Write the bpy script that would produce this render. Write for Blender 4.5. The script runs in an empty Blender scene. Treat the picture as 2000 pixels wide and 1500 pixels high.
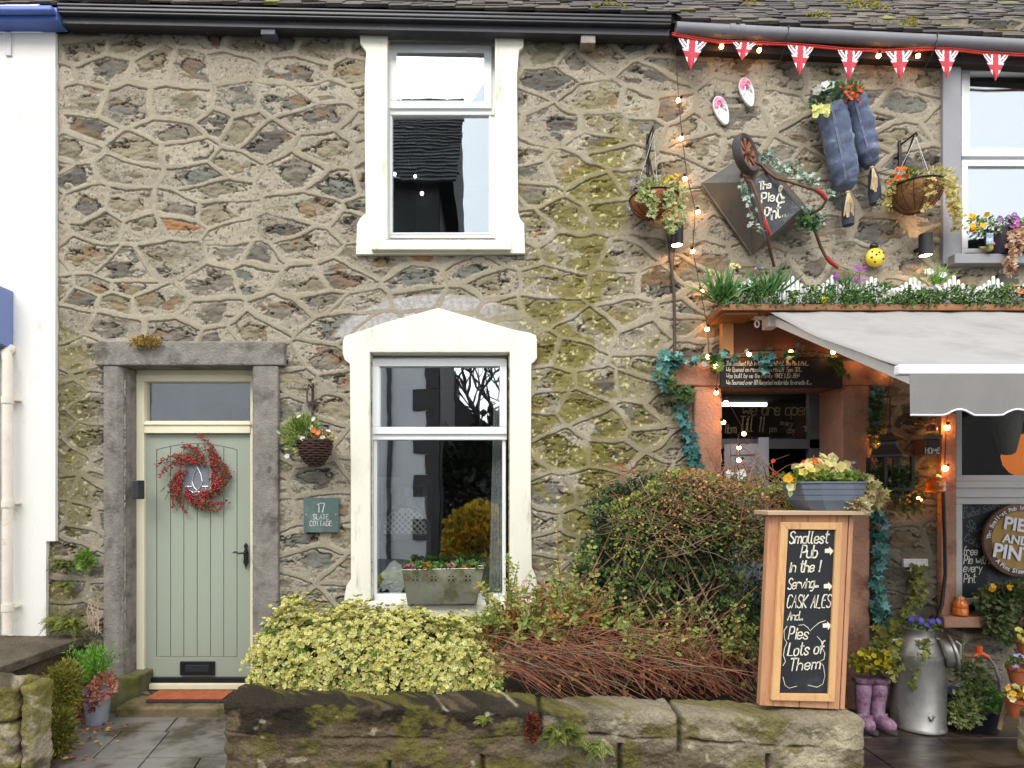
import bpy, bmesh, math, random
import numpy as np
from mathutils import Vector, Matrix, Euler

# ------------------------------------------------------------------ camera, world, sun, exposure
scene = bpy.context.scene
COL = scene.collection
F, CX, CY, D, CZ = 1215.0, 960.0, 960.0, 5.0, 1.73      # focal length in photo pixels, vanishing point, distance to the facade, eye height
cam_d = bpy.data.cameras.new("camera")
cam = bpy.data.objects.new("camera", cam_d); COL.objects.link(cam)
cam.location = (0, -D, CZ); cam.rotation_euler = (math.radians(90), 0, 0)
cam_d.sensor_width = 36; cam_d.lens = F / 2000 * 36
cam_d.shift_x = (1000 - CX) / 2000; cam_d.shift_y = (CY - 750) / 2000
cam_d.clip_start = 0.05; cam_d.clip_end = 2000
scene.camera = cam
SUN_EL, SUN_AZ = math.radians(42), math.radians(200)      # azimuth clockwise from +y; light comes from behind the photographer
world = bpy.data.worlds.new("World"); scene.world = world; world.use_nodes = True
wn, wl = world.node_tree.nodes, world.node_tree.links
for n in list(wn): wn.remove(n)
sky = wn.new('ShaderNodeTexSky'); sky.sky_type = 'NISHITA'; sky.sun_disc = False
sky.sun_elevation = SUN_EL; sky.sun_rotation = SUN_AZ; sky.air_density = 1.0; sky.dust_density = 2.0; sky.ozone_density = 1.0
hs = wn.new('ShaderNodeHueSaturation'); hs.inputs['Saturation'].default_value = 0.22
bg = wn.new('ShaderNodeBackground'); bg.inputs['Strength'].default_value = 0.15
wo = wn.new('ShaderNodeOutputWorld')
ov = wn.new('ShaderNodeMix'); ov.data_type = 'RGBA'; ov.inputs['Factor'].default_value = 0.65; ov.inputs['B'].default_value = (9.2, 9.5, 9.9, 1)   # cloud cover evens the sky out
wl.new(sky.outputs[0], hs.inputs['Color']); wl.new(hs.outputs[0], ov.inputs['A']); wl.new(ov.outputs['Result'], bg.inputs['Color']); wl.new(bg.outputs[0], wo.inputs[0])
sun_d = bpy.data.lights.new("sun", 'SUN'); sun_d.energy = 1.5; sun_d.angle = math.radians(35); sun_d.color = (1.0, 0.95, 0.88)
sun = bpy.data.objects.new("sun", sun_d); COL.objects.link(sun)
_dir = Vector((math.sin(SUN_AZ) * math.cos(SUN_EL), math.cos(SUN_AZ) * math.cos(SUN_EL), math.sin(SUN_EL)))
sun.rotation_euler = _dir.to_track_quat('Z', 'Y').to_euler(); sun.location = (0, -20, 30)
vs = scene.view_settings
vs.view_transform = 'Standard'; vs.look = 'None'; vs.gamma = 1; vs.use_curve_mapping = False; vs.exposure = 1.0
scene.cycles.max_bounces = 8; scene.cycles.transparent_max_bounces = 12
scene.cycles.sample_clamp_indirect = 4.0
rng = np.random.default_rng(7); R = random.Random(11)

# ------------------------------------------------------------------ helpers
def X(px, d=0.0): return (px - CX) / F * (D - d)
def Z(py, d=0.0): return CZ + (CY - py) / F * (D - d)
def P(px, py, d=0.0): return Vector((X(px, d), -d, Z(py, d)))
def S(n, d=0.0): return n / F * (D - d)                   # a length in photo pixels at depth d, in metres

def srgb(r, g, b, k=1.0):
    f = lambda c: ((c/255+0.055)/1.055)**2.4 if c > 10 else c/255/12.92
    return (f(r)*k, f(g)*k, f(b)*k)

MATS = {}
def mat(name, col, rough=0.7, var=0.18, scale=6.0, bump=0.15, bscale=60.0, metal=0.0, col2=None, amt=0.5, c2scale=3.0, spec=0.4, stretch=None, coat=0.0, bdist=0.01):
    if name in MATS: return MATS[name]
    m = bpy.data.materials.new(name); m.use_nodes = True; MATS[name] = m
    nt = m.node_tree; N, L = nt.nodes, nt.links
    b = N['Principled BSDF']
    tc = N.new('ShaderNodeTexCoord'); src = tc.outputs['Object']
    if stretch:
        mp = N.new('ShaderNodeMapping'); mp.inputs['Scale'].default_value = stretch; L.new(src, mp.inputs[0]); src = mp.outputs[0]
    n1 = N.new('ShaderNodeTexNoise'); n1.inputs['Scale'].default_value = scale; n1.inputs['Detail'].default_value = 6; n1.inputs['Roughness'].default_value = 0.65; L.new(src, n1.inputs['Vector'])
    r1 = N.new('ShaderNodeMapRange'); r1.inputs['From Min'].default_value = 0.3; r1.inputs['From Max'].default_value = 0.7; r1.inputs['To Min'].default_value = 1-var; r1.inputs['To Max'].default_value = 1+var
    L.new(n1.outputs[0], r1.inputs[0])
    base = None
    if col2:
        n2 = N.new('ShaderNodeTexNoise'); n2.inputs['Scale'].default_value = c2scale; n2.inputs['Detail'].default_value = 8; n2.inputs['Roughness'].default_value = 0.7; L.new(src, n2.inputs['Vector'])
        r2 = N.new('ShaderNodeMapRange'); r2.inputs['From Min'].default_value = 0.62-amt*0.3; r2.inputs['From Max'].default_value = 0.75-amt*0.3; L.new(n2.outputs[0], r2.inputs[0])
        mx = N.new('ShaderNodeMix'); mx.data_type = 'RGBA'; mx.inputs['A'].default_value = (*col, 1); mx.inputs['B'].default_value = (*col2, 1)
        L.new(r2.outputs[0], mx.inputs['Factor']); base = mx.outputs['Result']
    mul = N.new('ShaderNodeMix'); mul.data_type = 'RGBA'; mul.blend_type = 'MULTIPLY'; mul.inputs['Factor'].default_value = 1
    if base: L.new(base, mul.inputs['A'])
    else: mul.inputs['A'].default_value = (*col, 1)
    L.new(r1.outputs[0], mul.inputs['B']); L.new(mul.outputs['Result'], b.inputs['Base Color'])
    b.inputs['Roughness'].default_value = rough; b.inputs['Metallic'].default_value = metal; b.inputs['Specular IOR Level'].default_value = spec
    b.inputs['Coat Weight'].default_value = coat
    if bump:
        nb = N.new('ShaderNodeTexNoise'); nb.inputs['Scale'].default_value = bscale; nb.inputs['Detail'].default_value = 5; L.new(src, nb.inputs['Vector'])
        bp = N.new('ShaderNodeBump'); bp.inputs['Strength'].default_value = bump; bp.inputs['Distance'].default_value = bdist
        L.new(nb.outputs[0], bp.inputs['Height']); L.new(bp.outputs[0], b.inputs['Normal'])
    return m

def emit(name, col, strength):
    if name in MATS: return MATS[name]
    m = bpy.data.materials.new(name); m.use_nodes = True; MATS[name] = m
    b = m.node_tree.nodes['Principled BSDF']; b.inputs['Base Color'].default_value = (*col, 1)
    b.inputs['Emission Color'].default_value = (*col, 1); b.inputs['Emission Strength'].default_value = strength
    return m

def glass(name, refl=0.3, tint=(1, 1, 1), blur=0.0, rip=0.0):
    """a pane: mirror-like coat mixed with a clear view into the room behind"""
    if name in MATS: return MATS[name]
    m = bpy.data.materials.new(name); m.use_nodes = True; MATS[name] = m
    nt = m.node_tree; N, L = nt.nodes, nt.links
    for n in list(N): N.remove(n)
    g = N.new('ShaderNodeBsdfGlossy'); g.inputs['Roughness'].default_value = blur; g.inputs['Color'].default_value = (*tint, 1)
    t = N.new('ShaderNodeBsdfTransparent'); t.inputs['Color'].default_value = (0.93, 0.95, 0.94, 1)
    mx = N.new('ShaderNodeMixShader'); mx.inputs[0].default_value = refl
    if rip:
        tc = N.new('ShaderNodeTexCoord'); n1 = N.new('ShaderNodeTexNoise'); n1.inputs['Scale'].default_value = 3.0
        bp = N.new('ShaderNodeBump'); bp.inputs['Strength'].default_value = rip; bp.inputs['Distance'].default_value = 0.004
        L.new(tc.outputs['Object'], n1.inputs['Vector']); L.new(n1.outputs[0], bp.inputs['Height']); L.new(bp.outputs[0], g.inputs['Normal'])
    o = N.new('ShaderNodeOutputMaterial')
    L.new(t.outputs[0], mx.inputs[1]); L.new(g.outputs[0], mx.inputs[2]); L.new(mx.outputs[0], o.inputs[0])
    return m

def attr_mat(name, rough=0.6, spec=0.3, trans=0.25, speck=0.0, sscale=90.0, bump=0.0, bscale=120.0, bdist=0.006):
    """base colour from the mesh's own 'Col' attribute (leaf, petal and stone colours)"""
    if name in MATS: return MATS[name]
    m = bpy.data.materials.new(name); m.use_nodes = True; MATS[name] = m
    nt = m.node_tree; N, L = nt.nodes, nt.links
    b = N['Principled BSDF']; b.inputs['Roughness'].default_value = rough; b.inputs['Specular IOR Level'].default_value = spec
    a = N.new('ShaderNodeAttribute'); a.attribute_name = 'Col'; c = a.outputs['Color']
    if speck:
        tc = N.new('ShaderNodeTexCoord')
        n1 = N.new('ShaderNodeTexNoise'); n1.inputs['Scale'].default_value = sscale; n1.inputs['Detail'].default_value = 7; n1.inputs['Roughness'].default_value = 0.75; L.new(tc.outputs['Object'], n1.inputs['Vector'])
        r1 = N.new('ShaderNodeMapRange'); r1.inputs['From Min'].default_value = 0.3; r1.inputs['From Max'].default_value = 0.7; r1.inputs['To Min'].default_value = 1-speck; r1.inputs['To Max'].default_value = 1+speck; L.new(n1.outputs[0], r1.inputs[0])
        mul = N.new('ShaderNodeMix'); mul.data_type = 'RGBA'; mul.blend_type = 'MULTIPLY'; mul.inputs['Factor'].default_value = 1
        L.new(c, mul.inputs['A']); L.new(r1.outputs[0], mul.inputs['B']); c = mul.outputs['Result']
        if bump:
            nb = N.new('ShaderNodeTexNoise'); nb.inputs['Scale'].default_value = bscale; nb.inputs['Detail'].default_value = 6; L.new(tc.outputs['Object'], nb.inputs['Vector'])
            bp = N.new('ShaderNodeBump'); bp.inputs['Strength'].default_value = bump; bp.inputs['Distance'].default_value = bdist
            L.new(nb.outputs[0], bp.inputs['Height']); L.new(bp.outputs[0], b.inputs['Normal'])
    L.new(c, b.inputs['Base Color'])
    if trans:
        t = N.new('ShaderNodeBsdfTranslucent'); L.new(c, t.inputs['Color'])
        mx = N.new('ShaderNodeMixShader'); mx.inputs[0].default_value = trans
        o = N['Material Output']; L.new(b.outputs[0], mx.inputs[1]); L.new(t.outputs[0], mx.inputs[2]); L.new(mx.outputs[0], o.inputs['Surface'])
    return m

def link(o, parent=None):
    COL.objects.link(o)
    if parent is not None:
        o.parent = parent
        o.matrix_parent_inverse = Matrix.Translation(-Vector(parent.location)) if parent.parent is None and parent.rotation_euler[:] == (0, 0, 0) else parent_world(parent).inverted()
    return o
def parent_world(o):
    m = o.matrix_basis.copy()
    if o.parent is not None: m = parent_world(o.parent) @ o.matrix_parent_inverse @ m
    return m
def tag(o, label=None, cat=None, group=None, kind=None):
    if label: o['label'] = label
    if cat: o['category'] = cat
    if group: o['group'] = group
    if kind: o['kind'] = kind
    return o
def thing(name, loc, label, cat, group=None):
    o = bpy.data.objects.new(name, None); o.empty_display_size = 0.1; o.location = loc; COL.objects.link(o)
    return tag(o, label, cat, group)

class MB:
    """collects shapes (world coordinates) and links them as ONE mesh object"""
    def __init__(s): s.v, s.f, s.m, s.c = [], [], [], []
    def add(s, verts, faces, mi=0):
        o = len(s.v); s.v += [tuple(p) for p in verts]; s.f += [tuple(i+o for i in f) for f in faces]; s.m += [mi]*len(faces); return s
    def box(s, x0, x1, y0, y1, z0, z1, mi=0, rot=None, piv=None):
        x0, x1 = min(x0, x1), max(x0, x1); y0, y1 = min(y0, y1), max(y0, y1); z0, z1 = min(z0, z1), max(z0, z1)
        v = [Vector(p) for p in ((x0,y0,z0),(x1,y0,z0),(x1,y1,z0),(x0,y1,z0),(x0,y0,z1),(x1,y0,z1),(x1,y1,z1),(x0,y1,z1))]
        if rot is not None:
            c = Vector(piv) if piv is not None else Vector(((x0+x1)/2,(y0+y1)/2,(z0+z1)/2)); v = [c + rot @ (p-c) for p in v]
        return s.add(v, ((0,3,2,1),(4,5,6,7),(0,1,5,4),(1,2,6,5),(2,3,7,6),(3,0,4,7)), mi)
    def pbox(s, px0, py0, px1, py1, df, db, mi=0):
        """front face spans the photo rectangle at depth df; box runs straight back to db"""
        return s.box(X(px0,df), X(px1,df), -df, -db, Z(py1,df), Z(py0,df), mi)
    def prism(s, pts, vec, mi=0):
        """polygon of 3-D points extruded along vec"""
        n = len(pts); vec = Vector(vec); a = [Vector(p) for p in pts]; b = [p+vec for p in a]
        nrm = Vector((0,0,0))
        for i in range(n): nrm += a[i].cross(a[(i+1)%n])
        fl = nrm.dot(vec) > 0
        f = [tuple(range(n)), tuple(range(2*n-1, n-1, -1))] + [(i, i+n, (i+1)%n+n, (i+1)%n) for i in range(n)]
        if fl: f = [tuple(reversed(q)) for q in f]
        return s.add(a+b, f, mi)
    def tube(s, pts, r, n=8, mi=0, cap=True):
        pts = [Vector(p) for p in pts]; k = len(pts); rs = r if hasattr(r, '__len__') else [r]*k
        o = len(s.v); t0 = (pts[1]-pts[0]).normalized(); up = Vector((0,0,1)) if abs(t0.z) < 0.9 else Vector((1,0,0))
        a = t0.cross(up).normalized(); vs = []
        for i in range(k):
            t = (pts[min(i+1,k-1)]-pts[max(i-1,0)]).normalized()
            a = (a - t*a.dot(t)); a = a.normalized() if a.length > 1e-6 else t.orthogonal().normalized(); b = t.cross(a)
            for j in range(n):
                th = 2*math.pi*j/n; vs.append(pts[i] + (a*math.cos(th)+b*math.sin(th))*rs[i])
        fs = [(i*n+j, i*n+(j+1)%n, (i+1)*n+(j+1)%n, (i+1)*n+j) for i in range(k-1) for j in range(n)]
        if cap: fs += [tuple(range(n-1,-1,-1)), tuple((k-1)*n+j for j in range(n))]
        return s.add(vs, fs, mi)
    def lathe(s, c, prof, n=24, mi=0, axis=None, sx=1.0, sy=1.0, cap=True):
        """profile [(r, h)] turned about axis (default z) through c"""
        c = Vector(c); q = Vector((0,0,1)).rotation_difference(Vector(axis)).to_matrix() if axis is not None else Matrix.Identity(3)
        vs = [c + q @ Vector((r*math.cos(2*math.pi*j/n)*sx, r*math.sin(2*math.pi*j/n)*sy, h)) for r, h in prof for j in range(n)]
        k = len(prof); fs = [(i*n+j, i*n+(j+1)%n, (i+1)*n+(j+1)%n, (i+1)*n+j) for i in range(k-1) for j in range(n)]
        if cap:
            if prof[0][0] > 1e-5: fs.append(tuple(range(n-1,-1,-1)))
            if prof[-1][0] > 1e-5: fs.append(tuple((k-1)*n+j for j in range(n)))
        return s.add(vs, fs, mi)
    def ball(s, c, r, mi=0, n=12, sc=(1,1,1), rot=None):
        c = Vector(c); k = max(4, n//2); vs = []; fs = []
        for i in range(k+1):
            ph = math.pi*i/k
            for j in range(n):
                p = Vector((r*math.sin(ph)*math.cos(2*math.pi*j/n)*sc[0], r*math.sin(ph)*math.sin(2*math.pi*j/n)*sc[1], r*math.cos(ph)*sc[2]))
                vs.append(c + (rot @ p if rot is not None else p))
        fs = [(i*n+j, (i+1)*n+j, (i+1)*n+(j+1)%n, i*n+(j+1)%n) for i in range(k) for j in range(n)]
        return s.add(vs, fs, mi)
    def plate(s, outline, hole, y0, y1, mi=0):
        """flat plate in the facade plane: outline and optional hole as (x, z) lists, front at y0, back at y1"""
        bm = bmesh.new(); es = []
        for loop in ([outline] + ([hole] if hole else [])):
            vv = [bm.verts.new((p[0], y0, p[1])) for p in loop]
            es += [bm.edges.new((vv[i], vv[(i+1) % len(vv)])) for i in range(len(vv))]
        bmesh.ops.triangle_fill(bm, use_beauty=True, edges=es, normal=(0, -1, 0))
        g = bmesh.ops.extrude_face_region(bm, geom=bm.faces[:])
        bmesh.ops.translate(bm, verts=[e for e in g['geom'] if isinstance(e, bmesh.types.BMVert)], vec=(0, y1-y0, 0))
        bmesh.ops.recalc_face_normals(bm, faces=bm.faces[:]); bm.verts.index_update()
        s.add([v.co.copy() for v in bm.verts], [tuple(v.index for v in f.verts) for f in bm.faces], mi); bm.free(); return s
    def build(s, name, mats, parent=None, smooth=False, bevel=0.0, seg=2, ang=40):
        me = bpy.data.meshes.new(name); me.from_pydata(s.v, [], s.f)
        for m in (mats if isinstance(mats, (list, tuple)) else [mats]): me.materials.append(m)
        me.polygons.foreach_set('material_index', s.m)
        me.polygons.foreach_set('use_smooth', [bool(smooth)]*len(s.f)); me.update()
        if smooth and smooth != 'all':
            try: me.set_sharp_from_angle(angle=math.radians(45))
            except Exception: pass
        o = bpy.data.objects.new(name, me); link(o, parent)
        if bevel:
            b = o.modifiers.new('edge', 'BEVEL'); b.width = bevel; b.segments = seg; b.limit_method = 'ANGLE'; b.angle_limit = math.radians(ang)
        return o

def np_mesh(name, v, faces, mats, parent=None, col=None, smooth=False):
    """numpy verts (n,3), faces (k,3|4) or a list of such arrays, per-vertex colours (n,3)"""
    me = bpy.data.meshes.new(name); fl = faces if isinstance(faces, list) else [faces]
    me.vertices.add(len(v)); me.vertices.foreach_set('co', np.ascontiguousarray(v, np.float32).ravel())
    tot = np.concatenate([np.full(len(f), f.shape[1], np.int32) for f in fl]); idx = np.concatenate([f.ravel() for f in fl]).astype(np.int32)
    st = np.concatenate([[0], np.cumsum(tot)[:-1]]).astype(np.int32)
    me.loops.add(len(idx)); me.loops.foreach_set('vertex_index', idx)
    me.polygons.add(len(tot)); me.polygons.foreach_set('loop_start', st)
    try: me.polygons.foreach_set('loop_total', tot)
    except Exception: pass
    me.polygons.foreach_set('use_smooth', np.full(len(tot), smooth))
    me.update(calc_edges=True)
    if col is not None:
        a = me.color_attributes.new('Col', 'FLOAT_COLOR', 'POINT'); c4 = np.ones((len(v), 4), np.float32); c4[:, :3] = col; a.data.foreach_set('color', c4.ravel())
    for m in (mats if isinstance(mats, (list, tuple)) else [mats]): me.materials.append(m)
    o = bpy.data.objects.new(name, me); link(o, parent); return o

# numpy value noise
def _h(i, j, s):
    n = (i.astype(np.int64)*374761393 + j.astype(np.int64)*668265263 + int(s)*1442695041) & 0xffffffff
    n = ((n ^ (n >> 13))*1274126177) & 0xffffffff
    n = ((n ^ (n >> 15))*2246822519) & 0xffffffff
    return ((n ^ (n >> 16)) & 0xffffff)/float(0xffffff)
def vnoise(x, y, s=0):
    i = np.floor(x); j = np.floor(y); fx = x-i; fy = y-j; fx = fx*fx*(3-2*fx); fy = fy*fy*(3-2*fy)
    a = _h(i, j, s); b = _h(i+1, j, s); c = _h(i, j+1, s); d = _h(i+1, j+1, s)
    return (a+(b-a)*fx)*(1-fy) + (c+(d-c)*fx)*fy
def fbm(x, y, s=0, o=4):
    t = 0; a = 0.5; n = 0
    for k in range(o): t = t + a*vnoise(x*2**k+k*17.3, y*2**k-k*9.1, s+k); n += a; a *= 0.55
    return t/n
def sstep(a, b, x):
    t = np.clip((x-a)/(b-a), 0, 1); return t*t*(3-2*t)

# ------------------------------------------------------------------ foliage
T_LEAF = (np.array([(0,0,0),(-.5,.38,.08),(-.42,.72,.08),(0,1,-.02),(.42,.72,.08),(.5,.38,.08),(0,.45,-.06)],float), np.array([(0,6,1),(1,6,2),(2,6,3),(3,6,4),(4,6,5),(5,6,0)]), np.array([1,1,1,1,1,1,0],float))
T_BLADE = (np.array([(-.5,0,0),(.5,0,0),(.38,.5,.05),(-.38,.5,.05),(0,1,-.1)],float), np.array([(0,1,2),(0,2,3),(3,2,4)]), np.array([0,0,.4,.4,1.]))
_iv = [(0,0),(-.35,-.12),(-.55,.12),(-.3,.3),(-.62,.6),(-.22,.58),(0,1.05),(.22,.58),(.62,.6),(.3,.3),(.55,.12),(.35,-.12)]
T_IVY = (np.array([(x,y,.06*abs(x)) for x,y in _iv]+[(0,.35,-.04)],float), np.array([(i,12,(i+1)%12) for i in range(12)]), np.array([1.]*12+[0.]))
def _flower(n, cup, dip=.62):
    v = []; 
    for i in range(2*n):
        r = .5 if i % 2 == 0 else .5*dip; th = math.pi*i/n; v.append((r*math.cos(th), r*math.sin(th), cup if i % 2 == 0 else cup*.8))
    for i in range(2*n):
        th = math.pi*i/n; v.append((.17*math.cos(th), .17*math.sin(th), .01))
    v.append((0,0,.02)); k = 2*n; f = []
    for i in range(k): f += [(i,(i+1)%k,k+(i+1)%k),(i,k+(i+1)%k,k+i),(k+i,k+(i+1)%k,2*k)]
    return (np.array(v,float), np.array(f), np.array([1.]*k+[.55]*k+[0.]))
T_FLOWER = _flower(5, .1, .8); T_STAR = _flower(6, .06, .55)
class Foliage:
    def __init__(s): s.v, s.f, s.c, s.n = [], [], [], 0
    def add(s, T, pos, direction, size, ca, cb=None, aspect=1.0, up=None, roll=0.6):
        """T placed at pos with local y along direction and local z towards up; ca edge colours, cb centre colours"""
        pos = np.asarray(pos, float).reshape(-1, 3); k = len(pos)
        if k == 0: return s
        y = np.broadcast_to(np.asarray(direction, float), (k, 3)).copy(); y /= np.linalg.norm(y, axis=1, keepdims=True)+1e-9
        z = np.broadcast_to(np.asarray((0, -1, .6) if up is None else up, float), (k, 3)) + rng.normal(0, roll, (k, 3))
        x = np.cross(y, z); x /= np.linalg.norm(x, axis=1, keepdims=True)+1e-9; z = np.cross(x, y)
        sz = np.broadcast_to(np.asarray(size, float), (k,))[:, None, None]; tv = T[0]*np.array([aspect, 1, 1])
        w = (tv[None,:,0:1]*x[:,None] + tv[None,:,1:2]*y[:,None] + tv[None,:,2:3]*z[:,None])*sz + pos[:,None]
        ca = np.broadcast_to(np.asarray(ca, float), (k, 3)); cb = ca if cb is None else np.broadcast_to(np.asarray(cb, float), (k, 3))
        t = T[2][None,:,None]; c = ca[:,None]*t + cb[:,None]*(1-t); nv = len(T[0])
        s.v.append(w.reshape(-1,3)); s.c.append(c.reshape(-1,3)); s.f.append((T[1][None]+(np.arange(k)*nv)[:,None,None]+s.n).reshape(-1,3)); s.n += k*nv; return s
    def blooms(s, pos, size, ca, cb, face=(0,-1,.5), T=None, wob=.45):
        """flowers facing roughly towards face"""
        pos = np.asarray(pos, float).reshape(-1, 3); k = len(pos); n = np.asarray(face, float)+rng.normal(0, wob, (k,3)); n /= np.linalg.norm(n, axis=1, keepdims=True)
        y = np.cross(n, rng.normal(0,1,(k,3)))
        return s.add(T or T_FLOWER, pos, y, size, ca, cb, up=n, roll=0)
    def build_each(s, name, parent=None, m=None):
        n0 = 0
        for v, f, c in zip(s.v, s.f, s.c): np_mesh(name, v, f-n0, m or attr_mat('petal'), parent, c); n0 += len(v)
    def build(s, name, parent=None, m=None):
        return np_mesh(name, np.concatenate(s.v), np.concatenate(s.f), m or attr_mat('leaf'), parent, np.concatenate(s.c))
def pick(cols, k, var=.2):
    c = np.array([srgb(*q) for q in cols])[rng.integers(0, len(cols), k)]*0.8
    return c*(1+rng.uniform(-var, var, (k, 1)))
def blob(c, r, k, lump=.35, shell=.55, seed=0):
    """points in a lumpy ellipsoid, outward directions"""
    d = rng.normal(0, 1, (k, 3)); d /= np.linalg.norm(d, axis=1, keepdims=True)
    u = shell+(1-shell)*rng.uniform(0, 1, (k,1))**.6
    l = 1+lump*(fbm(d[:,0]*2.3+seed, d[:,2]*2.3+d[:,1], seed)*2-1)[:,None]
    return np.asarray(c, float)+d*u*l*np.asarray(r, float), d

# ------------------------------------------------------------------ hand lettering: single-stroke glyphs drawn with a brush (grid x 0-4, baseline y 2, x-height 6, caps 9)
GL = dict(a="4536160503123243 4642", b="0902 0516364543321203", c="4536160503123243", d="4942 4536160503123243", e="04444536160503123243", f="39291812 0636",
 g="4536160503123243 46413010", h="0902 0516364542", i="1612 1817", k="0902 360432", l="09031222", m="0602 0516263532 3546566562", n="0602 0516364542", o="160503123243453616",
 p="0600 0516364543321203", r="0602 05163645", s="4536160543321203", t="19132232 0737", u="0603123243 4642", v="062246", w="0612355266", x="0642 4602", y="0623 4610", z="06460242",
 A="022942 1535", B="0902 093948473606 3645433202", C="4839190803123243", D="090222434829 2909", E="49090242 0636", F="490902 0636", G="4839190803123243 434535", H="0902 4942 0646", I="1912", J="494332120 3".replace(' ',''), K="0902 490542", L="090242", M="0209346962", N="02094249",
 O="190803123243483919", P="0902 093948463505", R="0902 093948463505 2542", S="483919080716354443321203", T="0949 2922", U="090312324349", V="092249", W="0912365269", Y="092549 2522")
GL.update({'1': "182922", '2': "08193948460242", '0': "190803123243483919", '5': "490906364443321203", '3': "081939483626 3645433212", '7': "094922", '8': "190807163647483919 160503123243453616",
 '!': "1914 1312", '.': "1213", '&': "4217182938270403123244", ',': "1311", "'": "1918", '-': "0545"})
def lettering(mb, text, o, right, up, h, w, slant=.12, jit=.25, lift=.002, sp=5.6, serif=False, mi=0, asp=.82):
    o = Vector(o); right = Vector(right).normalized(); up = Vector(up).normalized(); nrm = right.cross(up).normalized(); u = h/7.0; cx = 0.0
    for ch in text:
        if ch == ' ': cx += sp*.7*u*asp; continue
        g = GL.get(ch) 
        if not g: continue
        dy = R.uniform(-jit, jit)*.5; wid = 0
        for st in g.split():
            pts = [(int(st[i]), int(st[i+1])) for i in range(0, len(st)-1, 2)]
            wid = max(wid, max(p[0] for p in pts))
            q = [((p[0]+R.uniform(-jit,jit)*.4)*asp*u + (p[1]-2)*u*slant + cx, (p[1]-2+dy+R.uniform(-jit,jit)*.4)*u) for p in pts]
            if len(q) > 3:                                  # round the corners once
                c = [q[0]]
                for i in range(len(q)-1):
                    a, b = q[i], q[i+1]; c += [(a[0]*.75+b[0]*.25, a[1]*.75+b[1]*.25), (a[0]*.25+b[0]*.75, a[1]*.25+b[1]*.75)]
                q = c+[q[-1]]
            ribbon(mb, q, o, right, up, nrm, w, lift, mi)
            if serif:
                for e in (q[0], q[-1]): ribbon(mb, [(e[0]-w*.95, e[1]), (e[0]+w*.95, e[1])], o, right, up, nrm, w*.4, lift, mi)
        cx += (wid+1.5)*u*asp if sp == 5.6 else (wid+sp-4)*u*asp
    return cx
def ribbon(mb, q, o, right, up, nrm, w, lift, mi=0):
    n = len(q); L_, R_ = [], []
    for i in range(n):
        a, b = q[max(i-1,0)], q[min(i+1,n-1)]; tx, ty = b[0]-a[0], b[1]-a[1]; l = math.hypot(tx, ty) or 1; tx /= l; ty /= l
        ex = (-w*.35 if i == 0 else w*.35 if i == n-1 else 0); x, y = q[i][0]+tx*ex, q[i][1]+ty*ex; ww = w*.5*(1+R.uniform(-.35,.3))
        L_.append((x-ty*ww, y+tx*ww)); R_.append((x+ty*ww, y-tx*ww))
    vs = [o+right*p[0]+up*p[1]+nrm*lift for p in L_+R_]
    mb.add(vs, [(n+i, n+i+1, i+1, i) for i in range(n-1)], mi)
def bfont(mb, text, o, right, up, h, bold=0.0, lift=.002, depth=0.0, mi=0, align='LEFT', space=1.0):
    cu = bpy.data.curves.new('t', 'FONT'); cu.body = text; cu.size = h*1.38; cu.offset = bold; cu.extrude = depth; cu.align_x = align; cu.space_character = space
    ob = bpy.data.objects.new('t', cu); COL.objects.link(ob); dg = bpy.context.evaluated_depsgraph_get(); me = bpy.data.meshes.new_from_object(ob.evaluated_get(dg))
    right = Vector(right).normalized(); up = Vector(up).normalized(); nrm = right.cross(up); o = Vector(o)
    mb.add([o+right*v.co.x+up*v.co.y+nrm*(lift+v.co.z) for v in me.vertices], [tuple(p.vertices) for p in me.polygons], mi)
    bpy.data.objects.remove(ob); bpy.data.curves.remove(cu); bpy.data.meshes.remove(me)
EX, EZ = Vector((1,0,0)), Vector((0,0,1))
# ------------------------------------------------------------------ materials of the structure
M_cream = mat('cream_masonry_paint', srgb(250,246,228,.79), .55, .05, 3, .3, 70, col2=srgb(206,196,160,.75), amt=.14, c2scale=5, stretch=(1.6,1,.35))
M_render = mat('white_render', srgb(250,248,240,.80), .7, .03, 2, .2, 50, col2=srgb(205,190,160,.8), amt=.18, c2scale=2.2, stretch=(1,1,.5))
M_upvc = mat('white_upvc', srgb(248,250,250,.86), .25, .02, 3, 0)
M_jamb = mat('weathered_gritstone', srgb(154,148,139,.68), .9, .24, 14, .8, 70, col2=srgb(106,102,93,.74), amt=.36, c2scale=5, bdist=.012)
M_sand = mat('red_sandstone', srgb(180,136,112,.76), .9, .16, 5, .6, 45, col2=srgb(144,102,82,.76), amt=.4, c2scale=3, bdist=.015)
M_black = mat('black_gloss_paint', srgb(52,54,58,.8), .35, .2, 8, .05, 40)
M_sage = mat('sage_green_paint', srgb(168,176,158,.8), .45, .03, 2, .06, 120, stretch=(1,1,.2))
M_doorcream = mat('cream_joinery_paint', srgb(244,234,202,.85), .4, .05, 4, .08, 90)
M_greyj = mat('grey_joinery_paint', srgb(104,108,116,.8), .5, .1, 5, .1, 80)
M_greystone = mat('grey_painted_stone', srgb(150,150,154,.8), .6, .08, 4, .25, 70)
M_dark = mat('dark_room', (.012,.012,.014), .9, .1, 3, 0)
M_glass_up = glass('window_glass_sky', .19, (.86,.94,1.0), 0.0, .12)
M_glass = glass('window_glass', .32, (.95,.98,1.0), 0.0, .13)
M_glass_dark = glass('door_glass', .22, (.95,.98,1.0), 0.02, .1)
M_stone = attr_mat('rubble_stone_wall', .92, .15, 0, .26, 110, .7, 150, .006)

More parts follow.
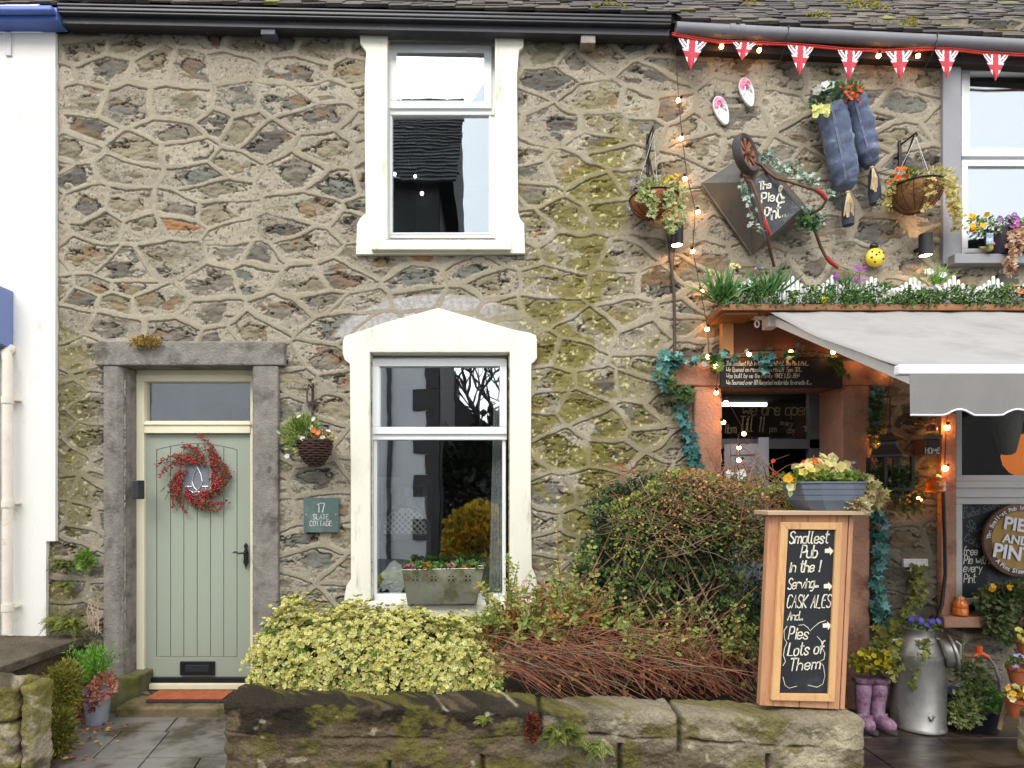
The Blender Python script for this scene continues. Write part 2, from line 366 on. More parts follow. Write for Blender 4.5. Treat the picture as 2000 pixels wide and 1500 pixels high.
# ------------------------------------------------------------------ the rubble wall: strap-pointed, each bed only half bare of mortar
def wall_field(x, z, wild=1.0):
    wx = x + .10*(fbm(x*1.7, z*1.7, 3, 3)-.5)*2 + .014*(fbm(x*5.5, z*5.5, 5, 2)-.5)*2
    wz = z + .08*(fbm(x*1.5, z*1.9, 9, 3)-.5)*2 + .012*(fbm(x*5.5, z*5.5, 6, 2)-.5)*2
    cw, ch, k = .40, .208, .56
    j0 = np.floor(wz/ch); best = np.full(x.shape, 1e9); bi = np.zeros(x.shape); bj = np.zeros(x.shape); bx = np.zeros(x.shape); bz = np.zeros(x.shape)
    def seed(i, j):
        off = _h(j*0+31, j, 77); gx = (i+off+.5+(_h(i, j, 1)-.5)*.95)*cw; gz = (j+.5+(_h(i, j, 2)-.5)*.80)*ch; return gx, gz
    cand = []
    for dj in (-2,-1,0,1,2):
        j = j0+dj; off = _h(j*0+31, j, 77); i0 = np.floor(wx/cw-off)
        for di in (-2,-1,0,1,2):
            i = i0+di; gx, gz = seed(i, j); dd = ((wx-gx)*k)**2+(wz-gz)**2; cand.append((gx, gz))
            m = dd < best; best = np.where(m, dd, best); bi = np.where(m, i, bi); bj = np.where(m, j, bj); bx = np.where(m, gx, bx); bz = np.where(m, gz, bz)
    e = np.full(x.shape, 1e9); up = np.zeros(x.shape)
    for gx, gz in cand:
        ax, az = (gx-bx)*k, gz-bz; l = np.sqrt(ax*ax+az*az); ok = l > 1e-6; l = np.where(ok, l, 1); nx, nz = ax/l, az/l
        dd = (((bx+gx)/2-wx)*k*nx + ((bz+gz)/2-wz)*nz)/np.sqrt((k*nx)**2+nz**2)
        m = ok & (dd < e); e = np.where(m, dd, e); up = np.where(m, nz, up)
    return e, up, bi, bj, wx-bx, wz-bz
def wall_mesh(name, x0, x1, z0, z1, step, holes, parent):
    nx, nz = int((x1-x0)/step)+1, int((z1-z0)/step)+1
    xs, zs = np.linspace(x0, x1, nx), np.linspace(z0, z1, nz); x, z = [a.ravel() for a in np.meshgrid(xs, zs)]
    e, up, bi, bj, lx, lz = wall_field(x, z)
    px, py = x*243+960, 960-(z-CZ)*243
    r1, r2, r3, r4, r5 = [_h(bi, bj, 100+q) for q in range(5)]
    nA = fbm(x*14, z*14, 21, 4); nB = fbm(x*45, z*45, 22, 3); nS = fbm(x*11+r1*50, z*34, 23, 4); nL = fbm(x*1.1, z*1.1, 24, 3); nR = fbm(x*11+r2*30, z*20, 25, 5)
    ew = e + .010*(nB-.5) + .012*(nA-.5)
    wd = .0185+.011*(fbm(x*2.6, z*2.6, 26, 3)-.5)*2
    strap = sstep(wd+.004, wd-.004, ew); keep_s = sstep(.38, .50, fbm(x*2.1+7, z*2.6, 29, 4)+.10*(up > .3))
    q = 1-np.sqrt((lx/(.085+.085*r3)-(r1-.5)*.5)**2+(lz/(.042+.042*r4)-(r2-.5)*.4)**2) + (nR-.5)*2.1
    big = r5 < .30; q = np.where(big, q+.30, q-.06); bare = r5 < .90
    q2 = np.where((fbm(x*7+3, z*16, 27, 4) > .60), .5, -1.)            # small slivers showing elsewhere in the bed
    stone = sstep(-.03, .05, q)*bare; stone = np.maximum(stone, sstep(.615, .635, fbm(x*6+3, z*15, 27, 4))*.95)
    stone = stone*(1-strap)*sstep(wd+.006, wd+.014, ew)
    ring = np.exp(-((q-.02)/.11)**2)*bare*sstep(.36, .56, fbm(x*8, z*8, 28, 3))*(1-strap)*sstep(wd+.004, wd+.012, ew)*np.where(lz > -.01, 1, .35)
    nC = fbm(x*4.2+r1*9, z*11+r2*9, 37, 4); crack = np.exp(-((nC-.5)/.012)**2)*sstep(.50, .62, fbm(x*5, z*6, 38, 3))*(1-strap)*sstep(wd+.002, wd+.010, ew)
    h = .0032*strap*(.35+.65*keep_s) + .003*(nA-.5) + (1-strap)*(.012*(nA-.5)+.008*(nB-.5)) - .004*stone + stone*(.013*(nS-.5)+.024*(nR-.5)) - .020*ring - .016*crack
    h -= (1-strap)*.021*sstep(.011, .002, ew-wd)*sstep(.15, .7, up)*(.6+.9*nA)*(.4+.6*keep_s)       # the bed dips under the strap above it
    # colours
    c_str = np.array(srgb(188,177,154,.62)); c_mor = np.array(srgb(186,176,155,.63))
    pal = np.array([srgb(*c, .8) for c in ((132,126,112),(120,115,105),(142,134,112),(150,140,116),(126,125,115),(106,102,95),(138,130,116),(156,146,122),(172,126,86))])
    pi = np.minimum((r3*8.25).astype(int), 8); pi = np.where((pi == 8) & (r2 > .6), 2, pi)
    cs = pal[pi]*(0.54+.40*nS+.34*nR)[:,None]; ru = sstep(.60, .68, fbm(x*5+9, z*9, 31, 3))*.5
    cs = cs*(1-ru[:,None]) + np.array(srgb(150,116,78,.75))*ru[:,None]
    f = (.86+.28*fbm(x*2.3, z*2.3, 32, 4))
    pit = sstep(.66, .74, vnoise(x*95, z*95, 33)*.6+vnoise(x*47, z*47, 34)*.4); fleck = sstep(.70, .78, vnoise(x*110, z*110, 35)*.65+vnoise(x*50, z*50, 36)*.35)
    cm = c_mor*(f*(.84+.32*r4))[:,None]; cm = cm*(1-.55*pit[:,None]) ; cm = cm+(np.array((.50,.46,.39))-cm)*(.45*fleck[:,None])
    ct = c_str*(.78+.44*nL)[:,None]*(.86+.28*nA)[:,None]*(.9+.2*fbm(x*30,z*30,51,3))[:,None]
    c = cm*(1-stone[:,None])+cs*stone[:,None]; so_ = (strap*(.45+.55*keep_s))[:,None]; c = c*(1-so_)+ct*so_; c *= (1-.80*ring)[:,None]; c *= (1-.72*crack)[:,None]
    # pale granite blocks turned over the pedimented window
    arch = sstep(1.06, .98, np.hypot((px-860)/215, (py-690)/112))*(py < 660)*(1-strap); g = np.array(srgb(176,172,168,.85))*(.65+.7*nB)[:,None]
    c = c*(1-arch[:,None])+g*arch[:,None]; h = h*(1-arch)+arch*(.004+.006*(nB-.5))
    # moss and lichen run down from the eaves bracket; greener and damper low down
    w = np.clip((py-150)/500, .12, 1); mid = 1150+30*np.sin(py/150); mo = np.exp(-((px-mid)/(60+115*w))**2)*sstep(120, 330, py)
    mo = np.maximum(mo, .75*sstep(215, 150, px)*sstep(480, 800, py)); mo = np.maximum(mo, .45*sstep(900, 1200, py)*sstep(1000, 1060, px)*(px < 1330))
    mo = np.maximum(mo, .5*sstep(300, 150, px)*sstep(900, 1150, py))
    mn = sstep(.49, .58, fbm(x*4.5, z*4.5, 41, 5)+.22*(mo-.5)+.05*(1-strap))*mo*(.95-.35*strap)
    cmoss = np.array(srgb(130,121,52,.70))*(.5+1.0*fbm(x*16, z*16, 42, 3))[:,None]; c = c*(1-.85*mn[:,None])+cmoss*.85*mn[:,None]
    li = sstep(.66, .73, vnoise(x*55, z*55, 43)*.5+fbm(x*24, z*24, 44, 3)*.5)*sstep(.15, .6, mo)*(1-.8*strap); c = c*(1-.8*li[:,None])+np.array(srgb(214,208,160,.8))*.8*li[:,None]
    # soot and run-off below the eaves, dampness at the foot, darker lower down between pub doorway and window
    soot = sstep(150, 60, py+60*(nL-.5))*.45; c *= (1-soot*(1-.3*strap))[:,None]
    damp_dark = np.maximum(sstep(1180, 1330, py), .55*sstep(220, 120, px)*sstep(500, 900, py))*.5; damp_dark = np.maximum(damp_dark, .52*sstep(1640, 1690, px)*sstep(760, 830, py)*(px < 1880))
    c *= (1-damp_dark)[:,None]*np.ones(3)
    idx = np.arange(nx*nz).reshape(nz, nx); qd = np.stack([idx[:-1,:-1], idx[:-1,1:], idx[1:,1:], idx[1:,:-1]], -1).reshape(-1, 4)
    cx, cz = (x[qd[:,0]]+x[qd[:,1]])/2, (z[qd[:,0]]+z[qd[:,3]])/2; keep = np.ones(len(qd), bool)
    for a, b, c0, d0 in holes: keep &= ~((cx > X(a)) & (cx < X(c0)) & (cz < Z(b)) & (cz > Z(d0)))
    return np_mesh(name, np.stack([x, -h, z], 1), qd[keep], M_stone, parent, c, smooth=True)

XJ = X(1317)                                             # the party line between cottage and pub
cottage = thing('stone_cottage', (-1, 0, 0), 'grey rubble stone cottage with cream window surrounds and sage green door', 'house')
pub = thing('stone_pub', (3.2, 0, 0), 'stone pub hung with bunting and lights beneath a slate roof and grey gutter', 'pub')
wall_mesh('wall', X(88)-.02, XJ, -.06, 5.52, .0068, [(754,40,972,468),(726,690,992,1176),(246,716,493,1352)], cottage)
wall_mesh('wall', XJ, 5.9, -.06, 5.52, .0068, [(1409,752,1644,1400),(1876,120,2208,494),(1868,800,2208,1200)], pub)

# ------------------------------------------------------------------ eaves, gutters and slates
def slope_box(mb, xa, xb, za, zb, y0, y1, h, mi=0):
    mb.add([(xa,y0,za-h),(xb,y0,zb-h),(xb,y1,zb-h),(xa,y1,za-h),(xa,y0,za),(xb,y0,zb),(xb,y1,zb),(xa,y1,za)], ((0,3,2,1),(4,5,6,7),(0,1,5,4),(1,2,6,5),(2,3,7,6),(3,0,4,7)), mi)
xl = X(106,.2); xr = X(1314,.2)
gl, gr = Z(10,.15), Z(34,.15)                            # gutter lip heights at the two ends
mb = MB()
for (y0, y1, dz, h) in ((-.175,-.112,0,.018),(-.167,-.112,-.018,.026),(-.158,-.112,-.044,.018)): slope_box(mb, xl, xr, gl+dz, gr+dz, y0, y1, h)
mb.build('gutter', mat('black_gutter', srgb(58,60,64,.8), .35, .25, 5, .1, 30), cottage, bevel=.006)
mb = MB(); slope_box(mb, xl, xr, gl-.012, gr-.012, -.113, -.075, .103); slope_box(mb, xl, xr, gl-.098, gr-.098, -.0745, .01, .008)
mb.build('fascia', mat('charcoal_fascia', srgb(66,67,72,.8), .5, .2, 4, .1, 40, col2=srgb(120,110,98,.8), amt=.06, c2scale=9), cottage, bevel=.003)
for bx, by, nm in ((523,56,0),(1149,73,1)):
    mb = MB(); mb.pbox(bx-14, by-13, bx+14, by+11, .10, .0)
    mb.build('rafter_foot', mat('rafter_paint_%d' % nm, srgb(*((92,94,104) if not nm else (150,148,142)), .8), .6, .2, 20, .2, 60, col2=srgb(168,124,84,.8) if nm else None, amt=.5, c2scale=25), cottage, bevel=.004)
pl, pr = Z(52,.16), Z(86,.16)
xe = 5.95; pe = pl+(pr-pl)*(xe-X(1320,.16))/(X(2000,.16)-X(1320,.16))
mb = MB(); mb.tube([(X(1321,.16),-.14,pl-.002),(xe,-.14,pe)], .047, 16)
for cxp in (1430,1448): 
    xx = X(cxp,.16); zz = pl+(pe-pl)*(xx-X(1321,.16))/(xe-X(1321,.16)); mb.tube([(xx-.02,-.14,zz),(xx+.02,-.14,zz)], .051, 16)
mb.build('gutter', mat('grey_gutter', srgb(128,128,134,.8), .4, .12, 5, .05, 40), pub, smooth=True)
for cxp in (1537,1826):
    mb = MB()
    xx = X(cxp,.16); zz = pl+(pe-pl)*(xx-X(1321,.16))/(xe-X(1321,.16)); mb.tube([(xx,-.19,zz+.03),(xx,-.17,zz-.06),(xx,-.13,zz-.10),(xx,-.05,zz-.14)], .006, 6); mb.build('gutter_bracket', M_black, pub)
mb = MB(); slope_box(mb, XJ+.002, xe, pl-.06, pe-.06, -.07, .0, .05)
mb.build('fascia', mat('dark_eaves_board', srgb(58,48,44,.8), .8, .3, 5, .2, 40, stretch=(.3,1,3)), pub)
def slates(name, xa, xb, zl_, zr_, parent, y0=-.15, rows=20, pitch=46):
    v, f, c = [], [], []; cp, sp_ = math.cos(math.radians(pitch)), math.sin(math.radians(pitch)); n = 0
    for r in range(rows):
        t = r*.105; x = xa-R.uniform(0,.2)
        while x < xb:
            w = R.uniform(.10,.26); a, b = max(x, xa), min(x+w-.004, xb)
            if b-a > .02:
                zo = zl_+(zr_-zl_)*((a+b)/2-xa)/(xb-xa)
                tt = t+R.uniform(-.015,.012); th = R.uniform(.012,.026); lift = .012+R.uniform(0,.008)
                p = lambda s, q: (y0+s*cp-q*sp_, zo+s*sp_+q*cp)
                for xx in (a, b):
                    for s_, q_ in ((tt, lift), (tt, lift+th), (tt+.32, .0+th), (tt+.32, 0)): yy, zz = p(s_, q_); v.append((xx, yy, zz+R.uniform(-.002,.002)))
                o = n; f += [(o,o+1,o+5,o+4),(o+1,o+2,o+6,o+5),(o,o+3,o+2,o+1),(o+4,o+5,o+6,o+7)]; n += 8
                g = R.choice(((86,78,72),(98,90,82),(74,68,66),(110,100,90),(92,80,70))); k = .62*R.uniform(.7,1.15)
                moss = R.random() < .035
                cc = srgb(*((132,126,64) if moss else g), k); c += [cc]*8
            x += w
    return np_mesh(name, np.array(v), np.array(f), attr_mat('slate_roof', .8, .3, 0, .35, 40, .5, 60, .01), parent, np.array(c))
slates('roof', X(106,.2), XJ, gl+.01, gr+.01, cottage)
slates('roof', XJ+.004, xe, pl+.035, pe+.035, pub)
mb = MB()
for xa, xb, z, zb_ in ((X(106,.2)-.3, XJ, gl-.03, gr-.03),(XJ, xe, pl-.02, pe-.02)): mb.add([(xa,-.135,z),(xb,-.135,zb_),(xb,3.2,zb_+3.42),(xa,3.2,z+3.42)], [(0,1,2,3)])
mb.build('roof_underlay', mat('underlay_felt', (.03,.028,.026), .9, .1, 3, 0), cottage)
mo_b = Foliage()
for _ in range(14):
    x = R.choice((R.uniform(-3.2,4.6), R.uniform(3.0,3.4))); t = R.uniform(.02,1.2); z0 = (gl+(gr-gl)*(x-xl)/(xr-xl) if x < XJ else pl+(pe-pl)*(x-XJ)/(xe-XJ)+.03)
    k = 90; p, d = blob((x, -.15+t*.69-.03, z0+t*.72+.03), (R.uniform(.04,.16), .03, .025), k); mo_b.add(T_LEAF, p, d, rng.uniform(.012,.024,k), pick(((164,160,60),(140,136,58),(176,166,80)), k), up=d)
mo_b.build('moss', cottage)

# ------------------------------------------------------------------ windows
def sash(mb, px0, py0, px1, py1, w, d, th=.05, mi=0):
    """rectangular frame of bar width w (photo px) whose front stands at depth d"""
    mb.pbox(px0, py0, px1, py0+w, d, d-th, mi); mb.pbox(px0, py1-w, px1, py1, d, d-th, mi); mb.pbox(px0, py0+w, px0+w, py1-w, d, d-th, mi); mb.pbox(px1-w, py0+w, px1, py1-w, d, d-th, mi)
def pane(px0, py0, px1, py1, d, m, parent, name='pane'):
    mb = MB(); mb.pbox(px0, py0, px1, py1, d, d-.006); return mb.build(name, m, parent)
def pts(l, d=0.0): return [(X(a, d), Z(b, d)) for a, b in l]
# upper window
mb = MB(); d = -.10
sash(mb, 757, 84, 968, 465, 9, d-.002, .07)              # outer frame
sash(mb, 760, 88, 960, 211, 15, d+.035, .06)             # opening top light
mb.pbox(760, 211, 966, 224, d+.012, d-.05); 
mb.pbox(806, 97, 911, 103, d+.05, d+.03)                 # trickle vent
w_up = mb.build('window', M_upvc, cottage, bevel=.004)
mb = MB(); sash(mb, 761, 221, 959, 458, 4, d+.004, .05); mb.build('bead', M_upvc, w_up, bevel=.003)
pane(775, 103, 945, 196, -.035, M_glass_up, w_up); pane(764, 224, 957, 455, d-.012, M_glass_up, w_up)
out = [(703,58),(703,84),(709,92),(715,101),(712,147),(712,245),(714,416),(703,426),(697,437),(695,497),(1026,495),(1024,437),(1016,427),(1012,413),(1010,147),(1014,98),(1022,92),(1023,58)]
mb = MB(); out2 = out[:-1]+[(1023,58),(973,58),(971,468),(752,468),(752,58)]
mb.plate(pts(out2,.035), None, -.035, .01)
for a, b in ((749.9,758),(966.5,973.2)): mb.box(X(a), X(b), -.0345, .2, Z(470), Z(52))
mb.box(X(750), X(973), .06, .2, Z(83,-.1), Z(40)) 
mb.build('surround', M_cream, w_up, bevel=.006)
mb = MB(); mb.box(X(725,.07), X(998,.07), -.085, .1, Z(489,.07), Z(469.5,.07)); mb.build('sill', M_cream, w_up, bevel=.008)
# lower window
mb = MB(); d = -.10
sash(mb, 729, 698, 988, 1172, 7, d, .07)
sash(mb, 727, 701, 990, 848, 14, d+.04, .06)
mb.pbox(727, 848, 990, 859, d+.02, d-.05)
mb.pbox(731, 1161, 986, 1174, d+.03, d-.05)
w_lo = mb.build('window', M_upvc, cottage, bevel=.005)
pane(740, 714, 977, 834, d, M_glass, w_lo); pane(732, 858, 985, 1163, d-.012, M_glass, w_lo)
out = [(856,601),(1000,643),(1036,650),(1047,655),(1049,664),(1049,699),(1044,706),(1038,711),(1037,975),(1039,1108),(1047,1126),(1051,1150),(1051,1199),(672,1199),(672,1168),(676,1146),(685,1131),(685,975),(683,711),(673,703),(669,690),(669,668),(673,656),(702,647),(755,629)]
hole = [(722,688),(996,688),(995,1175),(724,1175)]
mb = MB(); mb.plate(pts(out,.035), pts(hole,.035), -.035, .01)
hx0, hx1, hz0, hz1 = X(722.3,.035), X(995.6,.035), Z(1174.5,.035), Z(688.3,.035)
mb.box(hx0-.03, hx0, -.033, .2, hz0, hz1+.03); mb.box(hx1, hx1+.03, -.033, .2, hz0, hz1+.03); mb.box(hx0, hx1, -.033, .2, hz1, hz1+.03)
mb.build('surround', M_cream, w_lo, bevel=.007)
mb = MB(); mb.box(X(672,.06), X(1051,.06), -.062, .12, Z(1205,.06), Z(1178,.06)); mb.build('sill', M_cream, w_lo, bevel=.01)

# rooms behind the panes: floor, walls and what stands inside
def room(x0, x1, z0, z1, y0, y1, parent, mats, side=False):
    mb = MB(); mb.add([(x0,y0,z0),(x1,y0,z0),(x1,y1,z0),(x0,y1,z0),(x0,y0,z1),(x1,y0,z1),(x1,y1,z1),(x0,y1,z1)], ((0,1,2,3),(4,7,6,5),(1,2,6,5),(2,3,7,6))+(() if side else ((3,0,4,7),))); return mb.build('room', mats, parent)
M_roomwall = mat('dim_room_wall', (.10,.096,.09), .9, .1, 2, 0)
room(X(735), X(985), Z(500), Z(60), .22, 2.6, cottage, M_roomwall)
room(-3.0, X(1080), .35, Z(640), .22, 3.0, cottage, M_roomwall, True)       # side wall left out, unseen, so sky light brightens the interior

# ------------------------------------------------------------------ cottage doorway
mb = MB(); mb.box(X(184.5,.05), X(555,.05), -.05, .25, Z(713.5,.05), Z(666,.05)); mb.build('lintel', M_jamb, cottage, bevel=.012)
def stone_post(mb, px0, px1, py0, py1, d, db):
    n = 9
    for i in range(n):
        pass
    mb.pbox(px0, py0, px1, py1, d, db)
mb = MB(); z0, z1 = Z(1352,.04), Z(713.8,.04)
for side, (a, b) in enumerate(((201,267),(491,543))):
    x0, x1 = X(a,.04), (X(266,-.14) if side == 0 else X(b,.04)); ch = .05 if side == 0 else .02
    poly = [(x0,-.04),(x1-ch,-.04),(x1-ch*.35,-.01),(x1,.05),(x1,.27),(x0,.27)] if side == 0 else [(x0+ch,-.04),(x1,-.04),(x1,.27),(x0,.27),(x0,-.02)]
    mb.prism([(p[0],p[1],.15) for p in poly], (0,0,z1-.15))
mb.build('door_jamb', M_jamb, cottage, bevel=.012)
mb = MB(); mp_ = (mat('mossy_stone', srgb(112,106,80,.8), .95, .25, 9, .6, 40, col2=srgb(96,100,40,.7), amt=.55, c2scale=6))
for a_, b_ in ((203,270),(489,545)): MB().box(X(a_,.05), X(b_,.05), -.06, .2, -.05, .26).build('jamb_plinth', mp_, cottage, bevel=.015)
d = -.14                                                 # joinery stands in the reveal
mb = MB()
mb.pbox(266, 731, 505, 745, d, d-.09); mb.box(X(240,d), X(515,d), .15, .26, Z(731.5,d), Z(713,.05)+.02); mb.pbox(266, 745, 281, 1347, d, d-.09); mb.pbox(488.5, 745, 505, 1347, d, d-.09); mb.pbox(281, 822, 488.5, 846, d+.01, d-.09); mb.pbox(281, 1336, 488.5, 1347, d+.03, d-.09)
mb.pbox(279, 826, 490, 830, d+.022, d+.01)
fr = mb.build('door_frame', M_doorcream, cottage, bevel=.004)
pane(281, 745, 488.5, 822, d-.05, M_glass_dark, fr, 'fanlight')
mb = MB(); x0, x1, z0, z1 = X(282.5,d-.03), X(489.5,d-.03), Z(1333,d-.03), Z(848,d-.03); y = -(d-.03)
gx = [X(p, d-.03) for p in (306,333,359,385,411,437,463)]
gt = lambda xx: Z(878-12*(1-((xx-(gx[0]+gx[-1])/2)/((gx[-1]-gx[0])/2))**2), d-.03)
gb = Z(1282, d-.03); g = .0035
mb.box(x0, gx[0]-g, y, y+.045, z0, z1); mb.box(gx[-1]+g, x1, y, y+.045, z0, z1); mb.box(gx[0]-g, gx[-1]+g, y, y+.045, z0, gb-g)
for i in range(6):                                       # vertical boards, V-grooves open between them
    a, b = gx[i]+g, gx[i+1]-g; mb.prism([(a,y+.001,gb),(b,y+.001,gb),(b,y+.001,gt(b)-g*1.5),((a+b)/2,y+.001,gt((a+b)/2)-g*1.5),(a,y+.001,gt(a)-g*1.5)], (0,.044,0))
    xs = [gx[i]-(g if i == 0 else 0), (gx[i]+gx[i+1])/2, gx[i+1]+(g if i == 5 else 0)]
    mb.prism([(p,y,gt(p)) for p in xs]+[(xs[2],y,z1),(xs[0],y,z1)], (0,.045,0))
mb.box(gx[0]-.01, gx[-1]+.01, y+.012, y+.03, gb-.01, z1-.02)
door = mb.build('door', M_sage, cottage)
mb = MB(); mb.pbox(356, 904, 413, 968, d-.005, d-.03); lf = mb.build('door_light', M_sage, door, bevel=.004)
pane(361, 909, 408, 963, d, mat('leaded_glass', (.16,.17,.19), .08, .1, 9, .2, 30, spec=.8), lf)
mb = MB(); cxp, cyp = 385, 938
for sgn in (-1,1):
    mb.tube([P(cxp+sgn*q[0], cyp+q[1], d+.006) for q in ((0,-26),(7,-12),(10,2),(6,14),(0,20))], .004, 6)
    mb.tube([P(cxp+sgn*q[0], cyp+q[1], d+.006) for q in ((0,20),(12,6),(18,18),(8,24),(0,22))], .003, 6)
mb.tube([P(362,cyp+12,d+.006),P(375,cyp+12,d+.006)], .003, 6); mb.tube([P(395,cyp+12,d+.006),P(407,cyp+12,d+.006)], .003, 6)
mb.build('leading', mat('bright_lead', (.7,.72,.74), .25, .1, 9, 0, metal=.8), lf)
mb = MB(); mb.pbox(351, 1292.5, 418.5, 1319, d-.012, d-.04); lb = mb.build('letterbox', mat('black_iron', (.012,.012,.013), .4, .2, 9, .1, 60), door, bevel=.003)
mb = MB(); mb.pbox(362, 1299, 408, 1313, d-.007, d-.02); mb.build('flap', M_black, lb, bevel=.003)
mb = MB(); mb.pbox(287, 1324, 488, 1334, d+.005, d-.04); mb.build('weather_bar', MATS['black_iron'], door, bevel=.003)
mb = MB(); hx = 481
mb.prism([P(hx+a, b, d-.01) for a, b in ((0,1060),(4,1066),(2,1072),(5,1080),(4,1090),(5,1098),(2,1104),(0,1112),(-2,1104),(-5,1098),(-4,1090),(-5,1080),(-2,1072),(-4,1066))], (0,-.012,0))
hd = mb.build('handle_plate', MATS['black_iron'], door)
mb = MB(); mb.tube([P(hx,1080,d+.0),P(hx,1080,d+.045),P(hx-4,1080,d+.055),P(hx-14,1081,d+.055),P(hx-22,1078,d+.055),P(hx-26,1080,d+.05)], [.008,.008,.009,.008,.008,.005], 8); mb.build('lever', MATS['black_iron'], hd, smooth=True)
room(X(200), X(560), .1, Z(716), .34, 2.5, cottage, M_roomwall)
mb = MB(); 
for i in range(2):
    mb.add([(X(200,.3),-.0-.02*i,0.0),(0,0,0),(0,0,0)], []) if False else None
M_step = mat('worn_step_stone', srgb(134,116,88,.75), .75, .25, 7, .4, 40, col2=srgb(96,92,48,.7), amt=.5, c2scale=5)
st = MB(); st.box(X(226,.27), X(505,.27), -.28, .26, -.03, .092); st.build('doorstep', M_step, cottage, bevel=.02, seg=3)

# ------------------------------------------------------------------ pub doorway and windows
mb = MB()
mb.box(X(1313,.06), X(1408,.06), -.06, .1, Z(753,.06), Z(706,.06)); mb.build('lintel_end', M_sand, pub, bevel=.012)
mb = MB(); mb.box(X(1408.5,.04), X(1747,.04), -.04, .3, Z(753.5,.04), Z(704,.04)); mb.build('lintel', M_sand, pub, bevel=.01)
mb = MB(); mb.box(X(1356,.045), X(1409,.045), -.045, .32, -.05, Z(754,.045)); mb.build('door_jamb', M_sand, pub, bevel=.01)
mb = MB(); mb.box(X(1645,.045), X(1699,.045), -.045, .36, -.05, Z(754,.045)); mb.build('door_jamb', M_sand, pub, bevel=.01)
d = -.3
mb = MB()
mb.box(X(1409,.04), X(1645,.04), .30, .36, Z(857,d)-.0, Z(857,d)-.085); mb.box(X(1645,.04)-.09, X(1645,.04), .30, .36, -.05, Z(755,.0)); mb.box(X(1409,.04), X(1409,.04)+.04, .30, .36, -.05, Z(755,0)); mb.box(X(1409,.04)+.04, X(1645,.04)-.09, .30, .36, Z(768,d), Z(750,d)+.05)
pf = mb.build('door_frame', M_greyj, pub, bevel=.005)
x0, x1 = X(1409,.04)+.04, X(1645,.04)-.09
mb = MB(); mb.box(x0, x1, .335, .341, Z(857,d), Z(768,d)); gp = mb.build('fanlight', glass('pub_glass', .05, (1,1,1), .03), pf)
M_chalk = mat('chalk_pen', srgb(225,222,205,.85), .9, .12, 40, 0)
M_chalkdim = mat('chalk_pen_dim', srgb(150,150,125,.8), .9, .15, 40, 0)
mb = MB(); q = lambda a, b: Vector((X(a,d), .332, Z(b,d)))
lettering(mb, 'we are open', q(1452,810), EX, EZ, .115, .009, sp=5, asp=.66); lettering(mb, '11am', q(1416,845), EX, EZ, .08, .008, sp=4.9, asp=.55); lettering(mb, 'Till 11', q(1447,842), EX, EZ, .13, .010, sp=5, asp=.50); lettering(mb, 'pm', q(1506,843), EX, EZ, .06, .007, sp=5, asp=.6); lettering(mb, 'every', q(1527,829), EX+EZ*-.15, EZ, .05, .006, sp=5, asp=.62); lettering(mb, 'day', q(1540,845), EX, EZ, .055, .006, sp=5, asp=.62)
a = q(1570,838); mb.add([a+Vector(p) for p in ((0,0,.03),(.03,0,.005),(.015,0,-.01),(.075,0,-.045),(.08,0,.02),(.06,0,.006),(.035,0,.035))], [tuple(range(7))])
mb.build('lettering', M_chalkdim, gp)
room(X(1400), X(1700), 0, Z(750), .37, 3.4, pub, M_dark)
mb = MB(); mb.tube([(X(1400,-1.0),1.0,Z(790,-1.0)),(X(1497,-1.0),1.0,Z(790,-1.0))], .02, 10); mb.build('fluorescent_tube', emit('tube_light', (.85,1,.85), 1.5), pub)
# half door standing open into the room
mb = MB(); a = Vector((X(1409,.04)+.05,.30,0)); 
def half_door():
    m = MB(); w = .30; an = math.radians(-18); rot = Matrix.Rotation(an, 3, 'Z'); h = Vector((X(1414,-.2), .20, 0)); zt = Z(868,-.2)
    def bx(x0,x1,y0,y1,z0,z1): m.box(h.x+x0,h.x+x1,h.y+y0,h.y+y1,z0,z1,rot=rot,piv=h)
    bx(0,w,0,.04,.15,zt-.0) if False else None
    bx(0,.05,0,.045,.15,zt); bx(w-.05,w,0,.045,.15,zt); bx(.05,w-.05,0,.045,zt-.09,zt); bx(.05,w-.05,0,.045,.15,.3); bx(.05,w-.05,.012,.03,.3,zt-.09)
    m.box(h.x+w-.035,h.x+w+.045,h.y-.01,h.y+.05,.15,zt+.05,rot=rot,piv=h)
    return m.build('half_door', mat('blue_grey_paint', srgb(130,138,150,.8), .5, .08, 5, .1, 60), pub, bevel=.004)
half_door()
# upper pub window (runs out of the picture)
xR = 5.15
def px_of(x, d): return x/(D-d)*F+CX
mb = MB(); mb.box(X(1842,.03), X(1878,.03), -.03, .22, Z(515,.03), Z(112,.03)); mb.box(X(1878,.03), xR, -.0295, .22, Z(515,.03), Z(496,.03))
mb.box(X(1878,.03), xR, -.0295, .22, Z(112,.03), Z(112,.03)+.12)
mb.build('surround', M_greystone, pub, bevel=.006)
mb = MB(); mb.box(X(1865,.1), xR, -.10, .2, Z(514,.1), Z(495,.1)); mb.build('sill', M_greystone, pub, bevel=.006)
d = -.06; e = px_of(xR, d)
mb = MB(); mb.pbox(1877, 118, e, 128, d-.02, d-.09); sash(mb, 1879, 124, e+60, 305, 16, d+.03, .07); mb.pbox(1879, 305, e, 312, d, d-.06); sash(mb, 1879, 312, e+60, 497, 12, d+.01, .06)
w_pu = mb.build('window', M_upvc, pub, bevel=.005)
M_gp = glass('pub_upper_glass', .27, (.92,.97,1.0), 0.0, .08); pane(1893, 138, e, 292, d, M_gp, w_pu); pane(1889, 323, e, 487, d-.015, M_gp, w_pu)
room(X(1870), 5.1, Z(520), Z(100), .2, 2.5, pub, M_roomwall)
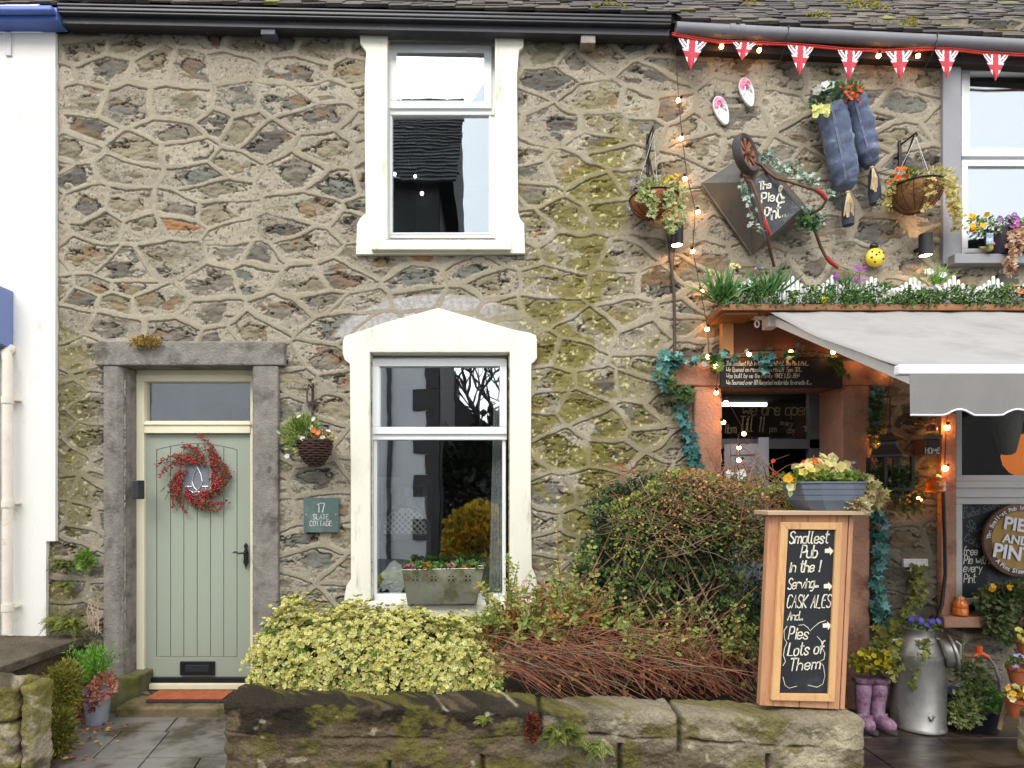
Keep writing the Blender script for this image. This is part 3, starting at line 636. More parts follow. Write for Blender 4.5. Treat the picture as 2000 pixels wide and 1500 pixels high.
# lower pub window: sandstone jamb and sill, grey frame, chalkboard panel below the transom
mb = MB(); mb.box(X(1839,.05), X(1869,.05), -.05, .2, Z(1204,.05), Z(806,.05)); mb.build('window_jamb', M_sand, pub, bevel=.008)
mb = MB(); mb.box(X(1843,.13), xR, -.14, .15, Z(1226,.13), Z(1205,.13)); mb.build('sill', M_sand, pub, bevel=.01)
d = -.02; e = px_of(xR, d)
M_greyframe = mat('pale_grey_frame', srgb(196,194,190,.8), .4, .06, 4, .05, 60)
mb = MB(); sash(mb, 1867, 780, e+60, 940, 12, d, .07); mb.pbox(1867, 940, e, 972, d+.012, d-.07); mb.pbox(1867, 948, e, 953, d+.03, d); sash(mb, 1867, 972, e+60, 1182, 13, d, .07)
w_pl = mb.build('window', M_greyframe, pub, bevel=.005)
pane(1879, 790, e, 930, d-.03, glass('pub_front_glass', .004, (1,1,1), .0), w_pl)
M_board = mat('chalkboard', srgb(46,50,56,.7), .8, .25, 3, .05, 50, col2=srgb(80,84,88,.7), amt=.25, c2scale=4)
mb = MB(); mb.pbox(1880, 984, e, 1170, d-.03, d-.05); cb = mb.build('chalkboard_panel', M_board, w_pl)
mb = MB(); dd = d-.03; q = lambda a, b: P(a, b, dd)
UP = EZ; M_chalkgrey = mat('smudged_chalk', srgb(120,124,126,.8), .9, .2, 40, 0)
lettering(mb, "It's", q(1881,1001), EX+EZ*.1, UP, .055, .0045); lettering(mb, 'Dead Sour', q(1881,1013), EX+EZ*.3, UP, .055, .006); lettering(mb, 'OMG!', q(1931,993), EX+EZ*.1, UP, .055, .007)
lettering(mb, 'Stuff', q(1887,1028), EX-EZ*.45, UP+EX*.4, .06, .006); lettering(mb, 'it', q(1891,1037), EX-EZ*.4, UP+EX*.4, .05, .006); lettering(mb, 'Cake', q(1882,1055), EX-EZ*.5, UP+EX*.4, .06, .006)
mb.build('lettering', M_chalkgrey, cb)
mb = MB()
for t, yy, xx in (('free',1084,1881),('Pie with',1101,1882),('every',1117,1881),('Pint',1138,1882)): lettering(mb, t, q(xx,yy), EX, UP, .07, .0075, sp=5, asp=.62)
mb.build('lettering', M_chalk, cb)
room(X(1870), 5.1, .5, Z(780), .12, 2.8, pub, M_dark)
# ------------------------------------------------------------------ ground, road, path
def sheet(name, x0, x1, y0, y1, z, m, n=1):
    mb = MB(); mb.add([(x0,y0,z),(x1,y0,z),(x1,y1,z),(x0,y1,z)], [(0,1,2,3)]); return tag(mb.build(name, m), kind='structure')
sheet('ground', -400, 400, -400, 60, -.16, mat('tarmac', (.05,.05,.052), .7, .3, 3, .3, 60))
sheet('road', -400, 400, -8.5, -3.2, -.155, mat('road_asphalt', (.055,.055,.058), .55, .3, 2, .35, 90))
M_flag = mat('wet_flagstone', srgb(88,74,60,.62), .32, .4, 2.2, .35, 14, col2=srgb(44,38,34,.6), amt=.55, c2scale=1.6, stretch=(.6,1.6,1), spec=.55)
mb = MB()
fx = [1.2, 2.1, 2.75, 3.5, 4.3, 5.4]
for r, (a, b) in enumerate(((-.02,.62),(.62,1.25),(1.25,2.0),(2.0,3.2))):
    xs = [1.0]+[x+(.35 if r % 2 else 0)+R.uniform(-.1,.1) for x in fx]+[6.2]
    for i in range(len(xs)-1):
        dz = R.uniform(-.004,.004); mb.box(xs[i]+.004, xs[i+1]-.004, -b+.004, -a-.004, -.1, dz)
mb.box(-6, 6.5, -3.2, .0, -.12, -.012)
tag(mb.build('pavement', M_flag, bevel=.006), kind='structure')
M_slab = mat('slate_slab', srgb(138,134,128,.74), .28, .25, 2.6, .25, 22, col2=srgb(84,74,62,.7), amt=.5, c2scale=2.2, spec=.55)
mb = MB()
def slab(x0, x1, d0, d1, sk=.18):
    dz = .014+R.uniform(0,.004); a = .005
    mb.prism([(x0+sk*d0+a,-d0-a,-.03),(x1+sk*d0-a,-d0-a,-.03),(x1+sk*d1-a,-d1+a,-.03),(x0+sk*d1+a,-d1+a,-.03)], (0,0,.03+dz))
for (d0, d1, xs) in ((.2,.55,(-3.2,-2.43,-1.9,-1.3)),(.55,.99,(-3.2,-2.745,-2.40,-1.78,-1.3)),(.99,1.42,(-3.2,-2.40,-2.05,-1.3)),(1.42,1.95,(-3.2,-2.7,-2.1,-1.4,-.8)),(1.95,2.5,(-3.2,-2.4,-1.8,-.9,.2)),(2.5,3.19,(-3.4,-2.8,-1.9,-1.1,-.2))):
    for i in range(len(xs)-1): slab(xs[i], xs[i+1], d0, d1)
tag(mb.build('path', M_slab, bevel=.004), kind='structure')

# ------------------------------------------------------------------ weathered masonry: boxes with worn, displaced faces
M_rock = attr_mat('weathered_sandstone', .95, .12, 0, .35, 60, .9, 70, .012)
def rock(name, x0, x1, y0, y1, z0, ztop, colour, parent=None, r=.05, amp=.03, joints=None, step=.009, faces='ftlr'):
    """y0 is the front (nearer the road). ztop(x) gives the top; colour(x,y,z,n) the stone's own colours"""
    def grid(a0, a1, b0, b1): 
        na, nb = max(2, int(abs(a1-a0)/step)), max(2, int(abs(b1-b0)/step)); A, B = np.meshgrid(np.linspace(a0,a1,na), np.linspace(b0,b1,nb)); i = np.arange(na*nb).reshape(nb,na)
        return A.ravel(), B.ravel(), np.stack([i[:-1,:-1],i[:-1,1:],i[1:,1:],i[1:,:-1]],-1).reshape(-1,4)
    V, Fc, n = [], [], 0; zt = max(ztop(x0), ztop(x1))
    for k in faces:
        if k in 'fb': a, b, q = grid(x0,x1,0,1); p = np.stack([a, np.full(a.shape, y0 if k == 'f' else y1), z0+(ztop(a)-z0)*b], 1); q = q if k == 'f' else q[:,::-1]
        elif k == 't': a, b, q = grid(x0,x1,y0,y1); p = np.stack([a, b, ztop(a)+0*a], 1)
        else: xx = x0 if k == 'l' else x1; a, b, q = grid(y0,y1,0,1); p = np.stack([np.full(a.shape,xx), a, z0+(ztop(xx)-z0)*b], 1); q = q if k == 'r' else q[:,::-1]
        V.append(p); Fc.append(q+n); n += len(p)
    p = np.concatenate(V); x, y, z = p.T; zt = ztop(x)+0*x
    c = np.stack([np.clip(x,x0+r,x1-r), np.clip(y,y0+r,y1-r), np.minimum(z,zt-r)],1); dv = p-c; l = np.linalg.norm(dv,axis=1,keepdims=True); nrm = dv/np.maximum(l,1e-6); p = c+nrm*r
    x, y, z = p.T; n1 = fbm(x*3.2+y*2.1, z*4.5-y*1.7, 61, 4)-.5; n2 = fbm(x*17+y*11, z*19-y*9, 62, 4)-.5; h = amp*(1.5*n1+.9*n2)
    jc = np.zeros(len(x))
    if joints: jc = joints(x+.03*n1, z+.05*n1); h = h-.035*jc
    p = p+nrm*h[:,None]; col = colour(x,y,z,n1,n2)*(1-.7*jc)[:,None]
    return np_mesh(name, p, np.concatenate(Fc), M_rock, parent, col, smooth=True)
def mixc(a, b, t): return a*(1-t[:,None])+b*t[:,None]
def col_wall(x, y, z, n1, n2):
    fa = fbm(x*2.3+y, z*5, 71, 5); fb = fbm(x*9+y*6, z*13, 72, 5); fc = fbm(x*30+y*20, z*34, 73, 3)
    c = mixc(np.array(srgb(128,112,88,.7))*(.5+.9*fb)[:,None], np.array(srgb(160,148,124,.76))*(.6+.8*fb)[:,None], sstep(-.2,.5,x+.6*(fa-.5)))
    c = mixc(c, np.array(srgb(196,184,154,.8))*(.75+.5*fc)[:,None], sstep(.46,.62,fa)*sstep(.0,1.3,x)*.9)
    soot = sstep(.43,.55, fb*.5+fa*.5+.10*sstep(.30,.44,z))*sstep(1.1,.2,x)*sstep(.24,.34,z); c = mixc(c, np.array(srgb(52,46,40,.6))*(.6+.9*fc)[:,None], soot*.9)
    c = mixc(c, np.array(srgb(108,94,74,.68))*(.6+.8*fc)[:,None], sstep(.40,.54,fbm(x*3+4,z*4,74,4))*sstep(.34,.2,z)*.8)
    mo = sstep(.57,.64, fbm(x*6+y*8,z*9+3,75,6)+.09*sstep(.3,.1,z)+.13*sstep(-1.30,-1.14,y)*(z > .3)+.06*(fc-.5)); c = mixc(c, np.array(srgb(116,110,52,.72))*(.5+1.0*fc)[:,None], mo*.7)
    li = sstep(.74,.80, fbm(x*12+y*5,z*13,76,3)); return .86*mixc(c, np.array(srgb(200,190,160,.75)), li*.7)
def wall_joints(x, z):
    top = .47-.03*(x+1.56)/3.7; j = np.zeros(len(x)); zc = top-.155+.03*np.sin(x*2.3)-.03*(x > .3)
    j = np.maximum(j, np.exp(-((z-zc)/.008)**2)*(.35+.65*(x > .1))*sstep(.3,.6,fbm(x*4,z*9,77,3)))
    for xv, lo, hi in ((.29,.3,.6),(1.10,.2,.6),(.75,-.2,.26),(1.62,-.2,.2),(-.6,-.3,.15),(-.05,-.3,.2)): j = np.maximum(j, np.exp(-((x-xv)/.012)**2)*(z > lo)*(z < hi))
    return j
gw_top = lambda x: .513-(x+1.56)/3.73*.113
tag(rock('garden_wall', -1.575, 2.185, -1.36, -1.08, -.14, gw_top, col_wall, None, .042, .038, wall_joints, .0085, 'ftlrb'), 'low mossy sandstone wall with a black weathered top in front of the shrubs', 'garden wall')
def col_pier(x, y, z, n1, n2):
    fa = fbm(x*4+y*3, z*5, 81, 5); fb = fbm(x*14+y*9, z*15, 82, 4); c = np.array(srgb(168,156,130,.78))*(.65+.7*fb)[:,None]
    c = mixc(c, np.array(srgb(84,74,62,.65))*(.7+.6*fb)[:,None], sstep(.47,.6,fa)*.85); mo = sstep(.52,.62,fbm(x*6+y*4,z*6,83,5)+.12*sstep(.35,.1,z)); c = mixc(c, np.array(srgb(132,124,56,.72))*(.6+.8*fb)[:,None], mo*.75)
    return mixc(c, np.array(srgb(206,194,160,.75)), sstep(.72,.8,fbm(x*17,z*15+y*9,84,3))*.6)
pier = thing('gate_pier', (-3.1,-1.2,0), 'squat worn stone gate pier with a cracked slab on its flank', 'gate pier')
rock('pier_block', -3.7, -2.79, -1.37, -1.12, -.14, lambda x: .605+0*x, col_pier, pier, .05, .035, lambda x,z: np.exp(-((z-.33-.04*np.sin(x*6))/.010)**2)*.9, .009, 'ftrb')
rock('side_slab', -2.785, -2.695, -1.34, -1.16, -.14, lambda x: .585+0*x, col_pier, pier, .03, .03, None, .009, 'ftlrb')
# raised slab-topped platform by the white house
led = thing('stone_platform', (-4,-.5,0), 'raised stone platform with a slab top beside the white house', 'platform')
def col_led(x, y, z, n1, n2):
    f = fbm(x*4+y*4, z*9, 91, 5); c = np.array(srgb(118,106,88,.7))*(.6+.8*f)[:,None]; return mixc(c, np.array(srgb(104,98,48,.65)), sstep(.5,.62,fbm(x*5+y*6,z*5,92,4))*.7)
rock('platform_wall', -6, -3.30, -1.1, .0, -.14, lambda x: .515+0*x, col_led, led, .03, .03, lambda x,z: np.exp(-((z-.25)/.01)**2)*.8, .012, 'fr')
def col_ledtop(x, y, z, n1, n2):
    f = fbm(x*3+y*3, y*6, 93, 5); g = fbm(x*18, y*18+z*40, 94, 3); c = np.array(srgb(112,102,86,.66))*(.55+.9*f)[:,None]*(.8+.4*g)[:,None]
    j = np.maximum(np.exp(-((x+3.98)/.007)**2), np.exp(-((y+.46)/.007)**2)*(x < -3.98)); return mixc(c, np.array((.03,.028,.02)), np.minimum(j,1)*.8)
rock('slab_top', -6, -3.23, -1.14, -.0, .515, lambda x: .58+0*x, col_ledtop, led, .014, .012, None, .012, 'ftr')

# ------------------------------------------------------------------ white house next door
wh = thing('white_house', (-5,0,0), 'white rendered house with blue eaves and cream drainpipe beside the cottage', 'house')
mb = MB(); xw = X(108,.03); xw2 = X(90,.03)
mb.prism([(-7,-.03,.575),(xw2,-.03,.575),(xw2,-.03,Z(1057,.03)),(xw,-.03,Z(1057,.03)),(xw,-.03,5.4),(-7,-.03,5.4)], (0,.25,0)); mb.build('wall', M_render, wh)
M_blue = mat('blue_gloss_paint', srgb(92,122,200,.8), .35, .1, 4, .05, 40)
mb = MB(); xb = X(104,.2); mb.box(-7, xb, -.16, -.03, Z(39,.16), Z(14,.16)); mb.build('fascia', M_blue, wh, bevel=.004)
mb = MB(); mb.box(-7, xb, -.22, -.161, Z(20,.22), Z(9,.22)); mb.build('gutter', M_blue, wh, bevel=.012)
slates('roof', -7, X(105,.2)-.02, Z(4,.2), Z(4,.2), wh)
mb = MB(); dp = .10; xx = X(15,dp)
mb.tube([(xx-.02,-.04,Z(676,dp)),(xx-.01,-dp,Z(690,dp)),(xx,-dp,Z(705,dp)),(xx,-dp,Z(1236,dp))], .036, 14)
for pyj in (780,983,1185): mb.tube([(xx,-dp,Z(pyj+8,dp)),(xx,-dp,Z(pyj-6,dp))], .043, 14); mb.box(xx, xx+.06, -.09, -.03, Z(pyj+2,dp), Z(pyj-2,dp))
mb.build('drainpipe', mat('cream_pipe_paint', srgb(242,232,216,.8), .5, .10, 5, .08, 60, col2=srgb(200,170,136,.8), amt=.12, c2scale=9), wh, smooth=True)
mb = MB(); mb.pbox(10, 62, 21, 108, .045, .03); mb.build('wall_bracket', mat('white_metal', srgb(225,225,222,.8), .5, .1, 20, .1, 50), wh, bevel=.002)
mb = MB(); mb.box(-5.2, X(2,.05)-.02, -.06, -.028, .58, Z(690,.05)); mb.build('shopfront_pier', mat('grey_shop_paint', srgb(206,202,192,.8), .6, .1, 3, .1, 50), wh)
mb = MB(); xs = X(28.5,.02); mb.prism([(xs,-.032,Z(683,.03)),(xs,-.032,Z(569,.03)),(xs,-.20,Z(569,.03)),(xs,-.20,Z(683,.03)+.02)], (-1.4,0,0)); 
tag(mb.build('shop_fascia_box', mat('slate_blue_paint', srgb(122,138,190,.82), .45, .08, 3, .05, 60), bevel=.006), 'slate blue box sign jutting from the white house wall', 'sign')

# ------------------------------------------------------------------ across the street, seen only in the panes
oh = thing('corner_house', (-8,-13,0), 'tall white house with dark quoins and a slate roof across the street', 'house')
M_ow = mat('dull_white_render', (.50,.51,.53), .8, .08, 1, .1, 20); M_oq = mat('dark_quoin_stone', (.035,.034,.034), .8, .2, 4, .2, 20)
ye = -11.5; D2 = 11.5+5.25
XO = lambda px: (px-CX)/F*D2
ZO = lambda py: CZ+(CY-py)/F*D2
mb = MB(); mb.box(-15, XO(852), ye-7, ye, -.15, ZO(352)); mb.build('wall', M_ow, oh)
mb = MB(); z = -.15; k = 0
while z < ZO(360): mb.box(XO(852)-(.62 if k % 2 else .28), XO(858), ye-.3, ye+.03, z, z+.56); z += .58; k += 1
mb.box(XO(836), XO(858), ye-7, ye+.02, -.15, ZO(352)); mb.box(-15, XO(858), ye-.2, ye+.045, 8.1, ZO(352)); mb.build('quoins', M_oq, oh)  # the full-width box is added to darken the upper wall in reflection
mb = MB(); mb.box(XO(757), XO(765), ye, ye+.1, -.1, ZO(355)); mb.build('drainpipe', MATS['black_gloss_paint'], oh)
slv = MB(); ez = ZO(352); xv = XO(887)
slv.prism([(-15,ye+.4,ez-.25),(-15,ye-4,ez+4.6),(-15,ye-8,ez-.25)], (xv+15,0,0))
for r in range(26):                                      # courses of slates, ragged at the verge
    t0, t1 = r/26, (r+1.2)/26; x = xv+R.uniform(.05,.16)
    while x > -6:
        w = R.uniform(.3,.7); q = lambda t, o: (ye+.4-4.4*t+o*.74, ez-.25+4.85*t+o*.67); (y0_,z0_),(y1_,z1_) = q(t0, .05+R.uniform(0,.02)), q(t1, .02); slv.add([(x,y0_,z0_),(x-w+.02,y0_,z0_),(x-w+.02,y1_,z1_),(x,y1_,z1_)], [(0,1,2,3)], R.choice((0,1,1,2))); slv.add([(x,y0_,z0_),(x-w+.02,y0_,z0_),(x-w+.02,y0_-.03,z0_-.05),(x,y0_-.03,z0_-.05)], [(3,2,1,0)], 0); x -= w
slv.build('roof', [mat('far_slate_%d' % i, (c_,c_*.96,c_*.95), .7, .4, 3, .3, 9) for i, c_ in enumerate((.012,.028,.05))], oh)
mb = MB(); lz = ZO(368); px_ = np.linspace(XO(764), XO(860), 24); mb.tube([(x, ye+.25, lz-.12*abs(math.sin(i*.9))) for i, x in enumerate(px_)], .012, 5); 
cord = mb.build('light_string_cord', M_black); tag(cord, 'white festoon lights under the eaves of the house across the street', 'string lights')
for pxq, pyq in ((775,353),(815,356),(845,364),(828,390)): 
    m2 = MB(); m2.ball(P(0,0)*0+Vector((XO(pxq), ye+.3, ZO(pyq))), .05, 0, 8); m2.build('bulb', emit('white_bulb', (1,1,1), 12), cord)
lo = thing('low_house', (3,-24,0), 'dark gabled house with a chimney farther down the street', 'house')
D3 = 29.2; X3 = lambda px: (px-CX)/F*D3; Z3 = lambda py: CZ+(CY-py)/F*D3
mb = MB(); mb.prism([(X3(852),-24,-.1),(X3(852),-24,Z3(748)),(X3(894),-24,Z3(775)),(X3(945),-24,Z3(834)),(X3(1010),-24,Z3(838)),(X3(1010),-24,-.1)], (0,-8,0)); mb.build('wall', mat('dark_stone', (.03,.028,.027), .9, .3, 1, .3, 6), lo)
mb = MB(); mb.box(X3(872), X3(892), -26, -24.05, Z3(790), Z3(738)); mb.lathe((X3(882),-25,Z3(738)), [(.22,0),(.17,.5),(.2,.55)], 10); mb.build('chimney', MATS['dark_stone'], lo)
bt = thing('bare_tree', (X3(935),-22,-.1), 'bare winter tree down the street behind the low house', 'tree')
mb = MB()
def branch(p, v, l, r, n):
    q = p+v*l; mb.tube([p, p+v*l*.5+Vector((R.uniform(-.05,.05)*l,0,0)), q], [r, r*.85, r*.7], 5, cap=False)
    if n <= 0: return
    for _ in range(3 if n > 4 else 2):
        w = (v+Vector((R.uniform(-.95,.95),R.uniform(-.6,.6),R.uniform(-.3,.5)))).normalized(); branch(q, w, l*R.uniform(.62,.82), r*.70, n-1)
branch(Vector((X3(940),-22,-.1)), Vector((0,0,1)), 2.8, .2, 7)
mb.build('trunk', mat('bark', (.03,.026,.022), .9, .2, 6, .2, 20), bt)
def shrub_far(name, label, c, r, k, cols, size, cat='bush'):
    f = Foliage(); p, d = blob(c, r, k, .3, .5, 3); f.add(T_LEAF, p, d+np.array((0,0,.5)), rng.uniform(size*.6, size*1.3, k), pick(cols, k, .35), up=d); o = f.build(name); return tag(o, label, cat)
shrub_far('forsythia', 'golden flowering bush across the road mirrored in the lower window', (-.38,-10.6,.55), (.85,.6,.85), 3600, ((226,186,50),(204,166,44),(150,136,50)), .12)
shrub_far('evergreen', 'dark tall evergreen behind the golden bush across the road', (.2,-13.5,1.6), (2.6,1.2,2.5), 5000, ((48,58,40),(36,44,34)), .2)
# ------------------------------------------------------------------ garden bed and its shrubs
M_soil = mat('dark_soil', (.035,.026,.018), .95, .4, 9, .8, 30, bdist=.03)
mb = MB(); mb.box(-1.5, 2.1, -1.15, -.03, -.1, .30); tag(mb.build('soil', M_soil), kind='structure')
M_leaf = attr_mat('leaf', .5, .35, .22); M_petal = attr_mat('petal', .55, .2, .3)
M_twig = mat('red_brown_twig', srgb(158,92,66,.76), .6, .35, 12, 0); M_brown = mat('brown_twig', srgb(150,122,96,.75), .7, .3, 12, 0); M_stem = mat('green_stem', srgb(96,104,52,.7), .6, .2, 12, 0)
def shrub(name, loc, label, cat='bush', group=None): return thing(name, loc, label, cat, group)
# variegated euonymus: rounded box of small cream-edged leaves, rosettes facing outwards
eu = shrub('variegated_shrub', (-.85,-.6,.3), 'low clipped shrub of yellow edged green leaves under the lower window')
f = Foliage(); k = 15500
def eupts(k, inner=0.0):
    u = rng.uniform(-1,1,k); px_ = X(738,.75)+u*S(236,.75); ridge = .885-.05*np.abs(u)**4-.10*np.clip(u,0,1)**1.5+.16*(fbm(px_*5,px_*0,5,3)-.5)
    t = rng.uniform(0,1,k)**.8; ang = rng.uniform(-.15,.62,k)*math.pi    # from low front over the top to the back
    lump = 1+.42*(fbm(px_*6+3,ang*3,8,3)-.5)
    ry, rz = .36*lump*(1-inner), (ridge-.34)*lump*(1-inner); y = -.68-np.cos(ang)*ry; z = .34+np.maximum(np.sin(ang),-.25)*rz*1.0
    sq = np.clip(1.12-np.abs(u)**6*.6,.5,1.1); y = -.68+(y+.68)*sq; z = .33+(z-.33)*np.clip(sq,.6,1.0)
    n = np.stack([u**5*.8, -np.cos(ang), np.sin(ang)], 1); return np.stack([px_, y, z], 1), n
c, n = eupts(4300); c += rng.normal(0,.026,c.shape)
m = 6; cc = np.repeat(c, m, 0); nn = np.repeat(n, m, 0); kk = len(cc)
dirs = rng.normal(0,1,(kk,3)); dirs -= (dirs*nn).sum(1,keepdims=True)*nn/np.maximum((nn*nn).sum(1,keepdims=True),1e-6); dirs /= np.linalg.norm(dirs,axis=1,keepdims=True); dirs = dirs+nn*.45
dark = np.repeat(rng.uniform(0,1,len(c)) < .10, m); low = cc[:,2] < .48
e1 = pick(((242,234,150),(236,224,128),(248,242,180),(222,212,118)), kk, .15); e2 = pick(((140,158,66),(170,176,80),(104,132,52),(214,204,110)), kk, .2)
gr = pick(((86,116,44),(104,130,52)), kk, .25); mk = (dark | (low & (rng.uniform(0,1,kk) < .3)))[:,None]; e1 = np.where(mk, gr*1.15, e1); e2 = np.where(mk, gr, e2)
f.add(T_LEAF, cc+dirs*.004, dirs, rng.uniform(.014,.036,kk), e1, e2, .72, up=nn, roll=.35)
c, n = eupts(2500, .2); f.add(T_LEAF, c, rng.normal(0,1,c.shape), rng.uniform(.03,.045,len(c)), pick(((78,92,36),(60,76,30),(104,104,44)), len(c)), up=n)
f.build('foliage', eu)
mb = MB()
for _ in range(26): a = Vector((R.uniform(-1.5,0),-.68+R.uniform(-.1,.1),.28)); mb.tube([a, a+Vector((R.uniform(-.1,.1),R.uniform(-.2,.05),.3)), a+Vector((R.uniform(-.2,.2),R.uniform(-.3,.1),.52))], [.008,.006,.003], 5)
mb.build('stem', M_brown, eu)

# red-stemmed thicket: arching bare twigs that sweep down towards the board
rt = shrub('red_twig_shrub', (.9,-.8,.3), 'thicket of bare arching red brown twigs behind the garden wall')
mb = MB()
for i in range(560):
    px0 = R.uniform(935,1430); py0 = R.uniform(1235,1318)+max(0,(px0-1250))*.10-max(0,1-abs(px0-1120)/120)*28*R.random(); d0 = R.uniform(.5,1.06); a = P(px0, py0, d0)
    L_ = R.uniform(.22,.85); an = math.radians(R.gauss(-20,15) if R.random() < .72 else R.uniform(-60,70)); v = Vector((math.cos(an), R.uniform(-.25,.2), math.sin(an))); b = a+v*L_
    if b.z < .31: b.z = .31+R.uniform(0,.05)
    if b.x > X(1490,.9): continue
    mid = (a+b)/2+Vector((R.uniform(-.02,.02),R.uniform(-.03,.03),.03+R.uniform(0,.04))); r = R.uniform(.001,.0028)
    mb.tube([a, (a+mid)/2+Vector((0,0,.012)), mid, b], [r*.6,r*.9,r,r*1.1], 4, 0 if R.random() < .7 else 1, cap=False)
for i in range(90):
    a = P(R.uniform(1150,1500), R.uniform(1310,1365), R.uniform(.7,1.0)); b = a+Vector((R.uniform(-.35,.1),R.uniform(-.1,.1),R.uniform(.12,.4))); mb.tube([a,(a+b)/2+Vector((R.uniform(-.05,.05),0,.02)),b], [.004,.003,.0015], 4, R.choice((0,1)), cap=False)
rtw = mb.build('twig', [M_twig, M_brown], rt)
f = Foliage(); k = 420; p = np.array([P(R.uniform(930,1460), R.uniform(1225,1372), R.uniform(.6,.95)) for _ in range(k)]); f.add(T_LEAF, p, rng.normal(0,1,(k,3)), rng.uniform(.02,.038,k), pick(((176,110,60),(190,150,80),(150,80,50),(150,150,70)), k), up=(0,-1,.3)); f.build('foliage', rt)

# hypericum: upright sprays with opposite yellow-green and orange leaves
hy = shrub('hypericum_shrub', (.6,-.7,.3), 'loose leafy shrub with yellow green and orange sprays before the window sill')
f = Foliage(); mb = MB()
def spray(mb, f, a, b, n, size, cols, r=.003, droop=.03):
    mid = (a+b)/2+Vector((R.uniform(-.04,.04),R.uniform(-.03,.03),droop)); pts_ = [a, (a+mid)/2, mid, (mid+b)/2, b]
    if mb: mb.tube(pts_, [r,r*.9,r*.8,r*.6,r*.4], 4, cap=False)
    t = np.repeat(np.linspace(.25,1,n),2); A, M_, B = map(np.array, (a, mid, b)); q = ((1-t)**2)[:,None]*A+(2*t*(1-t))[:,None]*(2*M_-.5*(A+B))+(t**2)[:,None]*B
    ax = np.array((b-a).normalized()); side = np.cross(ax, rng.normal(0,1,(n,3))); side /= np.linalg.norm(side,axis=1,keepdims=True)
    sd = np.empty((2*n,3)); sd[0::2] = side; sd[1::2] = -side; k = 2*n
    f.add(T_LEAF, q, sd+ax*.5, rng.uniform(size*.65,size*1.2,k)*(1.15-.5*t), pick(cols, k), pick(cols, k), .62, up=(0,-.6,.8), roll=.4)
GC = ((162,178,92),(140,164,78),(182,190,104),(200,192,110),(120,152,76)); OC = ((204,152,84),(196,130,76),(186,168,84),(170,110,70))
for i in range(190):
    px0 = R.uniform(930,1230); a = P(px0+R.uniform(-20,40), R.uniform(1230,1300), R.uniform(.5,.9)); hgt = R.uniform(40,150)*(1.0 if 960 < px0 < 1190 else .6); dd = R.uniform(.5,.95)
    b = P(px0+R.uniform(-35,35), 1250-hgt*R.uniform(.6,1.0), dd); spray(mb, f, a, b, R.randint(6,11), .050, OC if R.random() < .24 else GC)
for (ax_, ay_, bx_, by_) in ((985,1220,992,1086),(1000,1230,1012,1100),(1030,1220,1048,1150),(1105,1200,1090,1010),(1125,1210,1128,1085),(1150,1230,1150,1040),(1085,1220,1075,1110),(1180,1260,1192,1140),(960,1230,940,1140),(1340,1310,1345,1170),(1420,1320,1432,1210),(1235,1300,1222,1180),(1270,1300,1290,1200)):
    spray(mb, f, P(ax_,ay_,.8), P(bx_,by_,.85), 13, .05, GC, .0035)
for i in range(60):
    px0 = R.uniform(1200,1480); a = P(px0, R.uniform(1280,1340), R.uniform(.7,.95)); spray(mb, f, a, P(px0+R.uniform(-30,30), R.uniform(1180,1290), R.uniform(.85,1.0)), R.randint(4,8), .046, GC)
f.build('foliage', hy); mb.build('stem', M_twig, hy)

# dark evergreen mass and the brown thatch that tops it
ev = shrub('holly_bush', (1.25,-.5,.3), 'big dark evergreen bush with small leaves left of the wooden board'.replace('left of','behind'))
f = Foliage()
for (px_, py_, d0, rx, ry, rz, k) in ((1285,1120,.42,.50,.32,.52,8000),(1410,1130,.50,.40,.34,.54,7500),(1225,1020,.36,.30,.26,.26,3200),(1185,1160,.42,.24,.24,.36,2600),(1440,1240,.55,.28,.3,.34,3200),(1345,1040,.45,.5,.3,.25,3500),(1300,965,.5,.5,.25,.14,2200),(1160,1090,.5,.14,.14,.2,900),(1150,1210,.5,.14,.14,.2,900)):
    p, d_ = blob(P(px_, py_, d0), (rx, ry, rz), k, .45, .6, px_); kp = fbm(p[:,0]*7+p[:,1]*5,p[:,2]*7-p[:,1]*4,px_+1,3) > .43; p, d_ = p[kp], d_[kp]; k = len(p); nn = d_+np.array((0,-.2,.3)); sel = fbm(p[:,0]*6,p[:,2]*6,px_,3)
    cols = np.where((sel > .55)[:,None], pick(((84,106,58),(100,122,66),(74,98,62)), k, .35), pick(((56,76,48),(68,88,54),(60,76,54)), k, .35))
    f.add(T_LEAF, p, rng.normal(0,1,(k,3))+nn*.6, rng.uniform(.018,.042,k), cols, cols*1.2, .6, up=nn, roll=.5)
for i in range(150):
    a = P(R.uniform(1160,1480), R.uniform(960,1280), R.uniform(.5,.85)); spray(None, f, a, a+Vector((R.uniform(-.16,.1),R.uniform(-.18,0),R.uniform(.02,.18))), R.randint(5,10), .034, ((104,128,66),(124,148,78),(86,110,62),(140,150,80)))
f.build('foliage', ev); mb = MB()
for i in range(76):
    a = P(R.uniform(1190,1485), R.uniform(1270,1350), R.uniform(.5,.85)); b = P(R.uniform(1180,1500), R.uniform(1000,1180), R.uniform(.3,.7)); mb.tube([a,(a+b)/2+Vector((R.uniform(-.06,.06),0,0)),b], [.009,.006,.003], 5, cap=False)
mb.build('branch', M_brown, ev)
cb_ = shrub('cotoneaster', (1.45,-.5,1.2), 'tangled brown twigs with rusty and yellow leaves lying over the evergreen bush')
f = Foliage(); mb = MB()
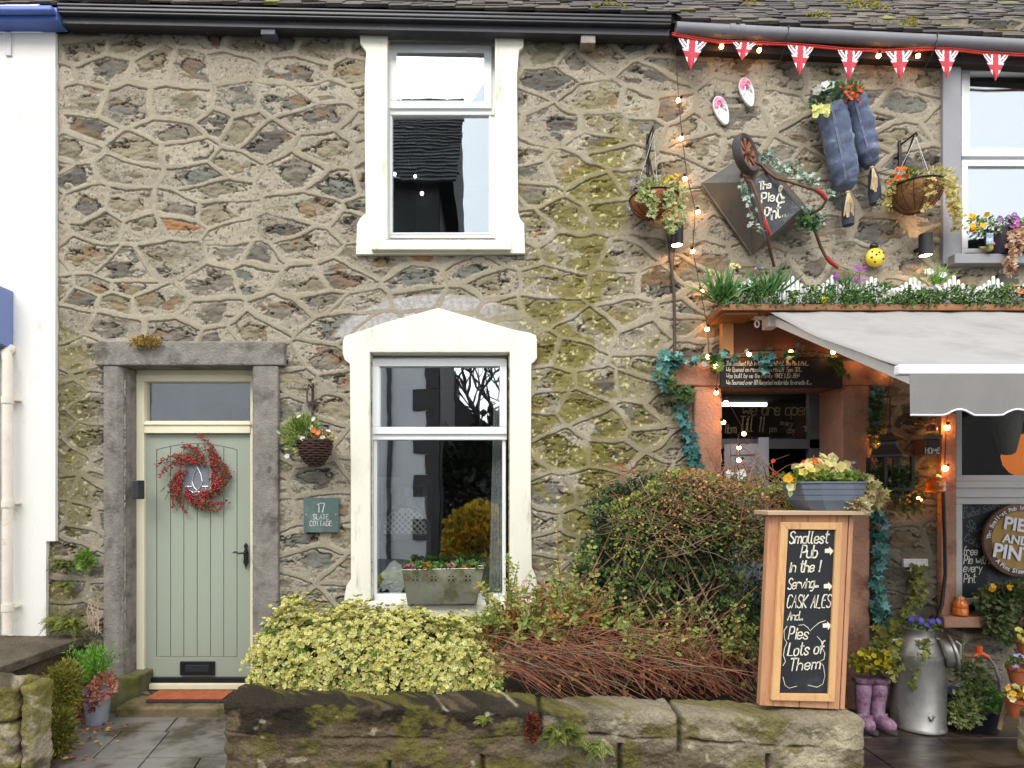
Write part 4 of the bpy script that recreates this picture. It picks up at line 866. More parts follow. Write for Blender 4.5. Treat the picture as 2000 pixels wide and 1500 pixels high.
for i in range(620):
    t = R.random(); px0 = R.uniform(1215,1545); py0 = 948+R.uniform(-26,130)+20*math.sin(px0/40)-max(0,(px0-1400))*.06; d0 = R.uniform(.3,.95); a = P(px0, py0, d0); L_ = R.uniform(.1,.34)
    v = Vector((R.uniform(-1,.6),R.uniform(-.5,.5),R.uniform(-.45,.4))).normalized(); b = a+v*L_; mb.tube([a,(a+b)/2+Vector((0,0,R.uniform(-.02,.03))),b], [.003,.0025,.0012], 4, R.choice((0,0,1)), cap=False)
k = 5600; px_ = rng.uniform(1195,1550,k); py_ = 934+rng.uniform(0,1,k)**1.7*150+18*np.sin(px_/45)+np.clip(1300-px_,0,100)*.25; dd = rng.uniform(.3,.98,k)
p = np.array([P(a,b,c) for a,b,c in zip(px_,py_,dd)]); gsel = (fbm(px_/50,py_/50,4,3) > .43) | (px_ < 1290)
cols = np.where(gsel[:,None], pick(((160,164,76),(140,152,70),(188,178,96),(110,126,62)), k, .3), pick(((196,150,88),(214,170,108),(170,118,72),(160,144,84)), k, .3))
f.add(T_LEAF, p, rng.normal(0,1,(k,3)), rng.uniform(.012,.027,k), cols, cols*.9, .7, up=(0,-.6,.8), roll=.6)
f.build('foliage', cb_); mb.build('twig', [M_brown, M_twig], cb_)

# plants in and on the garden wall
def tuft(name, label, c, r, k, cols, size, T=T_BLADE, asp=.16, cat='plant', lump=.4, out=.9, group=None):
    o = thing(name, tuple(c), label, cat, group); f = Foliage(); p, d_ = blob(c, r, k, lump, .15, k); dr = d_*out+np.array((0,-.35,.25))+rng.normal(0,.35,(k,3)); f.add(T, p, dr, rng.uniform(size*.6,size*1.3,k), pick(cols,k,.3), None, asp, up=(0,-1,.4)); f.build('foliage', o); return o
FG = ((112,124,48),(136,142,58),(92,106,42),(150,146,70))
def fern(name, label, c, n, L_, cols, wid=.24, group=None):
    o = thing(name, tuple(c), label, 'fern', group); f = Foliage(); mb = MB()
    for i in range(n):
        az = R.uniform(-1.9,1.9); out = Vector((math.sin(az), -abs(math.cos(az))*.7-.15, R.uniform(-.1,.9))).normalized(); l = L_*R.uniform(.55,1.15); b0 = Vector(c)+Vector((R.uniform(-.25,.25)*L_,0,R.uniform(-.15,.15)*L_)); m_ = b0+out*l*.5+Vector((0,0,.10*l)); e = b0+out*l*.92+Vector((0,0,-R.uniform(.15,.55)*l)); k = 13
        t = np.repeat(np.linspace(.12,1,k),2); A, M_, B = map(np.array,(b0,m_,e)); q = ((1-t)**2)[:,None]*A+(2*t*(1-t))[:,None]*M_+(t**2)[:,None]*B; tg_ = (2*(1-t))[:,None]*(M_-A)+(2*t)[:,None]*(B-M_); tg_ /= np.linalg.norm(tg_,axis=1,keepdims=True); sd = np.cross(tg_, np.array((0,-.6,.8))+rng.normal(0,.15,3)); sd /= np.linalg.norm(sd,axis=1,keepdims=True); sd[1::2] *= -1
        f.add(T_LEAF, q, sd+tg_*.35, l*wid*(1.05-t)*rng.uniform(.8,1.15,2*k)+.004, pick(cols,1,.3)[0]*(.85+.3*t)[:,None], None, .42, up=(0,-.7,.7), roll=.12); mb.tube([b0,(b0+m_)/2*1.0,m_,(m_+e)/2,e], .0015, 4, cap=False)
    f.build('frond', o); mb.build('stalk', M_stem, o); return o
fern('wall_fern', 'broad green fern tuft rooted in the garden wall face', P(1100,1435,1.40), 46, .15, FG)
fern('wall_fern', 'small fern sprig high on the dark part of the garden wall', P(945,1408,1.40), 12, .075, FG)
fern('wall_fern', 'pale fern tuft low on the garden wall beside the broad one', P(1172,1462,1.40), 26, .12, ((140,150,78),(160,162,92),(114,128,60)))
tuft('withered_stonecrop', 'withered red brown plant in the garden wall joint', P(1040,1420,1.42), (.035,.03,.09), 420, ((120,64,44),(150,84,52),(90,50,38)), .022, T_LEAF, .6)
tuft('lintel_weed', 'dry straw coloured weed sprouting from the door lintel', P(285,668,.08), (.11,.03,.05), 420, ((190,160,84),(206,176,104),(150,130,70)), .022, T_LEAF, .6)
# left corner
fern('fern', 'bushy green fern where the platform meets the stone wall', P(132,1222,.08), 70, .19, ((130,140,52),(150,154,62),(104,120,42)), .2)
fern('fern', 'ragged fern hanging on the wall joint high above the platform', P(128,1104,.05), 40, .12, ((104,112,44),(124,126,52),(86,96,38)))
fern('fern', 'small yellow green fern between the two larger ones on the stone wall', P(130,1144,.05), 22, .09, ((150,154,64),(126,134,52)))
tuft('wall_herb', 'bright leafy herb sprig growing from the stone wall', P(166,1092,.06), (.06,.04,.06), 120, ((120,156,64),(140,170,80)), .04, T_LEAF, .8)
tuft('trailing_moss_plant', 'thick olive cushion plant trailing down the platform side', P(122,1345,.74), (.08,.18,.20), 2300, ((132,132,48),(150,148,60),(108,110,42),(160,140,64)), .035, asp=.3)
tuft('trailing_moss_plant', 'olive cushion plant on the platform foot by the gate pier', P(112,1432,.95), (.08,.14,.16), 1500, ((126,124,46),(146,140,60),(104,104,42)), .035, asp=.3)
dl = thing('dry_stems', tuple(P(185,1200,.08)), 'dry pale stalks leaning against the door jamb base', 'plant'); mb = MB()
for i in range(12): a = P(R.uniform(172,200), R.uniform(1215,1240), R.uniform(.05,.12)); b = P(R.uniform(168,204), R.uniform(1168,1215), R.uniform(.05,.12)); mb.tube([a,(a+b)/2+Vector((R.uniform(-.03,.03),0,0)),b], .003, 5)
mb.build('stem', mat('straw', srgb(206,176,150,.75), .8, .2, 9, 0), dl)
# zinc pail with a small conifer and rusty stonecrop
M_zinc = mat('galvanised_zinc', srgb(186,194,204,.78), .45, .12, 7, .08, 30, metal=.45)
pc = P(190,1378,.40); pl_ = thing('zinc_pail', (pc.x,pc.y,.016), 'small zinc pail planted with a bright conifer beside the doorstep', 'planter')
mb = MB(); zt = Z(1342,.40); mb.lathe((pc.x,pc.y,.016), [(.068,0),(.073,.01),(.092,zt-.05),(.088,zt-.046),(.094,zt-.03),(.09,zt-.026),(.098,zt-.016),(.094,zt-.016),(.08,zt-.05)], 24); mb.build('pail', M_zinc, pl_, smooth=True)
mb = MB(); mb.lathe((pc.x,pc.y,zt-.05), [(.088,0),(.02,.012)], 16); mb.build('soil', M_soil, pl_)
f = Foliage(); base = np.array((pc.x-.03, pc.y, zt-.03))
for i in range(110):
    v = np.array((R.gauss(0,.28), R.gauss(0,.25), 1.0)); v /= np.linalg.norm(v); L_ = R.uniform(.16,.36); t = np.repeat(np.linspace(.2,1,12),3); k = len(t)
    q = base+np.outer(t*L_, v)+rng.normal(0,.006,(k,3)); f.add(T_BLADE, q, v+rng.normal(0,.5,(k,3)), rng.uniform(.022,.04,k), pick(((104,160,52),(132,180,70),(84,140,48)), k), None, .2)
f.build('conifer', pl_)
f = Foliage(); k = 340; p, d_ = blob((pc.x+.07,pc.y-.05,zt+.01), (.09,.08,.11), k, .4, .3, 3); p2, d2 = blob((pc.x+.01,pc.y-.10,zt-.08), (.035,.02,.07), 60, .4, .3, 5); p3, d3 = blob((pc.x-.12,pc.y-.04,zt-.05),(.025,.03,.22),130,.4,.3,6)
for p_, dd_, cl in ((p,d_,((222,160,136),(206,130,110),(180,100,84),(232,184,160))),(p2,d2,((150,90,90),(120,70,76),(190,130,116)))): f.add(T_LEAF, p_, dd_+(0,-.5,0), rng.uniform(.02,.034,len(p_)), pick(cl,len(p_)), None, .85, up=dd_+(0,-1,0))
f.build('stonecrop', pl_); f = Foliage()
for p_, dd_, cl in ((p3,d3,((176,96,76),(200,130,104),(140,80,64))),): f.add(T_LEAF, p_, dd_+(0,-.5,0), rng.uniform(.02,.034,len(p_)), pick(cl,len(p_)), None, .85, up=dd_+(0,-1,0))
f.build('stonecrop', pl_)
lt = thing('fallen_leaves', tuple(P(130,1440,.8)), 'fallen orange leaves in the corner beside the platform', 'leaves'); lt['kind'] = 'stuff'
f = Foliage(); k = 90; pp = np.array([(X(R.uniform(105,200),R.uniform(.4,1.0)), -R.uniform(.38,1.05), .022+R.uniform(0,.012)) for _ in range(k)]); f.add(T_LEAF, pp, rng.normal(0,1,(k,3))*(1,1,.2), rng.uniform(.02,.04,k), pick(((196,120,80),(170,90,60),(206,160,80),(130,90,80)),k), None, .8, up=(0,0,1), roll=.3); f.build('leaf_litter', lt)['kind'] = 'stuff'

# ------------------------------------------------------------------ cottage doorway things
mc = P(365,1357,.1)
def mat_poly(k): return [(X(294,.0), .07, k), (X(450,.0), .07, k), (X(450,.2), -.19, k), (X(284,.2), -.19, k)]
mb = MB(); mb.prism(mat_poly(.095), (0,0,.012)); dm = thing('doormat', (mc.x,-.06,.095), 'terracotta coir doormat with a dark border on the step', 'doormat')
mb.build('border', mat('dark_rubber', srgb(66,52,56,.7), .8, .1, 9, .2, 90), dm)
mb = MB(); mb.box(X(297,.05), X(446,.05), -.155, .055, .1075, .118); mb.build('pile', mat('coir', srgb(190,104,64,.75), .95, .3, 30, .9, 160), dm, bevel=.004)
kb = MB(); kb.box(X(259,.02), X(272,.02), -.03, .06, Z(975,.02), Z(938,.02)); tag(kb.build('key_box', M_black, bevel=.006), 'small black key box fixed inside the door jamb', 'key box')
sg = thing('house_sign', tuple(P(627,1006,.03)), 'square grey green slate sign reading 17 Slate Cottage', 'sign')
mb = MB(); mb.pbox(593, 972, 661.5, 1040, .035, .012); mb.build('plaque', mat('green_slate', srgb(84,104,100,.8), .6, .1, 6, .12, 50, col2=srgb(100,116,112,.8), amt=.3), sg, bevel=.003)
mb = MB(); M_let = mat('white_letter_paint', srgb(236,236,230,.85), .7, .03, 9, 0)
def centred(mb, t, cxp, py_, h, w, d, **k):
    tmp = MB(); wd_ = lettering(tmp, t, (0,0,0), EX, EZ, h, w, **k); lettering(mb, t, P(cxp,py_,d)-EX*(wd_/2), EX, EZ, h, w, **k)
kw = dict(slant=0, jit=0, serif=True)
centred(mb, '17', 628, 1000, S(17), .0075, .035, **kw); centred(mb, 'SLATE', 627.5, 1014, S(9.5),   .0037, .035, asp=.84, **kw); centred(mb, 'COTTAGE', 627.5, 1027, S(9.5),   .0037, .035, asp=.84, **kw)
mb.build('lettering', M_let, sg)
for a in (598,656): MB().lathe(P(a,1005,.035), [(.006,0),(.005,.003),(0,.004)], 10, axis=(0,-1,0)).build('screw', M_zinc, sg)
# wreath of red berries
wr = thing('wreath', tuple(P(383,936,-.14)), 'round door wreath of swirling red berry sprigs with sprigs of pine', 'wreath')
f = Foliage(); f2 = Foliage(); mb = MB(); cx_, cz_ = X(383,-.1), Z(936,-.1); y_ = .14; u = S(1,-.12)
bv, bf, bc, bn = [], [], [], 0
ico = bmesh.new(); bmesh.ops.create_icosphere(ico, subdivisions=1, radius=1); iv = np.array([v.co[:] for v in ico.verts]); ifc = np.array([[v.index for v in q.verts] for q in ico.faces]); ico.free()
for i in range(25):
    th = 2*math.pi*i/25+R.uniform(-.12,.12); r0 = 31+R.uniform(-6,8); L_ = R.uniform(24,54); pts_ = []
    for t in np.linspace(0,1,7): rr = r0+L_*t*.9; a = th+.62*t+.25*t*t; pts_.append((rr*math.cos(a), rr*math.sin(a)))
    P3 = [Vector((cx_+a*u, y_-.02-.02*math.sin(j), cz_+b*u)) for j, (a, b) in enumerate(pts_)]
    mb.tube(P3, .0025, 4, cap=False)
    for j in range(len(P3)-1):
        for q in range(15):
            c = np.array(P3[j].lerp(P3[j+1], R.random()))+rng.normal(0,.0115,3)*(1,.8,1); bv.append(iv*R.uniform(.0048,.0078)+c); bf.append(ifc+bn); bn += len(iv); bc.append(np.tile(pick(((176,40,40),(150,28,34),(200,72,60),(116,22,30)),1,.15),(len(iv),1)))
for i in range(28):
    th = 2*math.pi*i/28; rr = R.uniform(26,50); c = np.array((cx_+rr*u*math.cos(th), y_-.015, cz_+rr*u*math.sin(th))); dv = np.array((math.cos(th+.9),-.2,math.sin(th+.9))); k = 34; t = rng.uniform(0,1,k)
    f.add(T_BLADE, c+np.outer(t*.13,dv), dv*.7+rng.normal(0,.5,(k,3)), rng.uniform(.02,.036,k), pick(((70,96,44),(92,116,52),(110,126,60)),k), None, .12)
f.build('pine_sprig', wr); mb.build('ring', M_brown, wr); np_mesh('berry', np.concatenate(bv), np.concatenate(bf), attr_mat('berry_skin', .25, .5, 0), wr, np.concatenate(bc), smooth=True)
# wicker hanging basket by the door
def weave(name, c): 
    return mat(name, c, .7, .35, 40, .9, 60, stretch=(1,1,3), bdist=.02)
hb = thing('hanging_basket', tuple(P(612,885,.16)), 'dark wicker hanging basket with white and orange flowers by the cottage door', 'hanging basket')
hc = P(615,862,.16); mb = MB(); n_ = 11
for i in range(n_):
    t = i/(n_-1); r = .135*math.sqrt(max(0,1-(t*.93)**2))*(1-.12*t); z = hc.z-t*.185
    mb.tube([(hc.x+r*math.cos(a), hc.y+r*math.sin(a), z+.004*math.sin(a*9+i*math.pi)) for a in np.linspace(0,2*math.pi,37)], .0095, 6, cap=False)
mb.lathe((hc.x,hc.y,hc.z-.185), [(.0,-.004),(.045,0),(.10,.09),(.122,.18)], 20, cap=False); mb.build('basket', weave('dark_wicker', srgb(82,56,46,.75)), hb, smooth='all')
mb = MB(); bt_ = P(610,755,.02); mb.box(bt_.x-.008, bt_.x+.008, -.02, 0, Z(830,.02), Z(748,.02)); mb.box(bt_.x-.045, bt_.x+.045, -.021, 0, Z(791,.02), Z(784,.02)); mb.tube([(bt_.x,-.02,Z(760,.02)),(bt_.x,-.12,Z(752,.1)),(bt_.x+.0,-.16,Z(768,.1)),(bt_.x,-.16,Z(785,.16))], .006, 6); mb.build('bracket', mat('rusty_iron', srgb(62,46,40,.8), .7, .3, 20, .2, 60), hb)
mb = MB()
for a in (0.3,2.4,4.5): mb.tube([(bt_.x,-.16,Z(787,.16)),(hc.x+.13*math.cos(a),hc.y+.13*math.sin(a),hc.z)], .0022, 4)
mb.build('chain', mat('dull_chain', (.2,.19,.18), .5, .1, 9, 0, metal=.7), hb)
f = Foliage(); k = 380; p, d_ = blob((hc.x-.10,hc.y-.02,hc.z+.07), (.13,.1,.11), k, .4, .1, 3); f.add(T_BLADE, p, d_+(0,-.2,.7), rng.uniform(.04,.09,k), pick(((124,154,64),(150,170,80),(104,136,58)),k), None, .18)
k = 260; p, d_ = blob((hc.x+.04,hc.y-.02,hc.z+.02), (.14,.1,.05), k, .4, .2, 8); f.add(T_LEAF, p, d_+(0,-.4,.2), rng.uniform(.02,.036,k), pick(((196,180,110),(220,204,140),(150,150,84),(170,120,90)),k), None, .8, up=d_)
k = 60; p, d_ = blob((hc.x-.14,hc.y-.06,hc.z-.03), (.08,.05,.08), k, .4, .2, 9); f.add(T_LEAF, p, d_+(0,-.4,-.3), rng.uniform(.02,.03,k), pick(((200,190,120),(150,160,80)),k), None, .8)
f.build('foliage', hb); f = Foliage()

for q in ((-.26,-.08,.06),(.0,-.1,.10),(.13,-.1,.07),(-.06,-.12,.01),(-.19,-.08,-.12),(.09,-.11,.02),(.02,-.1,.16),(-.09,-.1,.18),(.15,-.09,.03)): f.blooms([hc+Vector(q)], .045, srgb(244,242,236,.8), srgb(230,220,150,.8))
f.blooms([hc+Vector(q) for q in ((.025,-.12,.075),(.06,-.12,.055))], .05, srgb(236,130,80,.8), srgb(250,170,90,.8)); f.build_each('flower', hb, M_petal)

# ------------------------------------------------------------------ zinc trough on the lower sill and what stands inside the pane
zt_ = thing('window_trough', tuple(P(866,1175,.13)), 'tapered zinc trough with star cutouts and primroses on the lower sill', 'planter')
d = .14; mb = MB(); q = lambda a, b, dd: P(a, b, dd)
A = [q(785,1113,.15),q(945,1110,.15),q(931,1179,.12),q(796,1181,.12)]; B = [v+Vector((0,.17,0)) for v in A[:2]]+[v+Vector((0,.12,0)) for v in A[2:]]
mb.add(A+B, [(0,3,2,1),(3,7,6,2),(4,5,6,7),(0,4,7,3),(1,2,6,5)]); mb.tube([A[0],A[1],B[1],B[0],A[0]], .004, 6)
mb.build('trough', mat('mirror_zinc', srgb(186,186,168,.75), .36, .2, 5, .1, 12, metal=.6, col2=srgb(150,146,110,.7), amt=.45, c2scale=6), zt_, bevel=.003)  # mirrored greenery is put into the colour as olive blotches
mb = MB(); mb.box(A[0].x+.01, A[1].x-.01, -.14, -.0, A[1].z-.03, A[1].z-.012); mb.build('soil', M_soil, zt_)
for a in (811,847,881,914):
    mb = MB()
    for k_ in range(4):
        th = math.pi/4+k_*math.pi/2; c = q(a,1129.5,.1505-.0); c.y = -.1525+ .0; dv = Vector((math.cos(th),0,math.sin(th))); sv = Vector((-dv.z,0,dv.x))
        yb = -(.15-.03*(1129.5-1111)/69)-.0022
        mb.add([Vector((c.x,yb,c.z))+dv*.007, Vector((c.x,yb,c.z))+dv*.022+sv*.007, Vector((c.x,yb,c.z))+dv*.036, Vector((c.x,yb,c.z))+dv*.022-sv*.007], [(0,1,2,3)])
    for k_ in range(4):
        th = k_*math.pi/2; c = q(a,1129.5,.15); dv = Vector((math.cos(th),0,math.sin(th)))*.03; mb.add([Vector((c.x+dv.x+sx,-.146,c.z+dv.z+sz)) for sx,sz in ((-.004,0),(0,-.004),(.004,0),(0,.004))], [(0,1,2,3)])
    mb.build('star_cutout', M_dark, zt_)
f = Foliage(); k = 300; p = np.stack([rng.uniform(A[0].x+.02,A[1].x-.02,k), rng.uniform(-.15,-.04,k), A[1].z+rng.uniform(-.02,.035,k)],1); f.add(T_LEAF, p, rng.normal(0,1,(k,3))+(0,-.3,.5), rng.uniform(.03,.05,k), pick(((84,120,56),(110,140,70),(70,100,48)),k), None, .7, up=(0,-.4,1)); f.build('foliage', zt_)
f = Foliage()
for a, cl, cc2 in ((803,(214,110,170),(240,200,120)),(832,(240,150,60),(250,200,80)),(884,(220,120,180),(244,210,130)),(911,(240,150,60),(250,190,70)),(797,(170,80,150),(240,200,120))):
    f.blooms([q(a+R.uniform(-9,9),1107+R.uniform(-6,4),.13) for _ in range(8)], .036, srgb(*cl,.8), srgb(*cc2,.8))
f.build_each('flower', zt_, M_petal)
# inside: sideboard with books, lattice-backed chair, curtain, lamp cut like a flower
dI = -.5
ch_ = thing('lattice_chair', tuple(P(795,1180,dI)), 'chair with a rounded lattice back inside the lower window', 'chair')
mb = MB(); M_cane = mat('pale_cane', (.75,.74,.72), .5, .1, 9, 0); cxx, czz = X(792,dI), Z(1045,dI); w_, h_ = S(46,dI), S(58,dI)  # lattice whitened to carry reflected highlights in its colour
arc = [(cxx+w_*math.cos(t), -dI, czz+h_*max(0,math.sin(t))**.8) for t in np.linspace(0,math.pi,17)]; mb.tube([(cxx+w_,-dI,.5)]+arc+[(cxx-w_,-dI,.5)], .018, 6); mb.tube([arc[0],arc[-1]], .014, 6); cfr = mb.build('back_frame', mat('grey_cane', (.06,.058,.056), .5, .1, 9, 0), ch_)
mb = MB()
for i in range(-9,10):
    for sg_ in (-1,1):
        L_ = []
        for t in np.linspace(0,1,25):
            x = i*.052+sg_*t*h_; z = t*h_
            if abs(x) < w_*.93 and z < h_*.93*math.sqrt(max(0,1-(x/w_)**2)): L_.append((cxx+x, -dI+.004*sg_, czz+z))
        if len(L_) > 1: mb.tube([L_[0], L_[-1]], .0055, 4)
mb.build('lattice', M_cane, ch_); mb = MB(); mb.box(cxx-w_, cxx+w_, -dI-.02, -dI+.42, .72, .78); mb.build('seat', MATS['grey_cane'], ch_)
bkt = thing('bookcase', (X(760,-2.2),2.3,.3), 'pale bookcase of books standing inside the cottage room', 'bookcase'); mb = MB(); M_pale = mat('pale_shelf', (.28,.27,.26), .6, .05, 3, 0); x0, x1 = X(640,-2.2), X(838,-2.2)
for pz in (945,1002,1060): mb.box(x0, x1, 2.25, 2.6, Z(pz,-2.2)-.04, Z(pz,-2.2))
mb.box(x0, x1, 2.6, 2.63, .4, Z(930,-2.2)); mb.build('shelf', M_pale, bkt)
for i in range(26):
    xx = x0+.6+i*.055; 
    if xx < x1-.05: bk = MB().box(xx, xx+.045, 2.3, 2.5, Z(1002,-2.2), Z(1002,-2.2)+R.uniform(.2,.3)).build('book', mat('book_%d' % (i % 5), [(.4,.42,.46),(.5,.48,.44),(.3,.3,.34),(.45,.2,.12),(.55,.55,.55)][i % 5], .6, .1, 9, 0), bkt)
cu_ = MB(); xs_ = np.linspace(X(966,-.28), X(986,-.28), 22); zb, zt2 = Z(1170,-.28), Z(700,-.28)
top = [(x, .26+.02*math.sin(i*1.5), zt2) for i, x in enumerate(xs_)]; bot = [(x-.05*(1-i/21), .26+.02*math.sin(i*1.5), zb) for i, x in enumerate(xs_)]
cu_.add(top+bot, [(i,i+1,i+23,i+22) for i in range(21)]); tag(cu_.build('curtain', mat('pale_curtain', (.75,.78,.8), .9, .06, 3, 0), smooth=True), 'pale curtain drawn to the side inside the lower window', 'curtain')
pet = [(765,1164),(757,1150),(747,1156),(741,1143),(750,1132),(742,1121),(753,1112),(760,1101),(770,1094),(779,1101),(788,1107),(790,1120),(796,1133),(789,1146),(783,1159),(775,1163)]
pf_ = thing('flower_lamp', tuple(P(765,1164,-.16)), 'white flower shaped ornament lamp standing inside the lower window', 'ornament')
mb = MB(); mb.prism([P(a,b,-.16) for a,b in pet], (0,.012,0)); mb.build('petal_disc', mat('frosted_white', (.8,.82,.83), .4, .08, 6, .1, 10), pf_, bevel=.003); mb = MB(); mb.tube([P(a,b,-.15) for a,b in ((736,1162),(742,1148),(752,1140),(764,1137))], .006, 6); mb.ball(P(764,1137,-.15), .012); mb.build('stalk', M_upvc, pf_, smooth=True)
# ------------------------------------------------------------------ wooden advertising board on the garden wall
bd = thing('advert_board', (1.95,-1.25,.42), 'leaning wooden board box with a chalkboard front advertising the smallest pub', 'advert board')
dB = 1.27; M_pine = mat('aged_pine', srgb(206,152,112,.8), .65, .16, 3, .25, 40, col2=srgb(170,112,78,.8), amt=.35, c2scale=4, stretch=(3,3,.35)); M_pine2 = mat('fresh_pine', srgb(226,178,122,.8), .6, .14, 3, .2, 40, col2=srgb(200,140,90,.8), amt=.3, c2scale=5, stretch=(3,3,.35))
def bq(a, b, dd=dB): return P(a, b, dd)
TL, TR, BR, BL = (1502,1006), (1668,1006), (1650,1386), (1484,1378)
def bl(u, v, dd=dB): 
    a = (TL[0]+(TR[0]-TL[0])*u, TL[1]+(TR[1]-TL[1])*u); b = (BL[0]+(BR[0]-BL[0])*u, BL[1]+(BR[1]-BL[1])*u); return P(a[0]+(b[0]-a[0])*v, a[1]+(b[1]-a[1])*v, dd)
mb = MB()
for u0, u1 in ((0,.155),(.16,.46),(.465,.80),(.805,.935)): mb.prism([bl(u0,0),bl(u1,0),bl(u1,1),bl(u0,1)], (0,.022,0))
for u0, u1 in ((.945,1.0),): mb.prism([bl(u0,0,dB-.01),bl(u1,0,dB-.01),bl(u1,1,dB-.01),bl(u0,1,dB-.01)], (0,.07,0))
mb.prism([bl(0,0,dB-.023),bl(.03,0,dB-.023),bl(.03,1,dB-.023),bl(0,1,dB-.023)], (0,.05,0)); mb.prism([bl(.03,.03,dB-.06),bl(.94,.03,dB-.06),bl(.94,1,dB-.06),bl(.03,1,dB-.06)], (0,.02,0))
mb.build('case', M_pine, bd, bevel=.003)
mb = MB(); mb.box(X(1497,1.3), X(1691,1.3), -1.32, -1.12, Z(1006,1.3), Z(998,1.3)); mb.build('top_shelf', mat('grey_pine', srgb(200,172,140,.8), .7, .15, 3, .2, 40, stretch=(.4,3,3)), bd, bevel=.003)
mb = MB(); L = lambda a, b, dd=1.30: P(a, b, dd)
fo = [(1526,1020),(1646,1021),(1630,1371),(1507,1368)]; fi = [(1540,1034),(1633,1035),(1618,1356),(1523,1355)]
for i in range(4):
    a, b, c, e = fo[i], fo[(i+1)%4], fi[(i+1)%4], fi[i]; mb.prism([L(*a),L(*b),L(*c),L(*e)], (0,.028,0))
mb.build('frame', M_pine2, bd, bevel=.003)
mb = MB(); mb.prism([L(a,b,1.285) for a,b in fi], (0,.01,0)); brd = mb.build('chalkboard', mat('black_chalkboard', srgb(38,41,45,.7), .75, .25, 4, .05, 50, col2=srgb(62,66,70,.7), amt=.2, c2scale=3), bd)
mb = MB(); ux, uz = (bl(1,.5)-bl(0,.5)).normalized(), (bl(.5,0)-bl(.5,1)).normalized(); h_ = S(27,1.29); w_ = S(4.0,1.29)
for t, a, b, hh, ww, sp, asp in (('Smallest',1541,1061,23,4.2,5.0,.60),('Pub',1563,1089,24,4.4,5.0,.62),('in the !',1540,1117,22,4.2,5.0,.62),('Serving...',1538,1151,21,3.8,4.6,.56),('CASK ALES',1536,1187,25,3.6,5.3,.50),('And...',1538,1211,17,3.2,4.6,.62),('Pies',1539,1248,24,4.0,5.0,.66),('Lots of',1538,1281,24,4.2,5.0,.62),('Them',1541,1310,23,4.0,5.6,.76)):
    tilt = .10 if t in ('Serving...','Them','Lots of') else .03
    lettering(mb, t, L(a,b,1.287), ux+uz*tilt, uz, S(hh,1.29), S(ww*.62,1.29), sp=sp, asp=asp*1.06, jit=.25, slant=.14)
for a, b in ((1611,1076),(1609,1145),(1607,1222)):
    mb.add([L(a+q[0],b+q[1],1.2895) for q in ((0,-4),(9,-5),(8,-9),(17,0),(10,9),(10,4),(0,4))], [tuple(range(7))])
def curve(mb, l, w, dd=1.288):
    o = L(l[0][0], l[0][1], dd); ribbon(mb, [((q[0]-l[0][0])*S(1,dd), -(q[1]-l[0][1])*S(1,dd)) for q in l], o, EX, EZ, Vector((0,-1,0)), w, .001)
for l in ([(1537,1223),(1531,1232),(1532,1248),(1537,1255),(1532,1266),(1530,1280),(1534,1292),(1529,1300)],[(1560,1221),(1570,1220),(1578,1226),(1582,1232),(1590,1224),(1600,1216),(1612,1212)],[(1596,1243),(1604,1252),(1606,1266),(1611,1276),(1609,1288),(1600,1292),(1608,1300),(1611,1320),(1607,1336),(1596,1342),(1578,1338)],[(1529,1322),(1533,1338),(1541,1344),(1556,1340)]): curve(mb, l, .0035)
mb.build('lettering', mat('cream_chalk_pen', srgb(238,232,212,.85), .9, .06, 40, 0), brd)
mb = MB(); c = bl(1,.85); mb.tube([c+Vector((.0,.1,.02)),c+Vector((.03,.1,.0)),c+Vector((.035,.1,-.06)),c+Vector((.01,.1,-.09))], .006, 6); mb.build('side_handle', M_pine2, bd, smooth=True)
# grey trough of pansies standing on the board's shelf
tr = thing('pansy_trough', tuple(P(1615,997,1.2)), 'ribbed grey trough of cream and orange pansies on top of the wooden board', 'planter'); M_trough = mat('grey_plastic', srgb(112,122,136,.75), .5, .08, 5, .05, 60)
dT = 1.2; x0, x1, zb, zt = X(1578,dT), X(1662,dT), Z(997,dT), Z(941,dT); mb = MB()
prof = [(0,.0),(.55,.33),(.6,.36),(.66,.52),(.72,.55),(.78,.72),(.84,.75),(.88,.92),(1.0,.94),(1.0,1.0)]; ex = S(22,dT)
rings = []
for s_, t in prof:
    z = zb+(zt-zb)*t; e0, e1, ey = s_*S(30,dT), s_*S(14,dT), s_*.05; n_ = 9
    fr_ = [(x0-e0+(x1+e1-x0+e0)*j/(n_-1), -1.26-ey-.018*math.sin(j/(n_-1)*math.pi)+.012*math.cos(j/(n_-1)*4*math.pi), z) for j in range(n_)]; rings.append(fr_+[(x1+e1,-1.06+ey*.4,z),(x0-e0,-1.06+ey*.4,z)])
m_ = len(rings[0]); mb.add([p for r_ in rings for p in r_], [(i*m_+j, i*m_+(j+1)%m_, (i+1)*m_+(j+1)%m_, (i+1)*m_+j) for i in range(len(rings)-1) for j in range(m_)]+[tuple(range((len(rings)-1)*m_, len(rings)*m_))], 0); mb.build('trough', M_trough, tr, bevel=.002)
f = Foliage(); k = 520; p = np.stack([rng.uniform(X(1545,dT),X(1680,dT),k), rng.uniform(-1.30,-1.08,k), zt+rng.uniform(-.01,.05,k)],1); f.add(T_LEAF, p, rng.normal(0,1,(k,3))+(0,-.3,.6), rng.uniform(.025,.045,k), pick(((126,156,60),(104,136,50),(150,170,80)),k), None, .6, up=(0,-.5,.8))
k = 420; p = np.concatenate([blob(P(1685,955,1.2),(.06,.07,.10),k,.4,.2,4)[0], blob(P(1672,985,1.28),(.06,.04,.06),140,.4,.2,6)[0], blob(P(1705,970,1.15),(.08,.06,.08),170,.4,.2,7)[0]]); k = len(p)
